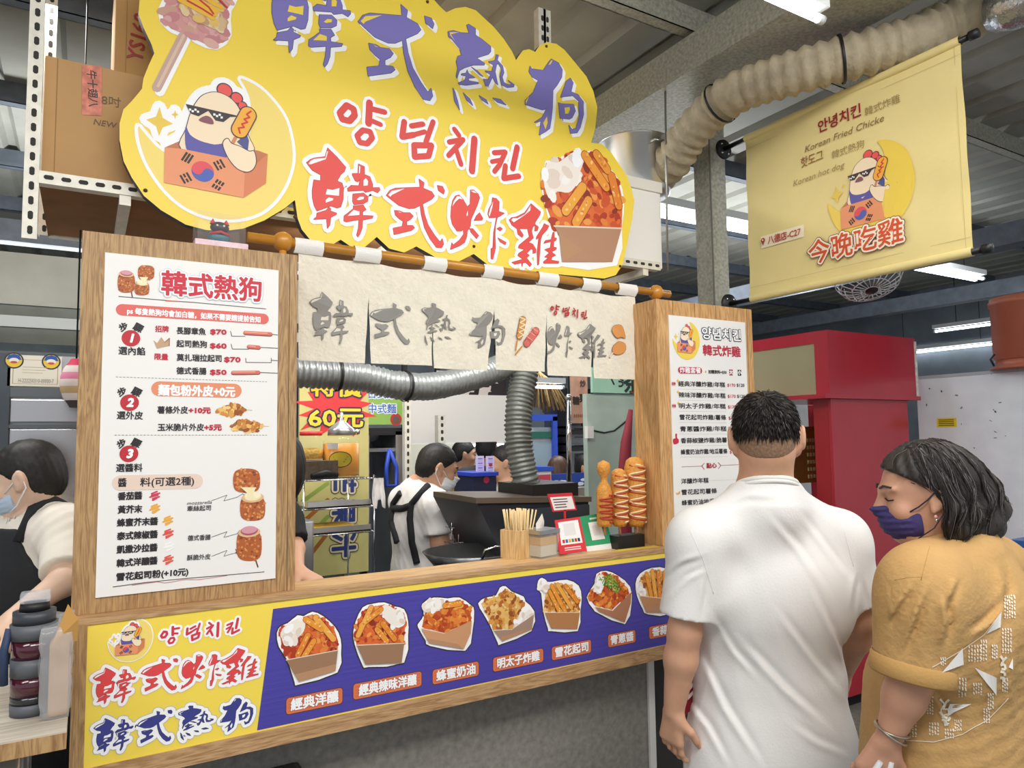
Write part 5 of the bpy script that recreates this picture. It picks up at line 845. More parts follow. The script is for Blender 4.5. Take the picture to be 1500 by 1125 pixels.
m = MB(); slotted(m, (at(642, 640, 4.0).x, 4.0, at(642, 720, 4.0).z), (at(642, 640, 4.0).x, 4.0, at(642, 608, 4.0).z), .05); tag(m.build('slotted_post'), 'short slotted steel post in front of the white signboard', 'post')
tag(panel('blank_signboard', 594, 578, 752, 648, 4.3, mat('ECE9E6', .5), .04, post=-1), 'large blank white signboard behind the cook', 'signboard')
def cal_art(A, w, h):
    B = Art(lambda u, v, hh: A.fn(u/w, v/h, hh), A.mb); B.text('子蛋', w*.6, h*.45, h*.95, '2A2024', 2, .012, align='c', width=w*.55, shear=.2); A.seg((.1, 0), (.35, 1), .02, 'D0603A', 2); A.seg((.2, .1), (.5, .95), .03, '3A3034', 2)
tag(panel('calligraphy_banner', 640, 545, 760, 580, 4.6, mat('E5D9D4', .7), .01, cal_art, post=-1), 'pale banner with brushed black characters above the white signboard', 'banner')
t = thing('glass_showcase', 'lit glass showcase under the white signboard', 'showcase', (at(670, 700, 6.5).x, 6.5, 0)); X0, X1, Z0, Z1 = pr(597, 650, 755, 718, 6.5)
m = MB(); m.box((X0, 6.5, Z1), (X1, 6.9, Z1+.06), mat('F4F2EE', .4)); m.build('top', t); m = MB(); m.box((X0, 6.88, Z0), (X1, 6.9, Z1), mat('BFD0DC', .4)); m.build('back', t); m = MB(); m.box((X0, 6.5, 0), (X1, 6.9, Z0-.3), mat('CFCBC2', .5)); m.build('base', t); m = MB(); m.box((X0, 6.5, Z0-.3), (X0+.5, 6.52, Z1), mat('E9E6D2', .5)); m.build('side', t)
m = MB(); m.tube([(X0+.05, 6.56, Z1-.02), (X1-.05, 6.56, Z1-.02)], .014, GLOW, 8); m.build('tube', t)
# stall with purple signs, can trays
X0, X1, Z0, Z1 = pr(694, 692, 727, 716, 3.6); t = thing('drink_counter', 'dark counter with a bright blue rim carrying two purple signs', 'counter', (X0, 3.6, 0)); m = MB(); m.box((X0, 3.6, 0), (X1, 3.85, Z1-.02), mat('2A2C48', .4)); m.build('body', t); m = MB(); m.box((X0-.01, 3.59, Z1-.02), (X1+.01, 3.86, Z1), mat('2A48C8', .4)); m.build('rim', t)
m = MB(); A = Art(lambda u, v, h: (X0+(X1-X0)*.55+u, 3.599-h, Z0+.05+v), m); A.ell((0, 0), .02, .02, 'C8305A', 1, n=8); m.build('flower', t)
for i, (x, lab) in enumerate(((703, 'purple standing sign nearer the cook on the blue rimmed counter'), (718, 'purple standing sign with a red dot on the blue rimmed counter'))):
    def sa(A, w, h, i=i):
        for k in range(6): A.poly([(.2, .1+.14*k), (.8, .1+.14*k), (.8, .17+.14*k), (.2, .17+.14*k)], '8A78D0' if k % 2 else 'C8B8EC', 1)
        if i: A.ell((.5, .45), .25, .1, 'B8304A', 2)
    tag(panel('standing_sign', x-5, 668, x+6, 692, 3.7, mat('DCD2F2', .5), .01, sa), lab, 'sign')
CANG = mat('3A9A5A', .35, .3)
for i, (y0, y1, lab) in enumerate(((703, 720, 'tray of green cans, the upper of two near the cook'), (722, 742, 'tray of green cans, the lower of two near the cook'))):
    X0, X1, Z0, Z1 = pr(664, y0, 690, y1, 3.92); t = thing('can_tray', lab, 'tray', (X0, 3.92, Z0)); m = MB(); m.box((X0, 3.92, Z0), (X1, 4.12, Z0+.035), mat('B49A5C', .8)); m.build('cardboard_tray', t)
    for k in range(4):
        for j in range(2): m = MB(); m.lathe((X0+.03+k*(X1-X0-.04)/3.3, 3.95+.08*j, Z0+.004), [(0, 0), (.018, 0), (.02, .008), (.02, .075), (.015, .083), (0, .083)], CANG, 12); m.build('can', t)
m = MB(); X0, X1, Z0, Z1 = pr(660, 742, 692, 790, 3.92); m.box((X0, 3.9, 0), (X1, 4.12, Z1-.001), mat('3A3C40', .5)); tag(m.build('dark_crate'), 'dark crate under the green can trays', 'crate')
# fryer hood, wire basket, wok
HD = mat('42434A', .4, .4, var=.1, vscale=8, key='hood_steel'); t = thing('fryer_hood', 'black angular fryer hood with a sloping side below the upright duct', 'hood', (at(790, 780, 2.7).x, 2.7, ZL)); f = [at(740, 822, 2.62), at(862, 826, 2.62), at(862, 735, 2.55), at(699, 737, 2.55)]
m = MB(); dd = Vector((0, .42, 0)); m.hexa([f[0], f[1], f[1]+dd, f[0]+dd, f[3], f[2], f[2]+dd, f[3]+dd], HD); m.build('body', t); m = MB(); e = Vector((0, 0, .022)); o = Vector((-.01, -.01, 0)); m.hexa([f[3]+o, f[2]+Vector((.01, -.01, 0)), f[2]+dd, f[3]+dd, f[3]+e+o, f[2]+e+Vector((.01, -.01, 0)), f[2]+dd+e, f[3]+dd+e], mat('6A5F52', .4, .4)); m.build('rim', t)
X0, X1, Z0, Z1 = pr(766, 714, 832, 734, 2.7); m = MB(); m.box((X0, 2.62, f[2].z+.022), (X1, 2.92, Z1+.02), BLACK); m.build('collar', t); m = MB(); X0, X1, Z0, Z1 = pr(768, 742, 860, 800, 2.55); m.box((X0, 2.53, Z0), (X1, 2.55, Z1), mat('4A525E', .35, .5)); m.build('front_plate', t)
t = thing('wire_basket', 'chrome wire fry basket behind the wok', 'basket', (at(700, 800, 2.95).x, 2.95, za)); X0, X1, Z0, Z1 = pr(662, 748, 738, 815, 2.95); m = MB()
for i in range(9): x = X0+(X1-X0)*i/8; m.tube([(x, 2.95, Z1-.03*(i % 2)), (x, 2.95, Z0), (x, 3.05, Z0)], .003, CHROME, 5)
for j in range(4): z = Z0+(Z1-Z0)*j/3; m.tube([(X0, 2.95, z), (X1, 2.95, z), (X1, 3.05, z), (X0, 3.05, z)], .003, CHROME, 5, closed=True)
m.build('wires', t)
for x in (X0+.05, X1-.05): m = MB(); m.tube([(x, 2.94, Z1), (x, 2.92, Z1+.06), (x+.03, 2.92, Z1+.06), (x+.03, 2.94, Z1)], .004, CHROME, 6); m.build('handle', t)
c = at(690, 806, 2.62); rw = .19; t = thing('steel_wok', 'dark steel wok resting behind the serving ledge', 'wok', (c.x, c.y, c.z-.1)); m = MB(); m.lathe((c.x, c.y, c.z-.1), [(0, 0), (.06, .003), (rw*.75, .04), (rw, .1), (rw+.006, .1), (rw*.76, .036), (.06, -.003), (0, -.004)], mat('77787A', .3, .8, var=.2, vscale=8, key='wok_steel'), 36); m.build('bowl', t)
m = MB(); q = at(672, 800, 2.5); m.tube([(c.x-.05, c.y-rw, c.z), (c.x-.045, c.y-rw-.015, c.z+.03), (c.x, c.y-rw-.02, c.z+.04), (c.x+.045, c.y-rw-.015, c.z+.03), (c.x+.05, c.y-rw, c.z)], .006, CHROME, 8); m.build('handle', t); m = MB(); m.lathe((c.x, c.y, ZL-.2), [(.12, 0), (.12, c.z-.1-ZL+.2), (.1, c.z-.1-ZL+.2), (.1, 0)], DARKSTEEL, 24); m.build('ring_stand', t)
m = MB(); m.box((c.x-.3, 2.5, .2), (c.x+.9, 2.88, ZL-.2), DARKSTEEL); tag(m.build('stove_block'), 'dark steel stove block behind the serving ledge', 'stove')
# background beyond the fryer
m = MB(); m.tube([at(834, 725, 2.98), at(833, 585, 2.98)], .013, CHROME, 12); m.ball(tuple(at(833, 582, 2.98)), .018, CHROME, 12); m.tube([at(834, 725, 2.98), at(834, 725, 2.98)-Vector((0, 0, at(834, 725, 2.98).z))], .013, CHROME, 12); tag(m.build('steel_pole'), 'polished steel pole rising behind the fryer hood', 'pole')
tag(panel('dark_post', 806, 548, 826, 700, 5.7, mat('3A4258', .35, .4), .1), 'dark blue upright post behind the polished pole', 'post')
def snack(A, w, h):
    B = Art(lambda u, v, hh: A.fn(u/w, v/h, hh), A.mb); B.text('糖', w*.3, h*.45, w*.35, '2A201C', 2, .004, align='c'); B.text('栗', w*.72, h*.5, w*.38, '2A201C', 2, .004, align='c'); B.text('炒', w*.72, h*.8, w*.3, '4A3028', 2, .003, align='c')
    for k in range(6): A.ell((.2+.12*k, .15), .05, .04, '8A5038', 1)
tag(panel('snack_poster', 836, 548, 861, 620, 5.5, mat('A9806A', .7, var=.2, vscale=10), .01, snack, post=-1), 'brown poster with black characters beside the dark blue post', 'poster')
X0, X1, Z0, Z1 = pr(830, 615, 870, 664, 5.55); t = thing('goods_shelf', 'dark shelf of stacked goods below the brown poster', 'shelf', (X0, 5.55, 0)); m = MB(); m.box((X0, 5.55, 0), (X0+.02, 5.85, Z1+.3), DARKSTEEL); m.box((X1-.02, 5.55, 0), (X1, 5.85, Z1+.3), DARKSTEEL); m.build('frame', t)
for k in range(4): m = MB(); z = Z0+(Z1-Z0)*k/4; m.box((X0, 5.55, z), (X1, 5.85, z+.02), mat('6A6E72', .4)); m.box((X0+.03, 5.58, z+.02), (X1-.04-.03*k, 5.75, z+.07), mat(['3A3E44', '8E9296', '4A4440', '5A6068'][k], .5)); m.build('tier', t)
STRAW = mat('A98A5A', .9, var=.3, vscale=40); m = MB(); c = at(788, 560, 5.2); rng = random.Random(8)
for k in range(90): a_ = rng.uniform(0, 6.28); r_ = rng.uniform(.12, .26); m.tube([(c.x, c.y, c.z+.1), (c.x+r_*.6*math.cos(a_), c.y+r_*.6*math.sin(a_), c.z-.02), (c.x+r_*math.cos(a_), c.y+r_*math.sin(a_), c.z-.16-rng.uniform(0, .1))], .008, STRAW, 4)
m.tube([(c.x, c.y, c.z+.1), (c.x, c.y, ZR)], .01, STRAW, 6); tag(m.build('straw_canopy'), 'straw fringe canopy hanging beyond the upright duct', 'canopy')
p, q = at(776, 566, 4.9), at(826, 578, 4.9); tubelight(p.x, 4.9, q.x, 4.9, p.z, 'short tube light crossing in front of the straw canopy')
t = thing('display_fridge', 'white glass door fridge beyond the upright duct', 'fridge', (at(795, 700, 5.6).x, 5.6, 0)); X0, X1, Z0, Z1 = pr(778, 626, 812, 700, 5.6)
m = MB(); m.box((X0, 5.62, 0), (X1, 6.1, Z1), mat('DCE6EE', .4)); m.build('body', t); m = MB(); m.box((X0+.02, 5.6, Z0-.5), (X1-.02, 5.62, Z1-.14), mat('9AB0BE', .2)); m.build('door', t); m = MB(); m.box((X0, 5.59, Z1-.1), (X1, 5.62, Z1-.04), mat('2A6A5A', .5)); m.build('stripe', t); m = MB(); m.box((X1-.03, 5.57, Z0), (X1+.02, 5.6, Z1+.1), mat('3A5ACC', .4)); m.box((X0, 5.57, Z1+.06), (X1+.02, 5.6, Z1+.12), mat('3A5ACC', .4)); m.build('frame', t)
def blue_art(A, w, h):
    for x, y, r in ((.12, .5, .07), (.25, .45, .1), (.62, .3, .08), (.68, .55, .06)): A.ell((x, y), r, r*1.6, 'EDEFF6', 1, n=7)
    A.ell((.88, .5), .08, .3, 'D02A3A', 2)
tag(panel('blue_banner', 806, 693, 876, 716, 4.4, mat('2A48A8', .5), .02, blue_art), 'blue counter banner with white blossoms behind the fryer hood', 'banner')
m = MB(); X0, X1, Z0, Z1 = pr(786, 690, 808, 716, 4.3); m.bbox((X0, 4.3, Z0), (X1, 4.5, Z1), mat('E2DADA', .4), .01); m.box((X0-.01, 4.29, Z1), (X1+.01, 4.51, Z1+.03), mat('3058D0', .4)); m.box((X0+.01, 4.297, Z0+.03), (X1-.01, 4.3, Z0+.1), mat('D0485A', .4)); tag(m.build('plastic_bucket'), 'white plastic box with a blue lid by the blue banner', 'box')
m = MB(); m.box((at(780, 720, 4.2).x, 4.28, .2), (at(880, 720, 4.2).x, 4.55, at(800, 717, 4.3).z), mat('8A8478', .6)); tag(m.build('market_table'), 'plain market table carrying the white plastic box', 'table')
GD = mat('AFC0B4', .5, var=.12, vscale=4, key='pale_green_door'); tag(panel('pale_cabinet', 868, 578, 960, 1400, 3.3, GD, .04), 'pale green tall cabinet beside the oak stand at the window end', 'cabinet')
def tea_art(A, w, h):
    B = Art(lambda u, v, hh: A.fn(u/w, v/h, hh), A.mb); B.text('茶', w*.66, h*.42, h*.85, '20302A', 2, .004, align='c'); B.text('くう', w*.4, h*.45, h*.35, '20302A', 2, .003, align='c', rot=-.3); A.poly([(.62, 0), (.72, 0), (.72, .08), (.62, .08)], '8A3A2A', 3)
tag(panel('tea_sign', 868, 540, 955, 576, 3.27, mat('9AC4AC', .6, var=.1, vscale=8), .02, tea_art), 'green sign with a black tea character under the noren curtain', 'sign')
m = MB(); a_ = [at(x, y, 3.0) for x, y in ((924, 600), (917, 650), (914, 700), (916, 745))]; a_.append(Vector((a_[-1].x+.05, a_[-1].y, 0))); m.tube(a_, [.012, .03, .035, .03, .012], mat('8A2838', .7), 12); tag(m.build('folded_parasol'), 'folded dark red parasol leaning beside the pale green cabinet', 'parasol')
m = MB(); m.tube([at(866, 630, 3.292), at(885, 634, 3.292), at(900, 631, 3.292), at(926, 610, 3.292)], .005, BLACK, 6); tag(m.build('power_cable'), 'black power cable sagging across the pale green cabinet', 'cable')
m = MB(); X0, X1, Z0, Z1 = pr(861, 624, 869, 642, 3.27); m.box((X0, 3.27, Z0), (X1+.004, 3.3, Z1), mat('E6E4E0', .4)); tag(m.build('power_socket'), 'small white power socket at the end of the black cable', 'socket')
# ------------------------------------------------------------------ left of the stall
t = thing('steel_freezer', 'tall stainless steel freezer behind the worker in the black apron', 'freezer', (-.35, 3.1, 0)); X0, X1, Z0, Z1 = pr(6, 520, 112, 690, 3.0); X1 = .08
m = MB(); m.box((X0, 3.02, 0), (X1, 3.6, Z1), mat('B8BABC', .3, .7)); m.build('body', t)
for y0, y1, nm in ((585, 619, 'upper_door'), (628, 800, 'lower_door')):
    _, _, a_, b_ = pr(10, y0, 112, y1, 3.0); m = MB(); m.bbox((X0+.015, 2.995, a_), (X1, 3.02, b_), mat('C2BFC0', .25, .85, var=.1, vscale=3), .004); m.build(nm, t)
for y in (568, 622): _, _, a_, b_ = pr(10, y, 112, y+14 if y < 600 else y+5, 2.99); m = MB(); m.box((X0, 2.985, a_), (X1, 3.0, b_), mat('6E7274', .35, .6)); m.build('trim', t)
m = MB(); m.box((X0-.02, 2.98, 0), (X0+.015, 3.6, Z1), mat('4A525A', .4)); m.build('corner', t)
def cert(A, w, h):
    B = Art(lambda u, v, hh: A.fn(u/w, v/h, hh), A.mb); fr = [(.1, .08), (.93, .08), (.93, .86), (.1, .86)]
    for a_, b_ in zip(fr, fr[1:]+fr[:1]): A.seg(a_, b_, .006, 'B8A070', 1)
    for cx in (.11, .8):
        c_ = (cx*w, .82*h); B.ell(c_, .028, .028, '26304A', 2); B.ell(c_, .0235, .0235, 'F2D040', 3); B.poly([(c_[0]-.022, c_[1]+.003), (c_[0]+.022, c_[1]+.003), (c_[0]+.015, c_[1]+.018), (c_[0], c_[1]+.023), (c_[0]-.015, c_[1]+.018)], '2A5AB0', 4); B.ell(c_, .014, .009, 'F4F2EE', 5); B.ell((c_[0], c_[1]-.006), .01, .004, 'D8502E', 6)
    for k in range(3): A.seg((.27, .62-.09*k), (.75-.05*k, .62-.09*k), .007, 'C8B898', 2)
    B.text('H-222250310-00000-7', w*.53, h*.18, .017, '8A8478', 2, 0, align='c', width=w*.66)
tag(panel('framed_certificate', 11, 521, 90, 566, 2.98, mat('F2EEDC', .5), .012, cert), 'cream certificate with two round badges on the steel freezer top', 'certificate')
t = thing('paper_lantern', 'red and white striped hanging lantern beside the certificate', 'lantern', at(106, 560, 2.85)); c0 = at(112, 526, 2.85); c1 = at(112, 597, 2.85); Hh = c0.z-c1.z; r = Hh*.28
for k in range(7):
    a_, b_ = k/7, (k+1)/7; rr = lambda f: r*(math.sin(math.pi*min(max(f, .04), .96)))**.5; m = MB(); m.lathe((c0.x, 2.85, c1.z), [(rr(a_), Hh*a_), (rr((a_+b_)/2)*1.03, Hh*(a_+b_)/2), (rr(b_), Hh*b_)], mat(['4A4444', 'E6DAD2', 'C8A878', 'E6DAD2', 'E58AA8', 'E6DAD2', 'D23A5A'][k], .7), 22); m.build('band', t)
m = MB(); m.tube([(c0.x, 2.85, c0.z), (c0.x, 2.85, ZR)], .003, BLACK, 5); m.build('cord', t)
ZTB = .99; p0, p1 = atZ(0, 1090, ZTB), atZ(107, 1072, ZTB); yt0 = (p0.y+p1.y)/2; t = thing('side_table', 'worn pale wooden side table at the stall corner', 'table', (-.4, yt0, 0)); m = MB(); m.bbox((-1.0, yt0, ZTB-.03), (-.016, yt0+.62, ZTB), wood('worn_tabletop', 'A39A8A', 'C2BAAC', 'x'), .003); m.build('top', t)
m = MB(); m.box((-1.0, yt0-.002, ZTB-.032), (-.016, yt0, ZTB), OAK); m.build('edge_band', t)
for x, y in ((-.12, yt0+.08), (-.12, yt0+.55), (-.9, yt0+.08), (-.9, yt0+.55)): m = MB(); m.tube([(x, y, 0), (x, y, ZTB-.03)], .022, STEEL, 12); m.build('leg', t)
p = atZ(44, 1052, ZTB); pr_ = (atZ(72, 1050, ZTB)-atZ(13, 1052, ZTB)).length/2; zz = lambda y: at(44, y, p.y+pr_*.3).z; t = thing('travel_mug', 'grey and dark red travel tumbler with a clear flip lid on the side table', 'tumbler', (p.x, p.y+pr_, ZTB)); c = (p.x, p.y+pr_, ZTB)
g, dk, rd = mat('5A5E64', .45), mat('1E2026', .2, coat=.5), mat('4A1426', .15, coat=.6); h = lambda y: zz(y)-ZTB
for nm, y0, y1, f0, f1, mm in (('base', 1058, 1032, .96, .99, g), ('wall', 1032, 1020, .97, .97, dk), ('wall', 1020, 992, .97, .99, rd), ('band', 992, 966, 1.02, 1.02, g), ('wall', 966, 938, .99, 1.0, rd), ('collar', 938, 916, 1.06, 1.09, g), ('lid', 916, 898, .98, .98, mat('3A3E44', .4)), ('spout', 898, 886, .7, .66, BLACK)):
    m = MB(); m.lathe(c, [(0, max(0, h(y0))), (pr_*f0, max(0, h(y0))), (pr_*f1, h(y1)), (0, h(y1))], mm, 32); m.build(nm, t)
m = MB(); m.bbox((c[0]-.028, c[1]-.022, h(886)+ZTB), (c[0]+.03, c[1]+.022, h(870)+ZTB), mat('D8DCE0', .05, alpha=.35, key='clear_lid'), .008); m.build('flip_cap', t); m = MB(); m.tube([(c[0]-pr_*1.05, c[1]-.01, h(920)+ZTB), (c[0]-pr_*1.25, c[1]-.02, h(950)+ZTB), (c[0]-pr_*1.2, c[1]-.02, h(1000)+ZTB)], .008, mat('2A3A5A', .6), 8); m.build('strap', t)
p, q = atZ(60, 1062, ZTB), atZ(107, 1062, ZTB); y0 = p.y+.02; x0 = at(64, 1000, y0).x; zt_ = at(80, 930, y0).z; x1 = at(110, 1000, y0).x; t = thing('wrapped_carton', 'cardboard carton wrapped in clear plastic beside the tumbler', 'box', (-.05, y0, ZTB)); m = MB(); m.bbox((x0+.008, y0+.01, ZTB+.002), (x1-.012, y0+.16, zt_-.02), CARD2, .006); m.build('carton', t)
m = MB(); a_, b_ = at(76, 945, y0), at(94, 900, y0); m.add([(x0+.012, y0+.01, zt_-.022), (x0+.06, y0+.012, zt_-.022), (x0+.06, y0-.012, zt_+.03), (x0+.04, y0-.014, zt_+.065)], [(0, 1, 2, 3)], mat('D9A45A', .8)); m.build('flap', t)
bm = bmesh.new(); bmesh.ops.create_cube(bm, size=1); bmesh.ops.subdivide_edges(bm, edges=bm.edges[:], cuts=9, use_grid_fill=True)
for v in bm.verts:
    co = Vector((x0-.008+(v.co.x+.5)*(x1-x0), y0+(v.co.y+.5)*.17, ZTB+.001+(v.co.z+.5)*(zt_+.012-ZTB))); n_ = mnoise.noise(co*38)*.009; v.co = co+Vector((v.co.x, v.co.y, v.co.z if co.z > ZTB+.02 else 0)).normalized()*n_
m = MB(); m.addbm(bm, mat('E6E8EA', .12, alpha=.32, key='plastic_wrap'), True); m.build('plastic_wrap', t)
pz = .64; q0, q1 = atZ(345, 1108, pz), atZ(430, 1108, pz); c = ((q0.x+q1.x)/2-.05, (q0.y+q1.y)/2-.135); t = thing('black_stool', 'black round edged stool under the counter front', 'stool', (*c, 0)); m = MB(); m.bbox((c[0]-.15, c[1]-.13, pz-.04), (c[0]+.13, c[1]+.13, pz), mat('1C1C1E', .35, coat=.3), .018); m.build('seat', t)
for sx in (-1, 1):
    for sy in (-1, 1): m = MB(); m.tube([(c[0]-.01+sx*.1, c[1]+sy*.09, pz-.04), (c[0]-.01+sx*.14, c[1]+sy*.12, 0)], .014, DARKSTEEL, 8); m.build('leg', t)
# ------------------------------------------------------------------ people: smooth bodies from blended limbs, clothing as shells over them
from mathutils.bvhtree import BVHTree
def surfnet(V, lo, h):
    s = V < 0; n = np.array(V.shape); c = np.zeros(tuple(n-1), np.int8)
    sl = lambda d: tuple(slice(q, q+k-1) for q, k in zip(d, n))
    O = [(i, j, k) for i in (0, 1) for j in (0, 1) for k in (0, 1)]
    for d in O: c += s[sl(d)]
    act = (c > 0) & (c < 8); ids = np.full(act.shape, -1, np.int64); A = np.argwhere(act); ids[act] = np.arange(len(A))
    P = np.zeros((len(A), 3)); C = np.zeros(len(A))
    for a in O:
        for ax in range(3):
            if a[ax]: continue
            b = list(a); b[ax] = 1; va = V[A[:, 0]+a[0], A[:, 1]+a[1], A[:, 2]+a[2]]; vb = V[A[:, 0]+b[0], A[:, 1]+b[1], A[:, 2]+b[2]]; k = (va < 0) != (vb < 0)
            t = np.where(k, va/np.where(k, va-vb, 1), 0); q = np.array(a, float)[None].repeat(len(A), 0); q[:, ax] = t; P[k] += q[k]; C[k] += 1
    P = (P/C[:, None]+A)*h+np.array(lo); F = []
    for ax in range(3):
        u, w = (ax+1) % 3, (ax+2) % 3; d0 = [0, 0, 0]; d1 = [0, 0, 0]; d1[ax] = 1; r = lambda d: tuple(slice(d[i] if i == ax else 1, n[i]-1+d[i] if i == ax else n[i]-1) for i in range(3))
        a, b = s[r(d0)], s[r(d1)]; E = np.argwhere(a != b)
        if not len(E): continue
        inn = a[E[:, 0], E[:, 1], E[:, 2]]; g = E.copy()
        for i in range(3):
            if i != ax: g[:, i] += 1
        q = []
        for du, dw in ((-1, -1), (0, -1), (0, 0), (-1, 0)): e = g.copy(); e[:, u] += du; e[:, w] += dw; q.append(ids[e[:, 0], e[:, 1], e[:, 2]])
        q = np.stack(q, 1); q[~inn] = q[~inn][:, ::-1]; F.append(q)
    return P, np.concatenate(F)
class Body:
    """prims: ('c', a, b, ra, rb, k) limb, ('e', centre, radii, axes, k) ellipsoid, ('s', ...) carved ellipsoid, ('k', a, b, ra, rb, k) limb cut flat at b"""
    def __init__(s): s.p = []
    def c(s, a, b, ra, rb=None, k=.02): s.p.append(('c', Vector(a), Vector(b), ra, rb if rb is not None else ra, k)); return s
    def k(s, a, b, ra, rb, k=.03): s.p.append(('k', Vector(a), Vector(b), ra, rb, k)); return s
    def e(s, c, r, ax=None, k=.02, t='e'): s.p.append((t, Vector(c), r, ax or (Vector((1, 0, 0)), Vector((0, 1, 0)), Vector((0, 0, 1))), k)); return s
    def mesh(s, h, post=None, pad=.03):
        pts = []
        for q in s.p:
            if q[0] in 'ck': pts += [(q[1], q[3]), (q[2], q[4])]
            else: pts.append((q[1], max(q[2])))
        lo = np.array([min(p[0][i]-p[1] for p in pts)-pad for i in range(3)]); hi = np.array([max(p[0][i]+p[1] for p in pts)+pad for i in range(3)])
        n = np.ceil((hi-lo)/h).astype(int)+1; V = np.full(tuple(n), .12, np.float32); ax = [(lo[i]+h*np.arange(n[i])).astype(np.float32) for i in range(3)]
        for q in s.p:
            if q[0] in 'ck': R_ = max(q[3], q[4]); a = np.minimum(q[1], q[2])-R_-.07; b = np.maximum(q[1], q[2])+R_+.07
            else: R_ = max(q[2]); a = np.array(q[1])-R_-.07; b = np.array(q[1])+R_+.07
            i0 = np.clip(((a-lo)/h).astype(int), 0, n-1); i1 = np.clip(((b-lo)/h).astype(int)+2, 1, n); S_ = tuple(slice(i0[i], i1[i]) for i in range(3))
            X, Y, Z = np.meshgrid(*[ax[i][S_[i]] for i in range(3)], indexing='ij')
            if q[0] in 'ck':
                A, B = np.array(q[1]), np.array(q[2]); d = B-A; L2 = max(d@d, 1e-9); t = ((X-A[0])*d[0]+(Y-A[1])*d[1]+(Z-A[2])*d[2])/L2; tc = np.clip(t, 0, 1)
                D = np.sqrt((X-A[0]-tc*d[0])**2+(Y-A[1]-tc*d[1])**2+(Z-A[2]-tc*d[2])**2)-(q[3]+(q[4]-q[3])*tc)
                if q[0] == 'k': D = np.maximum(D, (t-1)*math.sqrt(L2))
            else:
                c = np.array(q[1]); u = [(X-c[0])*v[0]+(Y-c[1])*v[1]+(Z-c[2])*v[2] for v in q[3]]; k0 = np.sqrt(sum((u[i]/q[2][i])**2 for i in range(3))); k1 = np.sqrt(sum((u[i]/q[2][i]**2)**2 for i in range(3))); D = k0*(k0-1)/np.maximum(k1, 1e-6)
            W_ = V[S_]; k = q[-1]
            if q[0] == 's': hh = np.clip(.5-.5*(W_+D)/k, 0, 1); V[S_] = W_*(1-hh)+(-D)*hh+k*hh*(1-hh)
            else: hh = np.clip(.5+.5*(W_-D)/k, 0, 1); V[S_] = W_*(1-hh)+D*hh-k*hh*(1-hh)
        if post:
            X, Y, Z = np.meshgrid(*ax, indexing='ij', sparse=True); V = post(V, X, Y, Z)
        return surfnet(V, lo, h)
def skin_obj(name, PF, m, parent=None, iters=1):
    P, F = PF; me = bpy.data.meshes.new(name); o = bpy.data.objects.new(name, me); COL.objects.link(o)
    for _ in range(iters):
        acc = np.zeros_like(P); cnt = np.zeros(len(P))
        for i in range(4):
            a, b = F[:, i], F[:, (i+1) % 4]; np.add.at(acc, a, P[b]); np.add.at(cnt, a, 1)
        P = P*.5+.5*acc/np.maximum(cnt, 1)[:, None]
    off = parent.location if parent else Vector((0, 0, 0))
    me.from_pydata([tuple(p) for p in P-np.array(off)], [], [tuple(f) for f in F.tolist()]); me.materials.append(m); me.polygons.foreach_set('use_smooth', [True]*len(F)); me.update(); o.parent = parent; o['_'] = 1; del o['_']
    return o, P, F
def bvh_of(P, F): return BVHTree.FromPolygons([Vector(p) for p in P], F.tolist())
def cast(b, x, y, off=.002):
    d = ray(x, y).normalized(); h = b.ray_cast(EYEV, d)
    return None if h[0] is None else h[0]+(h[1] if h[1].dot(d) < 0 else -h[1])*off
def castline(mb, b, pts, r, m_, off=.003, n=8, step=6):
    out = []
    for (x0, y0), (x1, y1) in zip(pts, pts[1:]):
        k = max(1, int(math.hypot(x1-x0, y1-y0)/step))
        for i in range(k): out.append(cast(b, x0+(x1-x0)*i/k, y0+(y1-y0)*i/k, off))
    out.append(cast(b, *pts[-1], off)); out = [p for p in out if p]
    if len(out) > 1: mb.tube(out, r, m_, n)
def hand(B, W_, d, n, side, sc=1.0, curl=.6, spread=.06):
    """palm and five bent fingers; d points along the hand, n out of the palm, side +1 when the thumb lies on d x n"""
    d, n = d.normalized(), n.normalized(); s = d.cross(n).normalized()*side; L = .082*sc
    for i, (o, ln, r) in enumerate(((.03, .07, .0088), (.010, .078, .0092), (-.011, .073, .0087), (-.030, .058, .0076))):
        k0 = W_+d*L+s*o*sc; B.c(W_+s*o*.55*sc+d*.012, k0, .0155*sc, .0125*sc, .014)
        f = (d+s*spread*(1.5-i)*.6).normalized(); q = k0; a = curl*(.8+.12*i)
        for j, fr in enumerate((.45, .32, .23)): a_ = a*(j+.6); v = (f*math.cos(a_)+n*math.sin(a_)).normalized(); e = q+v*ln*fr*sc; B.c(q, e, r*sc*(1-.08*j), r*sc*(.95-.08*j), .005); q = e
    t0 = W_+d*.022*sc+s*.026*sc; t1 = t0+(d*.55+s*.7+n*.35).normalized()*.038*sc; t2 = t1+(d*.8+s*.25+n*.5).normalized()*.03*sc; t3 = t2+(d*.75-s*.05+n*.6).normalized()*.024*sc
    B.c(t0, t1, .0145*sc, .0115*sc, .014).c(t1, t2, .0108*sc, .0098*sc, .006).c(t2, t3, .0098*sc, .0075*sc, .005)
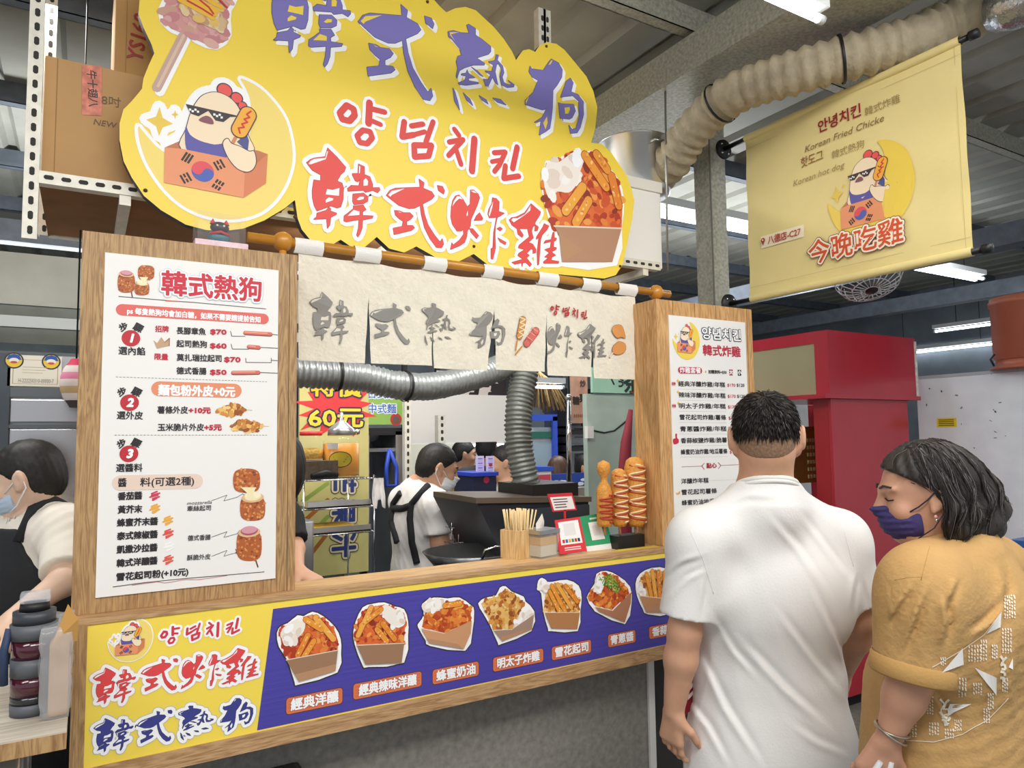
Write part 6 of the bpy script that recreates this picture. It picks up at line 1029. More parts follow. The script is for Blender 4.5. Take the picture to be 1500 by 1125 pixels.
def headp(B, H, f, sc=1.0, neck=None, nr=.058, ears=True, face=True, earsc=1.0):
    f = f.normalized(); r = f.cross(Vector((0, 0, 1))).normalized(); u = r.cross(f).normalized(); ax = (r, f, u); p = lambda x, y, z: H+(r*x+f*y+u*z)*sc; R_ = lambda *q: tuple(v*sc for v in q)
    B.e(p(0, -.012, .026), R_(.075, .095, .088), ax, .02).e(p(0, .022, -.03), R_(.062, .068, .09), ax, .03).e(p(0, .045, -.082), R_(.04, .04, .03), ax, .03).e(p(0, -.03, -.02), R_(.066, .07, .07), ax, .03)
    if face:
        for x in (-1, 1):
            B.e(p(x*.032, .088, .008), R_(.017, .013, .011), ax, .012, 's'); B.e(p(x*.031, .071, .006), R_(.0135, .0135, .0125), ax, .004); B.c(p(x*.014, .086, .024), p(x*.05, .072, .027), .008*sc, .007*sc, .014); B.e(p(x*.04, .06, -.03), R_(.024, .024, .022), ax, .02)
        B.c(p(0, .088, .012), p(0, .106, -.022), .0085*sc, .0125*sc, .012); B.e(p(.011, .097, -.027), R_(.009, .011, .008), ax, .006).e(p(-.011, .097, -.027), R_(.009, .011, .008), ax, .006)
        B.e(p(0, .087, -.052), R_(.024, .012, .006), ax, .006).e(p(0, .086, -.064), R_(.021, .012, .007), ax, .006)
    if ears:
        for x in (-1, 1):
            a = (r*.9+f*-.35*x*x).normalized() if x > 0 else (r*.9-f*-.35).normalized(); ex = (r, f, u)
            k = earsc; B.e(p(x*(.079+.004*(k-1)*5), -.008, -.004), R_(.009, .019*k, .031*k), ex, .008); B.e(p(x*(.087+.006*(k-1)*5), -.016, .004), R_(.007, .014*k, .026*k), ex, .006); B.e(p(x*(.09+.006*(k-1)*5), -.004, -.002), R_(.006, .009*k, .015*k), ex, .004, 's'); B.e(p(x*.081, .004, -.03*k), R_(.007, .008, .009), ex, .006)
    if neck is not None: B.c(p(0, -.022, -.05), neck, nr*sc, nr*1.12*sc, .03)
    return p, ax
def trunk(B, J, g=0.0, w=1.0, belly=.0):
    bf, br = J['bf'], J['br']; up = Vector((0, 0, 1)); S_ = (J['SL']+J['SR'])/2; P = J['P']; ax = (br, bf, up); hw = (J['SR']-J['SL']).length/2
    B.c(J['SL'], J['SR'], .058*w+g, .058*w+g, .05); B.c(J['N']-up*.02, J['SL'].lerp(J['N'], .3)-up*.01, .05*w+g, .05+g, .05); B.c(J['N']-up*.02, J['SR'].lerp(J['N'], .3)-up*.01, .05*w+g, .05+g, .05)
    H = S_.z-P.z
    B.e(S_.lerp(P, .28)-bf*.005, (hw*.98+g, .112*w+g, .2+g), ax, .05); B.e(S_.lerp(P, .68)+bf*(.012+belly*.5), (hw*.88+g, .112*w+belly+g, .2+g), ax, .06); B.e(P+up*.03, (hw*.9+g, .12*w+g, .16+g), ax, .05)
def legs(B, J, g=0, top=.095, foot=True):
    bf, br, P = J['bf'], J['br'], J['P']
    for s in (-1, 1):
        h = P+br*s*.09-Vector((0, 0, .03)); k = Vector((h.x+bf.x*.02+br.x*s*.02, h.y+bf.y*.02+br.y*s*.02, .48)); a = Vector((k.x-bf.x*.03+br.x*s*.015, k.y-bf.y*.03+br.y*s*.015, .085))
        B.c(h, k, top+g, .062+g, .03).c(k, a, .06+g, .042+g, .02)
        if foot: B.c(a-Vector((0, 0, .03)), a+bf*.14-Vector((0, 0, .055)), .036, .028, .02)
    return B
def feet(J):
    out = []
    for s in (-1, 1): h = J['P']+J['br']*s*.09; out.append(Vector((h.x-J['bf'].x*.01+J['br'].x*s*.035, h.y-J['bf'].y*.01+J['br'].y*s*.035, 0)))
    return out
def folds(A, dirs, seed=0):
    rs = np.random.RandomState(seed)
    def f(X, Y, Z):
        o = 0
        for (v, L, a) in dirs:
            ph = (X*v[0]+Y*v[1]+Z*v[2])*(2*math.pi/L); w = rs.rand(6)*6
            t = np.sin(ph+1.3*np.sin(X*9+w[0]+Z*5)+.9*np.sin(Y*11+Z*7+w[1])); m_ = .5+.5*np.sin(X*6+w[2])*np.sin(Y*6+w[3]+Z*6+w[4]); o = o+a*(1-np.abs(t))*m_
        return A*o
    return f
def creases(L, X, Y, Z, bf, P):
    """cloth creases: each is a ridge beside a groove along a line traced on the cloth"""
    dx, dy, dz = X, Y, Z-EYE; w = dx*CF.x+dy*CF.y+dz*CF.z; px = 750+FPX*(dx*CR.x+dy*CR.y+dz*CR.z)/w; py = 562.5-FPX*(dx*CU.x+dy*CU.y+dz*CU.z)/w; out = np.zeros(np.broadcast(X, Y, Z).shape, np.float32)
    for pts, a, wd in L:
        best = np.full(out.shape, 1e9, np.float32); sg = np.zeros_like(out); n = len(pts)-1
        for i in range(n):
            (x0, y0), (x1, y1) = pts[i], pts[i+1]; ux, uy = x1-x0, y1-y0; l2 = ux*ux+uy*uy; t = np.clip(((px-x0)*ux+(py-y0)*uy)/l2, 0, 1); ex, ey = px-x0-t*ux, py-y0-t*uy; d = np.sqrt(ex*ex+ey*ey); k = d < best
            taper = np.sin(math.pi*np.clip((i+t)/n, .03, .97)); best = np.where(k, d, best); sg = np.where(k, np.sign(ex*uy-ey*ux)*taper, sg)
        q = best/(wd*.6); out += a*1.6*sg*q*np.exp(-q*q)
    return out*(((X-P.x)*bf.x+(Y-P.y)*bf.y) < .06)
def joints(c, **k):
    J = {q: atD(*v) for q, v in k.items()}; return J
SKIN = mat('D3A283', .5, var=.07, vscale=22, bump=.05, bscale=300, key='skin_warm'); SKIN2 = mat('C9967A', .5, var=.07, vscale=22, bump=.06, bscale=260, key='skin_tan'); SKIN3 = mat('E3BFA6', .5, var=.05, vscale=22, key='skin_light')
HAIRB = mat('1B1715', .55, var=.4, vscale=90, key='black_hair'); HAIRG = mat('6E6763', .45, key='grey_hair'); HAIRD = mat('2D2724', .62, var=.3, vscale=60, key='dark_hair')
RT, FWH = Vector((math.cos(YAW), -math.sin(YAW), 0)), Vector((math.sin(YAW), math.cos(YAW), 0))
def facing(r, f): v = (RT*r+FWH*f).normalized(); return v, Vector((v.y, -v.x, 0))
def hairtufts(o_name, P, F, n, L, dirf, m_, parent, seed, thick=.0016, flt=None):
    rng = random.Random(seed); m = MB(); tri = F.tolist()
    for _ in range(n):
        f = rng.choice(tri); a, b, c = Vector(P[f[0]]), Vector(P[f[1]]), Vector(P[f[2]]); no = (b-a).cross(c-a)
        if no.length < 1e-12: continue
        no.normalize(); q = (a+b+c)/3
        if flt and not flt(q): continue
        d = dirf(q, no, rng); d2 = (d+Vector((0, 0, -.25))).normalized(); l = L*rng.uniform(.6, 1.2); s = d.cross(no); s = s.normalized() if s.length > 1e-6 else d.orthogonal().normalized(); w = s*thick; k = no*thick*.6
        e = q+d*l*.55; t = e+d2*l*.5
        m.add([q-w, q+w, q+k*2, e-w*.8, e+w*.8, e+k*2, t], [(0, 3, 5, 2), (2, 5, 4, 1), (3, 6, 5), (5, 6, 4), (0, 1, 4, 3), (3, 4, 6)], m_ if not isinstance(m_, list) else rng.choice(m_), True)
    return m.build(o_name, parent, fix=False)
# ---- customer in the white T-shirt, seen from behind
def man_white():
    bf, br = facing(.12, 1); D = 2.15; J = joints(D, SL=(1019, 789, 2.12), SR=(1232, 789, 2.2), N=(1121, 712, 2.17), P=(1128, 1095, 2.16), EL=(1003, 925, 2.1), WL=(987, 1040, 2.12), ER=(1262, 905, 2.2), WR=(1235, 985, 2.42)); J['bf'], J['br'] = bf, br
    H = atD(1122, 643, 2.17); hf = facing(.32, 1)[0]; hf = (hf+Vector((0, 0, .02))).normalized()
    B = Body(); p, ax = headp(B, H, hf, 1.06, J['N'], .069, earsc=1.38); trunk(B, J); legs(B, J)
    for s in 'LR': B.c(J['S'+s], J['E'+s], .056, .047, .03).c(J['E'+s], J['E'+s].lerp(J['W'+s], .35), .047, .048, .02).c(J['E'+s].lerp(J['W'+s], .35), J['W'+s], .047, .03, .02)
    dl = (J['WL']-J['EL']).normalized(); hand(B, J['WL'], dl+RT*.05-FWH*.05, RT*.75+FWH*.55, 1, 1.06, .5); dr = (J['WR']-J['ER']).normalized(); hand(B, J['WR'], dr, -br*.8-bf*.2, -1, 1.04, .7)
    o, P, F = skin_obj('person', B.mesh(.0058), SKIN); tag(o, 'person seen from behind in a white T-shirt with short dark hair and glasses', 'person')
    T = Body(); trunk(T, J, .017, 1.06, .02); bf_ = bf; up = Vector((0, 0, 1))
    for s, sg in (('L', -1), ('R', 1)): c = J['S'+s].lerp(J['E'+s], .83 if s == 'L' else .8); T.k(J['S'+s]-(c-J['S'+s])*.05, c, .072, .079, .035); T.c(J['S'+s]-up*.03, J['S'+s].lerp(J['P'], .25)-br*sg*.0, .07, .08, .05)
    hem = atD(1120, 1148, 2.15).z; hw = .235
    T.e(J['P']+up*.02, (hw, .165, .2), (br, bf, up), .06); T.e(J['P']-up*.1-bf*.02, (hw+.022, .17, .2), (br, bf, up), .06)
    T.c(J['N']-up*.07-bf*.01, J['N']-up*.02, .108, .09, .05); Fk = frame((937, 527), 1.881); zs = J['SL'].z; nk = J['N']
    CREASE = [(Fk(q), a, w) for q, a, w in (('160,790 240,960 340,1115', .011, 11), ('280,770 400,900 520,1010', .011, 12), ('380,690 480,820 565,930', .009, 11), ('470,620 530,740 580,860', .008, 10), ('350,420 440,520 530,650', .006, 11), ('440,420 510,510 590,620', .006, 9), ('130,930 190,1010 250,1120', .008, 10), ('60,600 120,560 180,540', -.007, 9), ('70,660 130,600 190,570', .006, 8), ('180,580 175,640 165,720', .006, 8), ('600,580 590,640 585,700', .006, 8), ('620,600 625,640 630,670', -.005, 7), ('230,400 300,380 390,385', -.004, 10), ('420,1000 490,1050 580,1090', .007, 11), ('200,700 260,800 330,880', .006, 10))]
    fo = folds(1, [((br.x, br.y, .3), .13, .003)], 3)
    def post(V, X, Y, Z):
        w = np.clip((zs-.1-Z)/.35, .12, 1); V = V-fo(X, Y, Z)*w+creases(CREASE, X, Y, Z, bf, J['P']); V = np.maximum(V, hem-Z)
        V = np.maximum(V, Z-nk.z-.004+((X-nk.x)*bf.x+(Y-nk.y)*bf.y)*.35); hd = np.sqrt((X-nk.x)**2+(Y-nk.y)**2)-.084; return np.maximum(V, np.where(Z > nk.z-.06, -hd, -.1))
    to, TP, TF = skin_obj('t_shirt', T.mesh(.005, post), mat('E9E8E6', .85, bump=.1, bscale=150, key='white_cotton'), o, 1)
    b = bvh_of(TP, TF); m = MB(); ring = [nk+(br*math.cos(a)+bf*math.sin(a))*.0885+up*(.0-.35*.0885*math.sin(a)) for a in [2*math.pi*i/48 for i in range(48)]]
    m.tube(ring, .0085, mat('E4E3DF', .85, bump=.1, bscale=240), 10, closed=True); m.tube([q-up*.011+(q-nk).normalized()*.004 for q in ring], .007, mat('E4E3DF', .85, bump=.1, bscale=240), 10, closed=True); m.build('collar', to)
    m = MB()
    for q in ([(1010, 776), (1030, 820), (1045, 870)], [(1236, 776), (1250, 830)]): castline(m, b, q, .0009, mat('E6E4E0', .9), .0002, 5)
    m.build('shoulder_seam', to)
    L_ = Body(); legs(L_, J, .016, .1, False); an = .06
    lo, _, _ = skin_obj('trousers', L_.e(J['P'], (.185, .135, .12), (br, bf, up), .04).mesh(.012, lambda V, X, Y, Z: np.maximum(np.maximum(V, an-Z), Z-J['P'].z-.09)), mat('22252C', .8, bump=.2, bscale=120), o)
    for q in feet(J): S_ = Body(); S_.c(q+Vector((0, 0, .05))-bf*.05, q+bf*.15+Vector((0, 0, .04)), .046, .04, .02).c(q-bf*.04+Vector((0, 0, .09)), q-bf*.04+Vector((0, 0, .05)), .043, .046, .02); skin_obj('shoe', S_.mesh(.01, lambda V, X, Y, Z: np.maximum(V, .001-Z)), mat('2A2A2C', .6), o)
    # hair: faded sides, thick top
    hl = lambda q: (q-H).dot(ax[2])
    C = Body(); C.e(p(0, -.012, .03), tuple(v*1.06 for v in (.0835, .103, .096)), ax, .01); C.e(p(0, .015, .07), tuple(v*1.06 for v in (.07, .075, .056)), ax, .03); Hn, u_, f_ = np.array(H), np.array(ax[2]), np.array(ax[1])
    def cut(lim, fr):
        def g(V, X, Y, Z): hh = (X-Hn[0])*u_[0]+(Y-Hn[1])*u_[1]+(Z-Hn[2])*u_[2]; ff = (X-Hn[0])*f_[0]+(Y-Hn[1])*f_[1]+(Z-Hn[2])*f_[2]; return np.maximum(np.maximum(V, lim-hh+np.clip(ff+.01, 0, .1)*.6), ff-fr+(hh-.06)*.0)
        return g
    ho, HP_, HF_ = skin_obj('hair', C.mesh(.005, cut(.006, .088)), HAIRB, o)
    hairtufts('hair_tuft', HP_, HF_, 5200, .03, lambda q, no, r: (no*.16+((q-p(0, -.05, .12))-no*((q-p(0, -.05, .12)).dot(no))).normalized()*.9+Vector((r.uniform(-.22, .22), r.uniform(-.22, .22), r.uniform(-.1, .16)))).normalized(), [HAIRB, HAIRB, HAIRD, mat('4A403A', .4)], ho, 5, .0017, lambda q: hl(q) > .012)
    C2 = Body(); C2.e(p(0, -.012, .028), tuple(v*1.06 for v in (.0775, .0985, .0905)), ax, .02).e(p(0, -.03, -.02), tuple(v*1.06 for v in (.0715, .077, .076)), ax, .03); skin_obj('hair_fade', C2.mesh(.005, cut(-.055, .03)), mat('8E7058', .7, var=.3, vscale=160, key='hair_stubble'), o)
    m = MB(); gl = BLACK; m.tube([p(.081, -.012, .012), p(.08, .04, .016), p(.074, .1, .016)], .0028, gl, 8); m.tube([p(-.081, -.012, .012), p(-.08, .04, .016), p(-.074, .1, .016)], .0028, gl, 8)
    for x in (-1, 1): m.tube([p(x*.038+.03*math.cos(a), .112-.012*abs(math.cos(a))*(x*math.cos(a) > 0), .006+.02*math.sin(a)) for a in [2*math.pi*i/20 for i in range(20)]], .002, gl, 6, closed=True)
    m.tube([p(-.01, .113, .01), p(.01, .113, .01)], .002, gl, 6); m.build('glasses', o)
    # red paper folder held against the hip
    t = thing('red_folder', 'dark red folded leaflet held in the hand of the person in white', 'leaflet', atD(1013, 1010, 2.17)); m = MB(); a, b_, c, d = [atD(x, y, z) for x, y, z in ((1000, 1052, 2.17), (1032, 1020, 2.22), (1024, 958, 2.22), (1006, 985, 2.17))]; e = FWH*.006; m.hexa([a, b_, b_+e, a+e, d, c, c+e, d+e], mat('8A1E2A', .4)); A = Art(lambda u, v, h: a.lerp(b_, u).lerp(d.lerp(c, u), v)-FWH*h, m)
    for k in range(3): A.poly([(.2, .3+.18*k), (.8, .3+.18*k), (.8, .4+.18*k), (.2, .4+.18*k)], 'E8D8D4', 2)
    m.build('cover', t)
man_white()
# ---- customer in the tan shirt with a purple mask
def woman_tan():
    bf, br = facing(-.8, .6); up = Vector((0, 0, 1)); J = joints(1.75, SL=(1352, 858, 1.6), SR=(1452, 836, 1.86), N=(1392, 800, 1.73), P=(1392, 1115, 1.75), EL=(1338, 985, 1.585), WL=(1300, 1086, 1.6), ER=(1425, 960, 2.02), WR=(1352, 965, 2.1)); J['bf'], J['br'] = bf, br
    H = atD(1352, 724, 1.72); hf = (facing(-1, .28)[0]+Vector((0, 0, -.16))).normalized()
    B = Body(); p, ax = headp(B, H, hf, 1.0, J['N'], .052); trunk(B, J, 0, .95); legs(B, J)
    for s in 'LR': B.c(J['S'+s], J['E'+s], .054, .045, .03).c(J['E'+s], J['E'+s].lerp(J['W'+s], .35), .046, .043, .02).c(J['E'+s].lerp(J['W'+s], .35), J['W'+s], .042, .026, .02)
    hand(B, J['WL'], (J['WL']-J['EL']).normalized()*.9-RT*.1, RT*.3+FWH*.9, 1, .95, .75); hand(B, J['WR'], (J['WR']-J['ER']).normalized(), -up, 1, .95, .5)
    o, P, F = skin_obj('person', B.mesh(.0058), SKIN2); tag(o, 'person in a tan printed shirt and purple mask looking towards the stall', 'person')
    T = Body(); trunk(T, J, .024, 1.1, .02); hem = atD(1380, 1165, 1.75).z
    Fk = frame((937, 527), 1.881); CREASE = [(Fk(q), a, w) for q, a, w in (('770,600 715,680 660,760', .012, 10), ('800,620 760,720 720,820', .014, 10), ('690,610 660,660 640,720', .011, 9), ('835,640 850,720 830,800', .016, 10), ('880,600 860,650 840,700', .013, 9), ('990,560 1010,620 1000,700', .011, 12), ('900,760 960,720 1030,640', .01, 11), ('650,780 640,860 620,940', .013, 9), ('800,900 840,960 880,1040', .01, 10), ('1040,780 1030,900 1045,1020', .006, 9))]
    for s in 'LR': c = J['S'+s].lerp(J['E'+s], .98); T.k(J['S'+s], c, .078, .083, .04); T.c(J['S'+s]-up*.05, J['S'+s].lerp(J['P'], .3), .085, .1, .06)
    T.e(J['P']+up*.06, (.225, .17, .26), (br, bf, up), .06); T.e(J['P']-up*.08+bf*.01, (.235, .19, .22), (br, bf, up), .06); T.c(J['N']-up*.04-bf*.02, J['N']-up*.14-bf*.05, .09, .12, .05)
    sd = (J['EL']-J['SL']).normalized(); fo = folds(1, [((sd.x*.7+.3, sd.y*.7, sd.z*.7), .05, .006), ((RT.x, RT.y, .35), .09, .007), ((RT.x, RT.y, -.2), .16, .006)], 8); nk = J['N']+bf*.01
    def post(V, X, Y, Z):
        V = V-fo(X, Y, Z)*.6*np.clip((nk.z-.04-Z)/.2, .1, 1)+creases(CREASE, X, Y, Z, bf, J['P']); V = np.maximum(V, hem-Z); hd = np.sqrt((X-nk.x)**2+(Y-nk.y)**2)-.066; return np.maximum(V, np.where(Z > nk.z-.03, -hd, -.1))
    to, TP, TF = skin_obj('shirt', T.mesh(.0052, post), mat('C09860', .9, bump=.28, bscale=85, var=.05, vscale=20, key='tan_cotton'), o); b = bvh_of(TP, TF)
    cu = J['SL'].lerp(J['EL'], .9); cd_ = sd; s1 = cd_.orthogonal().normalized(); s2 = cd_.cross(s1)
    m = MB(); m.lathe(cu-cd_*.012, [(.086, 0), (.0895, .004), (.0905, .036), (.087, .04), (.082, .038)], mat('BD9458', .9, bump=.15, bscale=150), 32, cd_); m.build('sleeve_cuff', to)
    m = MB(); castline(m, b, [(1362, 800), (1354, 830), (1349, 850)], .001, mat('AC8850', .9), -.0002, 5); castline(m, b, [(1310, 850), (1330, 846), (1350, 845)], .001, mat('AC8850', .9), -.0002, 5); m.build('seam', to)
    m = MB(); rng = random.Random(6); inkm = mat('EFE6D2', .8)
    def quadp(pts, mm, off=.003):
        q = [cast(b, x, y, off) for x, y in pts]
        if all(q): m.add(q, [tuple(range(len(q)))], mm)
    def strip(x0, y0, x1, y1, w):
        w *= 1.35; n = max(1, int(math.hypot(x1-x0, y1-y0)/5)); L_ = math.hypot(x1-x0, y1-y0) or 1; nx, ny = -(y1-y0)/L_*w, (x1-x0)/L_*w
        for i in range(n): a, c = i/n, (i+1)/n; quadp([(x0+(x1-x0)*a-nx, y0+(y1-y0)*a-ny), (x0+(x1-x0)*c-nx, y0+(y1-y0)*c-ny), (x0+(x1-x0)*c+nx, y0+(y1-y0)*c+ny), (x0+(x1-x0)*a+nx, y0+(y1-y0)*a+ny)], inkm, .0025)
    Fw = frame((1050, 800), 3.3333)
    for tri in ('1095,615 1195,495 1200,575', '1255,590 1360,640 1360,725', '1310,425 1385,320 1380,395', '1120,830 1140,765 1240,765', '1010,660 1075,720 1050,700', '1420,590 1440,545 1440,600'):
        q = Fw(tri); k = 6
        for i in range(k):   # long printed triangles follow the cloth in strips
            f0, f1 = i/k, (i+1)/k; a0 = (q[0][0]+(q[1][0]-q[0][0])*f0, q[0][1]+(q[1][1]-q[0][1])*f0); a1 = (q[0][0]+(q[1][0]-q[0][0])*f1, q[0][1]+(q[1][1]-q[0][1])*f1); c0 = (q[0][0]+(q[2][0]-q[0][0])*f0, q[0][1]+(q[2][1]-q[0][1])*f0); c1 = (q[0][0]+(q[2][0]-q[0][0])*f1, q[0][1]+(q[2][1]-q[0][1])*f1); quadp([a0, a1, c1, c0], mat('F2EFE8', .8))
    for bx0, by0, n, ln, st in ((1225, 480, 5, 80, 14), (1285, 455, 3, 100, 12), (1340, 480, 3, 70, 10), (1250, 665, 4, 55, 12), (1320, 715, 3, 80, 11), (1180, 640, 3, 90, 14), (1030, 730, 3, 90, 12), (1090, 540, 3, 40, 10), (1160, 845, 4, 55, 10), (930, 860, 4, 70, 14), (1040, 860, 4, 60, 13), (1115, 890, 4, 45, 12), (1400, 240, 5, 110, 12), (1390, 400, 4, 120, 13), (1390, 640, 3, 70, 11), (1300, 790, 3, 70, 12)):
        for i in range(n):
            y = by0
            while y < by0+ln: l = rng.uniform(6, 18); (x0, y0), (x1, y1) = Fw([(bx0+i*st, y), (bx0+i*st+4, min(y+l, by0+ln))]); strip(x0, y0, x1, y1, .7); y += l+rng.uniform(4, 8)
    for strokes in ((('1085,745 1110,770 1135,745'), ('1110,770 1100,795'), ('1095,800 1125,795 1130,820 1105,825 1092,805'), ('1100,830 1125,838'), ('1100,845 1125,850 1135,835'), ('1110,855 1130,868 1112,870')), (('1380,535 1395,555 1410,540'), ('1395,555 1385,575'), ('1380,580 1400,575 1405,600 1385,598'), ('1380,610 1400,615 1402,630'), ('1378,640 1400,640 1395,660'))):
        for s_ in strokes:
            q = Fw(s_)
            for a, c in zip(q, q[1:]): strip(*a, *c, 1.3)
    for s_ in ('1050,590 1200,500 1300,430 1380,330', '880,945 1060,955 1200,915 1320,845 1420,740'):
        q = Fw(s_)
        for a, c in zip(q, q[1:]): strip(*a, *c, .4)
    m.build('shirt_print', to, fix=False)
    L_ = Body(); legs(L_, J, .02, .1, False); skin_obj('trousers', L_.e(J['P'], (.18, .14, .12), (br, bf, up), .04).mesh(.012, lambda V, X, Y, Z: np.maximum(np.maximum(V, .06-Z), Z-J['P'].z-.09)), mat('2A2C30', .8), o)
    for q in feet(J): S_ = Body(); S_.c(q+Vector((0, 0, .05))-bf*.05, q+bf*.13+Vector((0, 0, .04)), .044, .037, .02); skin_obj('shoe', S_.mesh(.01, lambda V, X, Y, Z: np.maximum(V, .001-Z)), mat('4A4648', .6), o)
    # mask
    M_ = Body(); M_.e(p(0, .03, -.052), (.0685, .079, .056), ax, .02); Hn = np.array(H); fa, ua = np.array(ax[1]), np.array(ax[2])
    def mcut(V, X, Y, Z):
        hh = (X-Hn[0])*ua[0]+(Y-Hn[1])*ua[1]+(Z-Hn[2])*ua[2]; ff = (X-Hn[0])*fa[0]+(Y-Hn[1])*fa[1]+(Z-Hn[2])*fa[2]; V = V+.0022*np.sin(hh*420)*(ff > .05); V = np.maximum(V, .028-ff); return np.maximum(np.maximum(V, hh+.012), -.112-hh)
    Mb = M_.e(p(0, .1, -.02), (.022, .022, .016), ax, .015); mo = skin_obj('face_mask', Mb.mesh(.004, mcut), mat('3A3268', .8, bump=.2, bscale=160), o)[0]
    m = MB()
    for x in (-1, 1): m.tube([p(x*.066, .05, -.028), p(x*.077, .032, -.018), p(x*.084, .012, -.004), p(x*.089, -.006, .012), p(x*.094, -.024, .0)], .0018, mat('2A2440', .7), 6); m.tube([p(x*.058, .05, -.095), p(x*.075, .01, -.07), p(x*.088, -.02, -.03)], .0015, mat('2A2440', .7), 6)
    m.build('ear_loop', mo)
    m = MB()
    for x in (-1, 1):
        m.tube([p(x*.016, .0865, .0045), p(x*.031, .0845, -.0005), p(x*.047, .0755, .0015)], .0016, HAIRB, 6); m.tube([p(x*.014, .093, .03), p(x*.034, .0885, .036), p(x*.053, .075, .031)], .0026, HAIRD, 6)
    m.build('eyebrows', o); m = MB(); m.ball(p(-.083, .004, -.044), .004, mat('D9A0A8', .2), 10); m.ball(p(-.083, .004, -.052), .0035, CHROME, 8); m.build('earring', o)
    # wavy bob
    C = Body(); C.e(p(0, -.018, .03), (.091, .108, .099), ax, .01)
    for x, y, z, r in ((1398, 722, 1.74, .085), (1418, 752, 1.74, .078), (1392, 766, 1.70, .062), (1436, 748, 1.8, .06), (1408, 770, 1.82, .065), (1380, 742, 1.67, .05), (1366, 772, 1.66, .034)): C.e(atD(x, y, z), (r, r, r*.9), None, .05)
    def hcut(V, X, Y, Z):
        a = (X-Hn[0])*ax[0][0]+(Y-Hn[1])*ax[0][1]+(Z-Hn[2])*ax[0][2]; hh = (X-Hn[0])*ua[0]+(Y-Hn[1])*ua[1]+(Z-Hn[2])*ua[2]; ff = (X-Hn[0])*fa[0]+(Y-Hn[1])*fa[1]+(Z-Hn[2])*fa[2]
        th = np.arctan2(ff, a); V = V-.0016*np.sin(th*60+hh*30+3*np.sin(hh*28))-.0055*np.sin(th*7-hh*70)*np.clip(.06-hh, 0, .1)*10-.003*np.sin(th*15+hh*45)
        lim = np.where(hh > .075, .082, np.where(hh > .015, -.004+(hh-.015)*1.35, -.012)); V = np.maximum(V, (ff-lim)*.8); ear = np.sqrt(((ff-.0)/1.0)**2+((hh+.03)/1.5)**2)-.022; return np.where(a < 0, np.maximum(V, -ear), V)
    ho, HP_, HF_ = skin_obj('hair', C.mesh(.005, hcut), HAIRD, o, 1)
    rng = random.Random(12); m = MB(); hb = bvh_of(HP_, HF_)
    for k in range(900):
        a = rng.uniform(-2.5, 2.5); e0 = rng.uniform(.1, 1.2); st = p(.093*math.sin(a)*math.cos(e0), -.018-.11*math.cos(a)*math.cos(e0)*.6, .03+.1*math.sin(e0)); q = Vector(st); pts = []; L_ = rng.uniform(.1, .26); ph = rng.uniform(0, 6); w = rng.uniform(.003, .009); n = 9
        hit = hb.find_nearest(q); q = hit[0]
        for i in range(n):
            h_ = hb.find_nearest(q); s_ = h_[0]+h_[1]*.0035; pts.append(s_+ax[0]*w*math.sin(ph+i*1.1)*.5+ax[1]*w*math.cos(ph+i*1.3)*.5); t = Vector((0, 0, -1))-ax[1]*.35*(q.z > H.z); t = t-h_[1]*t.dot(h_[1])*.9; q = s_+t.normalized()*L_/n
            if (q-H).dot(ax[1]) > .03 and q.z < H.z+.05: break
        if len(pts) > 3: m.tube(pts, [.0007]*(len(pts)-1)+[.0003], rng.choice([HAIRB, HAIRD, HAIRD, HAIRD, HAIRG]), 3, cap=False)
    for k in range(46):
        q0 = cast(hb, rng.uniform(1410, 1455), rng.uniform(690, 770), 0)
        if not q0: continue
        d = RT*rng.uniform(.3, 1)+Vector((0, 0, -rng.uniform(.1, .9))); m.tube([q0, q0+d*.018+Vector((0, 0, .004)), q0+d*.034+RT*rng.uniform(-.01, .006)], .0006, HAIRD, 4, cap=False)
    m.build('hair_strands', ho, fix=False)
    m = MB(); wd = (J['WL']-J['EL']).normalized(); c = J['WL']-wd*.03; s1 = wd.orthogonal().normalized(); s2 = wd.cross(s1)
    for dz, tl in ((0, .1), (.009, -.25)): m.tube([c+wd*dz+(s1*math.cos(a)+s2*math.sin(a))*.0345+wd*tl*.034*math.sin(a) for a in [2*math.pi*i/28 for i in range(28)]], .0028, mat('B0A898', .3, .8), 6, closed=True)
    m.build('bracelet', o)
    t = thing('plastic_bag', 'thin white plastic bag hanging from the hand of the person in tan', 'bag', J['WL']+wd*.1); bm = bmesh.new(); bmesh.ops.create_uvsphere(bm, u_segments=24, v_segments=16, radius=.1)
    for v in bm.verts: co = v.co.copy(); v.co = J['WL']+wd*.12+RT*.02+Vector((co.x*.75, co.y*.6, co.z*1.25-.13))+Vector(co).normalized()*mnoise.noise(co*30)*.014
    m = MB(); m.addbm(bm, mat('EEF0F4', .25, alpha=.7, key='thin_plastic'), True); m.build('bag', t, fix=False); m = MB(); hq = J['WL']+wd*.07
    for sg in (-1, 1): m.tube([hq-wd*.03+RT*.012*sg-FWH*.02, hq+wd*.02+RT*.02*sg-FWH*.016, hq+RT*(.03*sg+.02)+Vector((0, 0, -.12))], [.006, .009, .02], mat('EEF0F4', .25, alpha=.7, key='thin_plastic'), 8)
    m.build('bag_handle', t)
woman_tan()
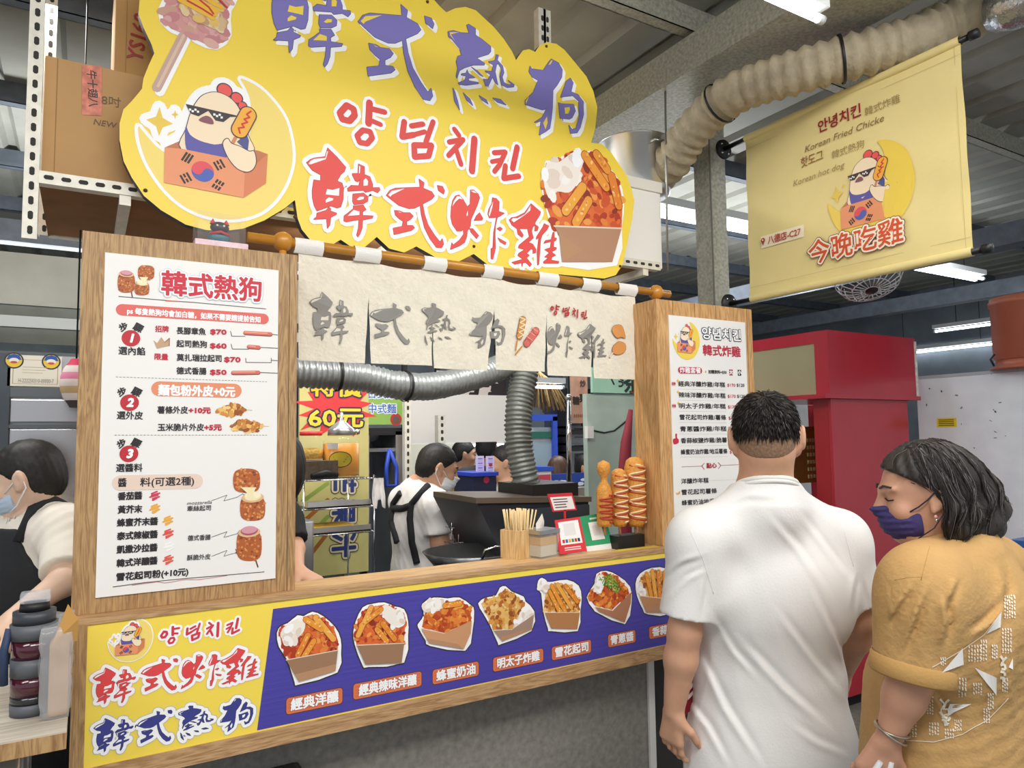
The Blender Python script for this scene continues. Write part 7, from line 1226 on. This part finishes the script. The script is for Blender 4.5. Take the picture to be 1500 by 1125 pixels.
# ---- generic worker or passer-by
def worker(name_label, H, hf, J, skin, shirtc, h=.011, hairm=HAIRB, mask=None, sleeve=.7, long=False, hscale=1, apron=None, bun=False, sc=1.0, curls=False):
    bf, br = J['bf'], J['br']; up = Vector((0, 0, 1)); B = Body(); p, ax = headp(B, H, hf, sc, J['N'], .054); trunk(B, J); legs(B, J)
    for s, sg in (('L', 1), ('R', 1)):
        B.c(J['S'+s], J['E'+s], .05, .042, .03).c(J['E'+s], J['W'+s], .042, .027, .02); hand(B, J['W'+s], J.get('h'+s, (J['W'+s]-J['E'+s])), J.get('n'+s, -up), J.get('t'+s, sg), 1, .6)
    o, P, F = skin_obj('person', B.mesh(h), skin); tag(o, name_label, 'person')
    T = Body(); trunk(T, J, .014, 1.03)
    for s in 'LR': c = J['S'+s].lerp(J['E'+s], sleeve); T.k(J['S'+s], c, .066, .068, .035)
    T.e(J['P']+up*.03, (.185, .14, .17), (br, bf, up), .05); nk = J['N']; hem = J['P'].z-.1; fo = folds(1, [((br.x, br.y, .6), .09, .006), ((br.x, br.y, -.4), .14, .006)], 5)
    def post(V, X, Y, Z): V = V-fo(X, Y, Z)*.8; V = np.maximum(V, hem-Z); hd = np.sqrt((X-nk.x-bf.x*.02)**2+(Y-nk.y-bf.y*.02)**2)-.067; return np.maximum(V, np.where(Z > nk.z-.05, -hd, -.1))
    to, TP, TF = skin_obj('shirt', T.mesh(h, post), mat(shirtc, .85, bump=.06, bscale=120), o)
    L_ = Body(); legs(L_, J, .016, .098, False); skin_obj('trousers', L_.e(J['P'], (.175, .125, .12), (br, bf, up), .04).mesh(.016, lambda V, X, Y, Z: np.maximum(np.maximum(V, .06-Z), Z-J['P'].z-.09)), mat('26282E', .8), o)
    for q in feet(J): S_ = Body(); S_.c(q+Vector((0, 0, .05))-bf*.05, q+bf*.14+Vector((0, 0, .04)), .044, .038, .02); skin_obj('shoe', S_.mesh(.014, lambda V, X, Y, Z: np.maximum(V, .001-Z)), mat('2A2A2C', .6), o)
    C = Body(); C.e(p(0, -.016, .03), tuple(v*sc for v in (.082, .102, .095)), ax, .01).e(p(0, -.036, -.018), tuple(v*sc for v in (.0735, .078, .074)), ax, .02); Hn = np.array(H); ra, fa, ua = [np.array(v) for v in ax]
    if long: C.e(p(0, -.07, -.04), (.08, .06, .11), ax, .04)
    if bun: C.e(p(0, -.1, .075), (.045, .045, .045), ax, .02); C.e(p(0, .02, .06), (.079, .09, .06), ax, .03)
    def hc(V, X, Y, Z):
        a = (X-Hn[0])*ra[0]+(Y-Hn[1])*ra[1]+(Z-Hn[2])*ra[2]; hh = (X-Hn[0])*ua[0]+(Y-Hn[1])*ua[1]+(Z-Hn[2])*ua[2]; ff = (X-Hn[0])*fa[0]+(Y-Hn[1])*fa[1]+(Z-Hn[2])*fa[2]
        V = V-.002*np.sin(np.arctan2(ff, a)*34+hh*30); lim = np.where(hh > .055, .083, np.where(hh > -.005, .012+hh*.9, -.022)); return np.maximum(np.maximum(V, (ff-lim)*.8), (-.082 if not long else -.3)-hh)
    skin_obj('hair', C.mesh(min(h, .007), hc), hairm, o)
    if mask:
        M_ = Body(); M_.e(p(0, .03, -.052), (.0685, .079, .056), ax, .02); M_.e(p(0, .1, -.02), (.022, .022, .016), ax, .015)
        def mcut(V, X, Y, Z): hh = (X-Hn[0])*ua[0]+(Y-Hn[1])*ua[1]+(Z-Hn[2])*ua[2]; ff = (X-Hn[0])*fa[0]+(Y-Hn[1])*fa[1]+(Z-Hn[2])*fa[2]; V = V+.002*np.sin(hh*400)*(ff > .05); V = np.maximum(V, .03-ff); return np.maximum(np.maximum(V, hh+.012), -.112-hh)
        mo = skin_obj('face_mask', M_.mesh(.005, mcut), mat(mask, .8), o)[0]; m = MB()
        for x in (-1, 1): m.tube([p(x*.064, .046, -.03), p(x*.078, .01, -.005), p(x*.088, -.022, .012), p(x*.09, -.024, -.03), p(x*.072, .02, -.075), p(x*.06, .05, -.09)], .002, mat('F0F2F4', .8), 6)
        m.build('ear_loop', mo)
    m = MB()
    for x in (-1, 1): m.tube([p(x*.016, .0875, .006), p(x*.031, .0855, .0015), p(x*.047, .0765, .0035)], .0018, HAIRB, 5); m.tube([p(x*.014, .093, .028), p(x*.034, .0885, .033), p(x*.053, .075, .029)], .0028, HAIRD, 5)
    m.build('eyebrows', o)
    if apron:
        A_ = Body(); trunk(A_, J, .024, 1.05); A_.e(J['P'], (.2, .155, .2), (br, bf, up), .05); A_.e(J['P']-up*.2, (.2, .15, .3), (br, bf, up), .05); mid = (J['SL']+J['SR'])/2; bt = apron['top']; Sn = np.array(mid); b_, r_ = np.array(bf), np.array(br)
        def ac(V, X, Y, Z): ff = (X-Sn[0])*b_[0]+(Y-Sn[1])*b_[1]; rr = np.abs((X-Sn[0])*r_[0]+(Y-Sn[1])*r_[1]); top = np.where(ff > apron.get('gate', -.02), Sn[2]-bt-np.clip(rr-apron.get('flat', .06), 0, 1)*apron.get('slope', 1.3), Sn[2]-.36); return np.maximum(np.maximum(V, Z-top), apron.get('hem', .45)-Z)
        skin_obj('apron', A_.mesh(h, ac), mat('1E2024', .75, bump=.1, bscale=120, key='black_apron'), o)
    return o, bvh_of(TP, TF), p, ax
# the cook at the fryer
bf, br = facing(.75, .65); J = joints(0, SL=(592, 735, 3.62), SR=(640, 742, 3.36), N=(612, 713, 3.5), P=(622, 850, 3.5), EL=(600, 800, 3.75), WL=(665, 815, 3.85), ER=(645, 797, 3.33), WR=(676, 815, 3.5)); J['bf'], J['br'] = bf, br
o, b, p, ax = worker('person at the fryer in a white shirt, black apron straps and white mask', atD(642, 686, 3.5), (facing(.95, .3)[0]+Vector((0, 0, -.35))).normalized(), J, SKIN, 'EFEDEA', .0085, mask='EEF1F4', sleeve=.75, apron=dict(top=.1, hem=.5), sc=.97)
m = MB(); sm = mat('1E2024', .75, key='black_apron')
for q in ([(627, 712), (613, 728), (604, 738), (601, 760), (604, 795), (611, 825)], [(588, 722), (577, 738), (575, 765), (583, 795)], [(575, 745), (590, 745), (604, 740)]): castline(m, b, q, .017, sm, .002, 8, 3)
m.build('apron_strap', o)
# worker at the left edge, black apron
bf, br = facing(-.4, -.92); J = joints(0, SL=(98, 778, 2.24), SR=(-20, 792, 2.34), N=(54, 750, 2.3), P=(48, 985, 2.3), EL=(96, 850, 2.1), WL=(20, 905, 1.98), ER=(-55, 900, 2.3), WR=(-30, 930, 2.0)); J['bf'], J['br'] = bf, br
o, b, p, ax = worker('person in a black apron and pale blue mask at the left edge', atD(38, 702, 2.28), (facing(-.92, -.25)[0]+Vector((0, 0, -.3))).normalized(), J, SKIN3, 'EDE6D8', .0075, mask='BCD0E6', apron=dict(top=-.035, hem=.45, slope=1.9, gate=-.09, flat=.085), sleeve=.85)
m = MB()
for s in ('SL', 'SR'): q = J[s].lerp(J['N'], .5); m.tube([q+bf*.1-Vector((0, 0, .05)), q+bf*.06+Vector((0, 0, .045)), q+Vector((0, 0, .068)), q-bf*.07+Vector((0, 0, .03)), q-bf*.12-Vector((0, 0, .12))], .016, mat('1E2024', .75, key='black_apron'), 8)
m.build('apron_strap', o)
# worker mostly hidden behind the wide menu stand
bf, br = facing(.6, -.8); J = joints(0, SL=(412, 762, 2.62), SR=(332, 760, 2.62), N=(377, 738, 2.66), P=(377, 925, 2.66), EL=(428, 805, 2.56), WL=(434, 836, 2.42), ER=(330, 850, 2.6), WR=(370, 850, 2.4)); J['bf'], J['br'] = bf, br; J['hL'] = RT*.8-FWH*.3-Vector((0, 0, .35)); J['nL'] = Vector((0, 0, -1)); J['tL'] = -1
worker('person in a black T-shirt with one hand resting behind the wide menu stand', atD(393, 676, 2.62), facing(-.8, -.5)[0], J, SKIN, '1E2022', .0075, hairm=HAIRB, long=True, sleeve=.8)
# passers-by far behind the fryer
def passer(label, x, y, D, r, f, shirtc, hairm=HAIRB, long=False, skin=SKIN):
    bf, br = facing(r, f); H = atD(x, y, D); N = H-Vector((0, 0, .16))-bf*.02; S_ = N-Vector((0, 0, .06)); J = dict(bf=bf, br=br, N=N, SL=S_-br*.17, SR=S_+br*.17, P=S_-Vector((0, 0, .5)))
    for s, sg in (('L', -1), ('R', 1)): J['E'+s] = J['S'+s]+br*sg*.04-Vector((0, 0, .28)); J['W'+s] = J['E'+s]+bf*.18-Vector((0, 0, .1))
    if J['P'].z < .75: J['P'].z = max(.7, J['P'].z)
    worker(label, H, (bf+Vector((0, 0, -.1))).normalized(), J, skin, shirtc, .0115, hairm, None, .6, long)
passer('distant person in a navy shirt facing the purple signs beside the cook', 681, 666, 6.2, 1, .2, '2A3448')
passer('distant dark haired person standing right behind the purple signs', 713, 657, 5.6, .2, 1, '4A4A50')
passer('distant person with glasses in a pale T-shirt left of the upright duct', 738, 678, 4.9, -1, -.1, 'E4E2DE')
passer('distant brown haired person beside the polished steel pole', 818, 690, 5.8, .3, 1, '8A6A5A', mat('5A3E30', .45), True)
passer('distant person in a red top with dark hair by the blue banner', 860, 686, 6.4, .9, -.4, 'C8303C')
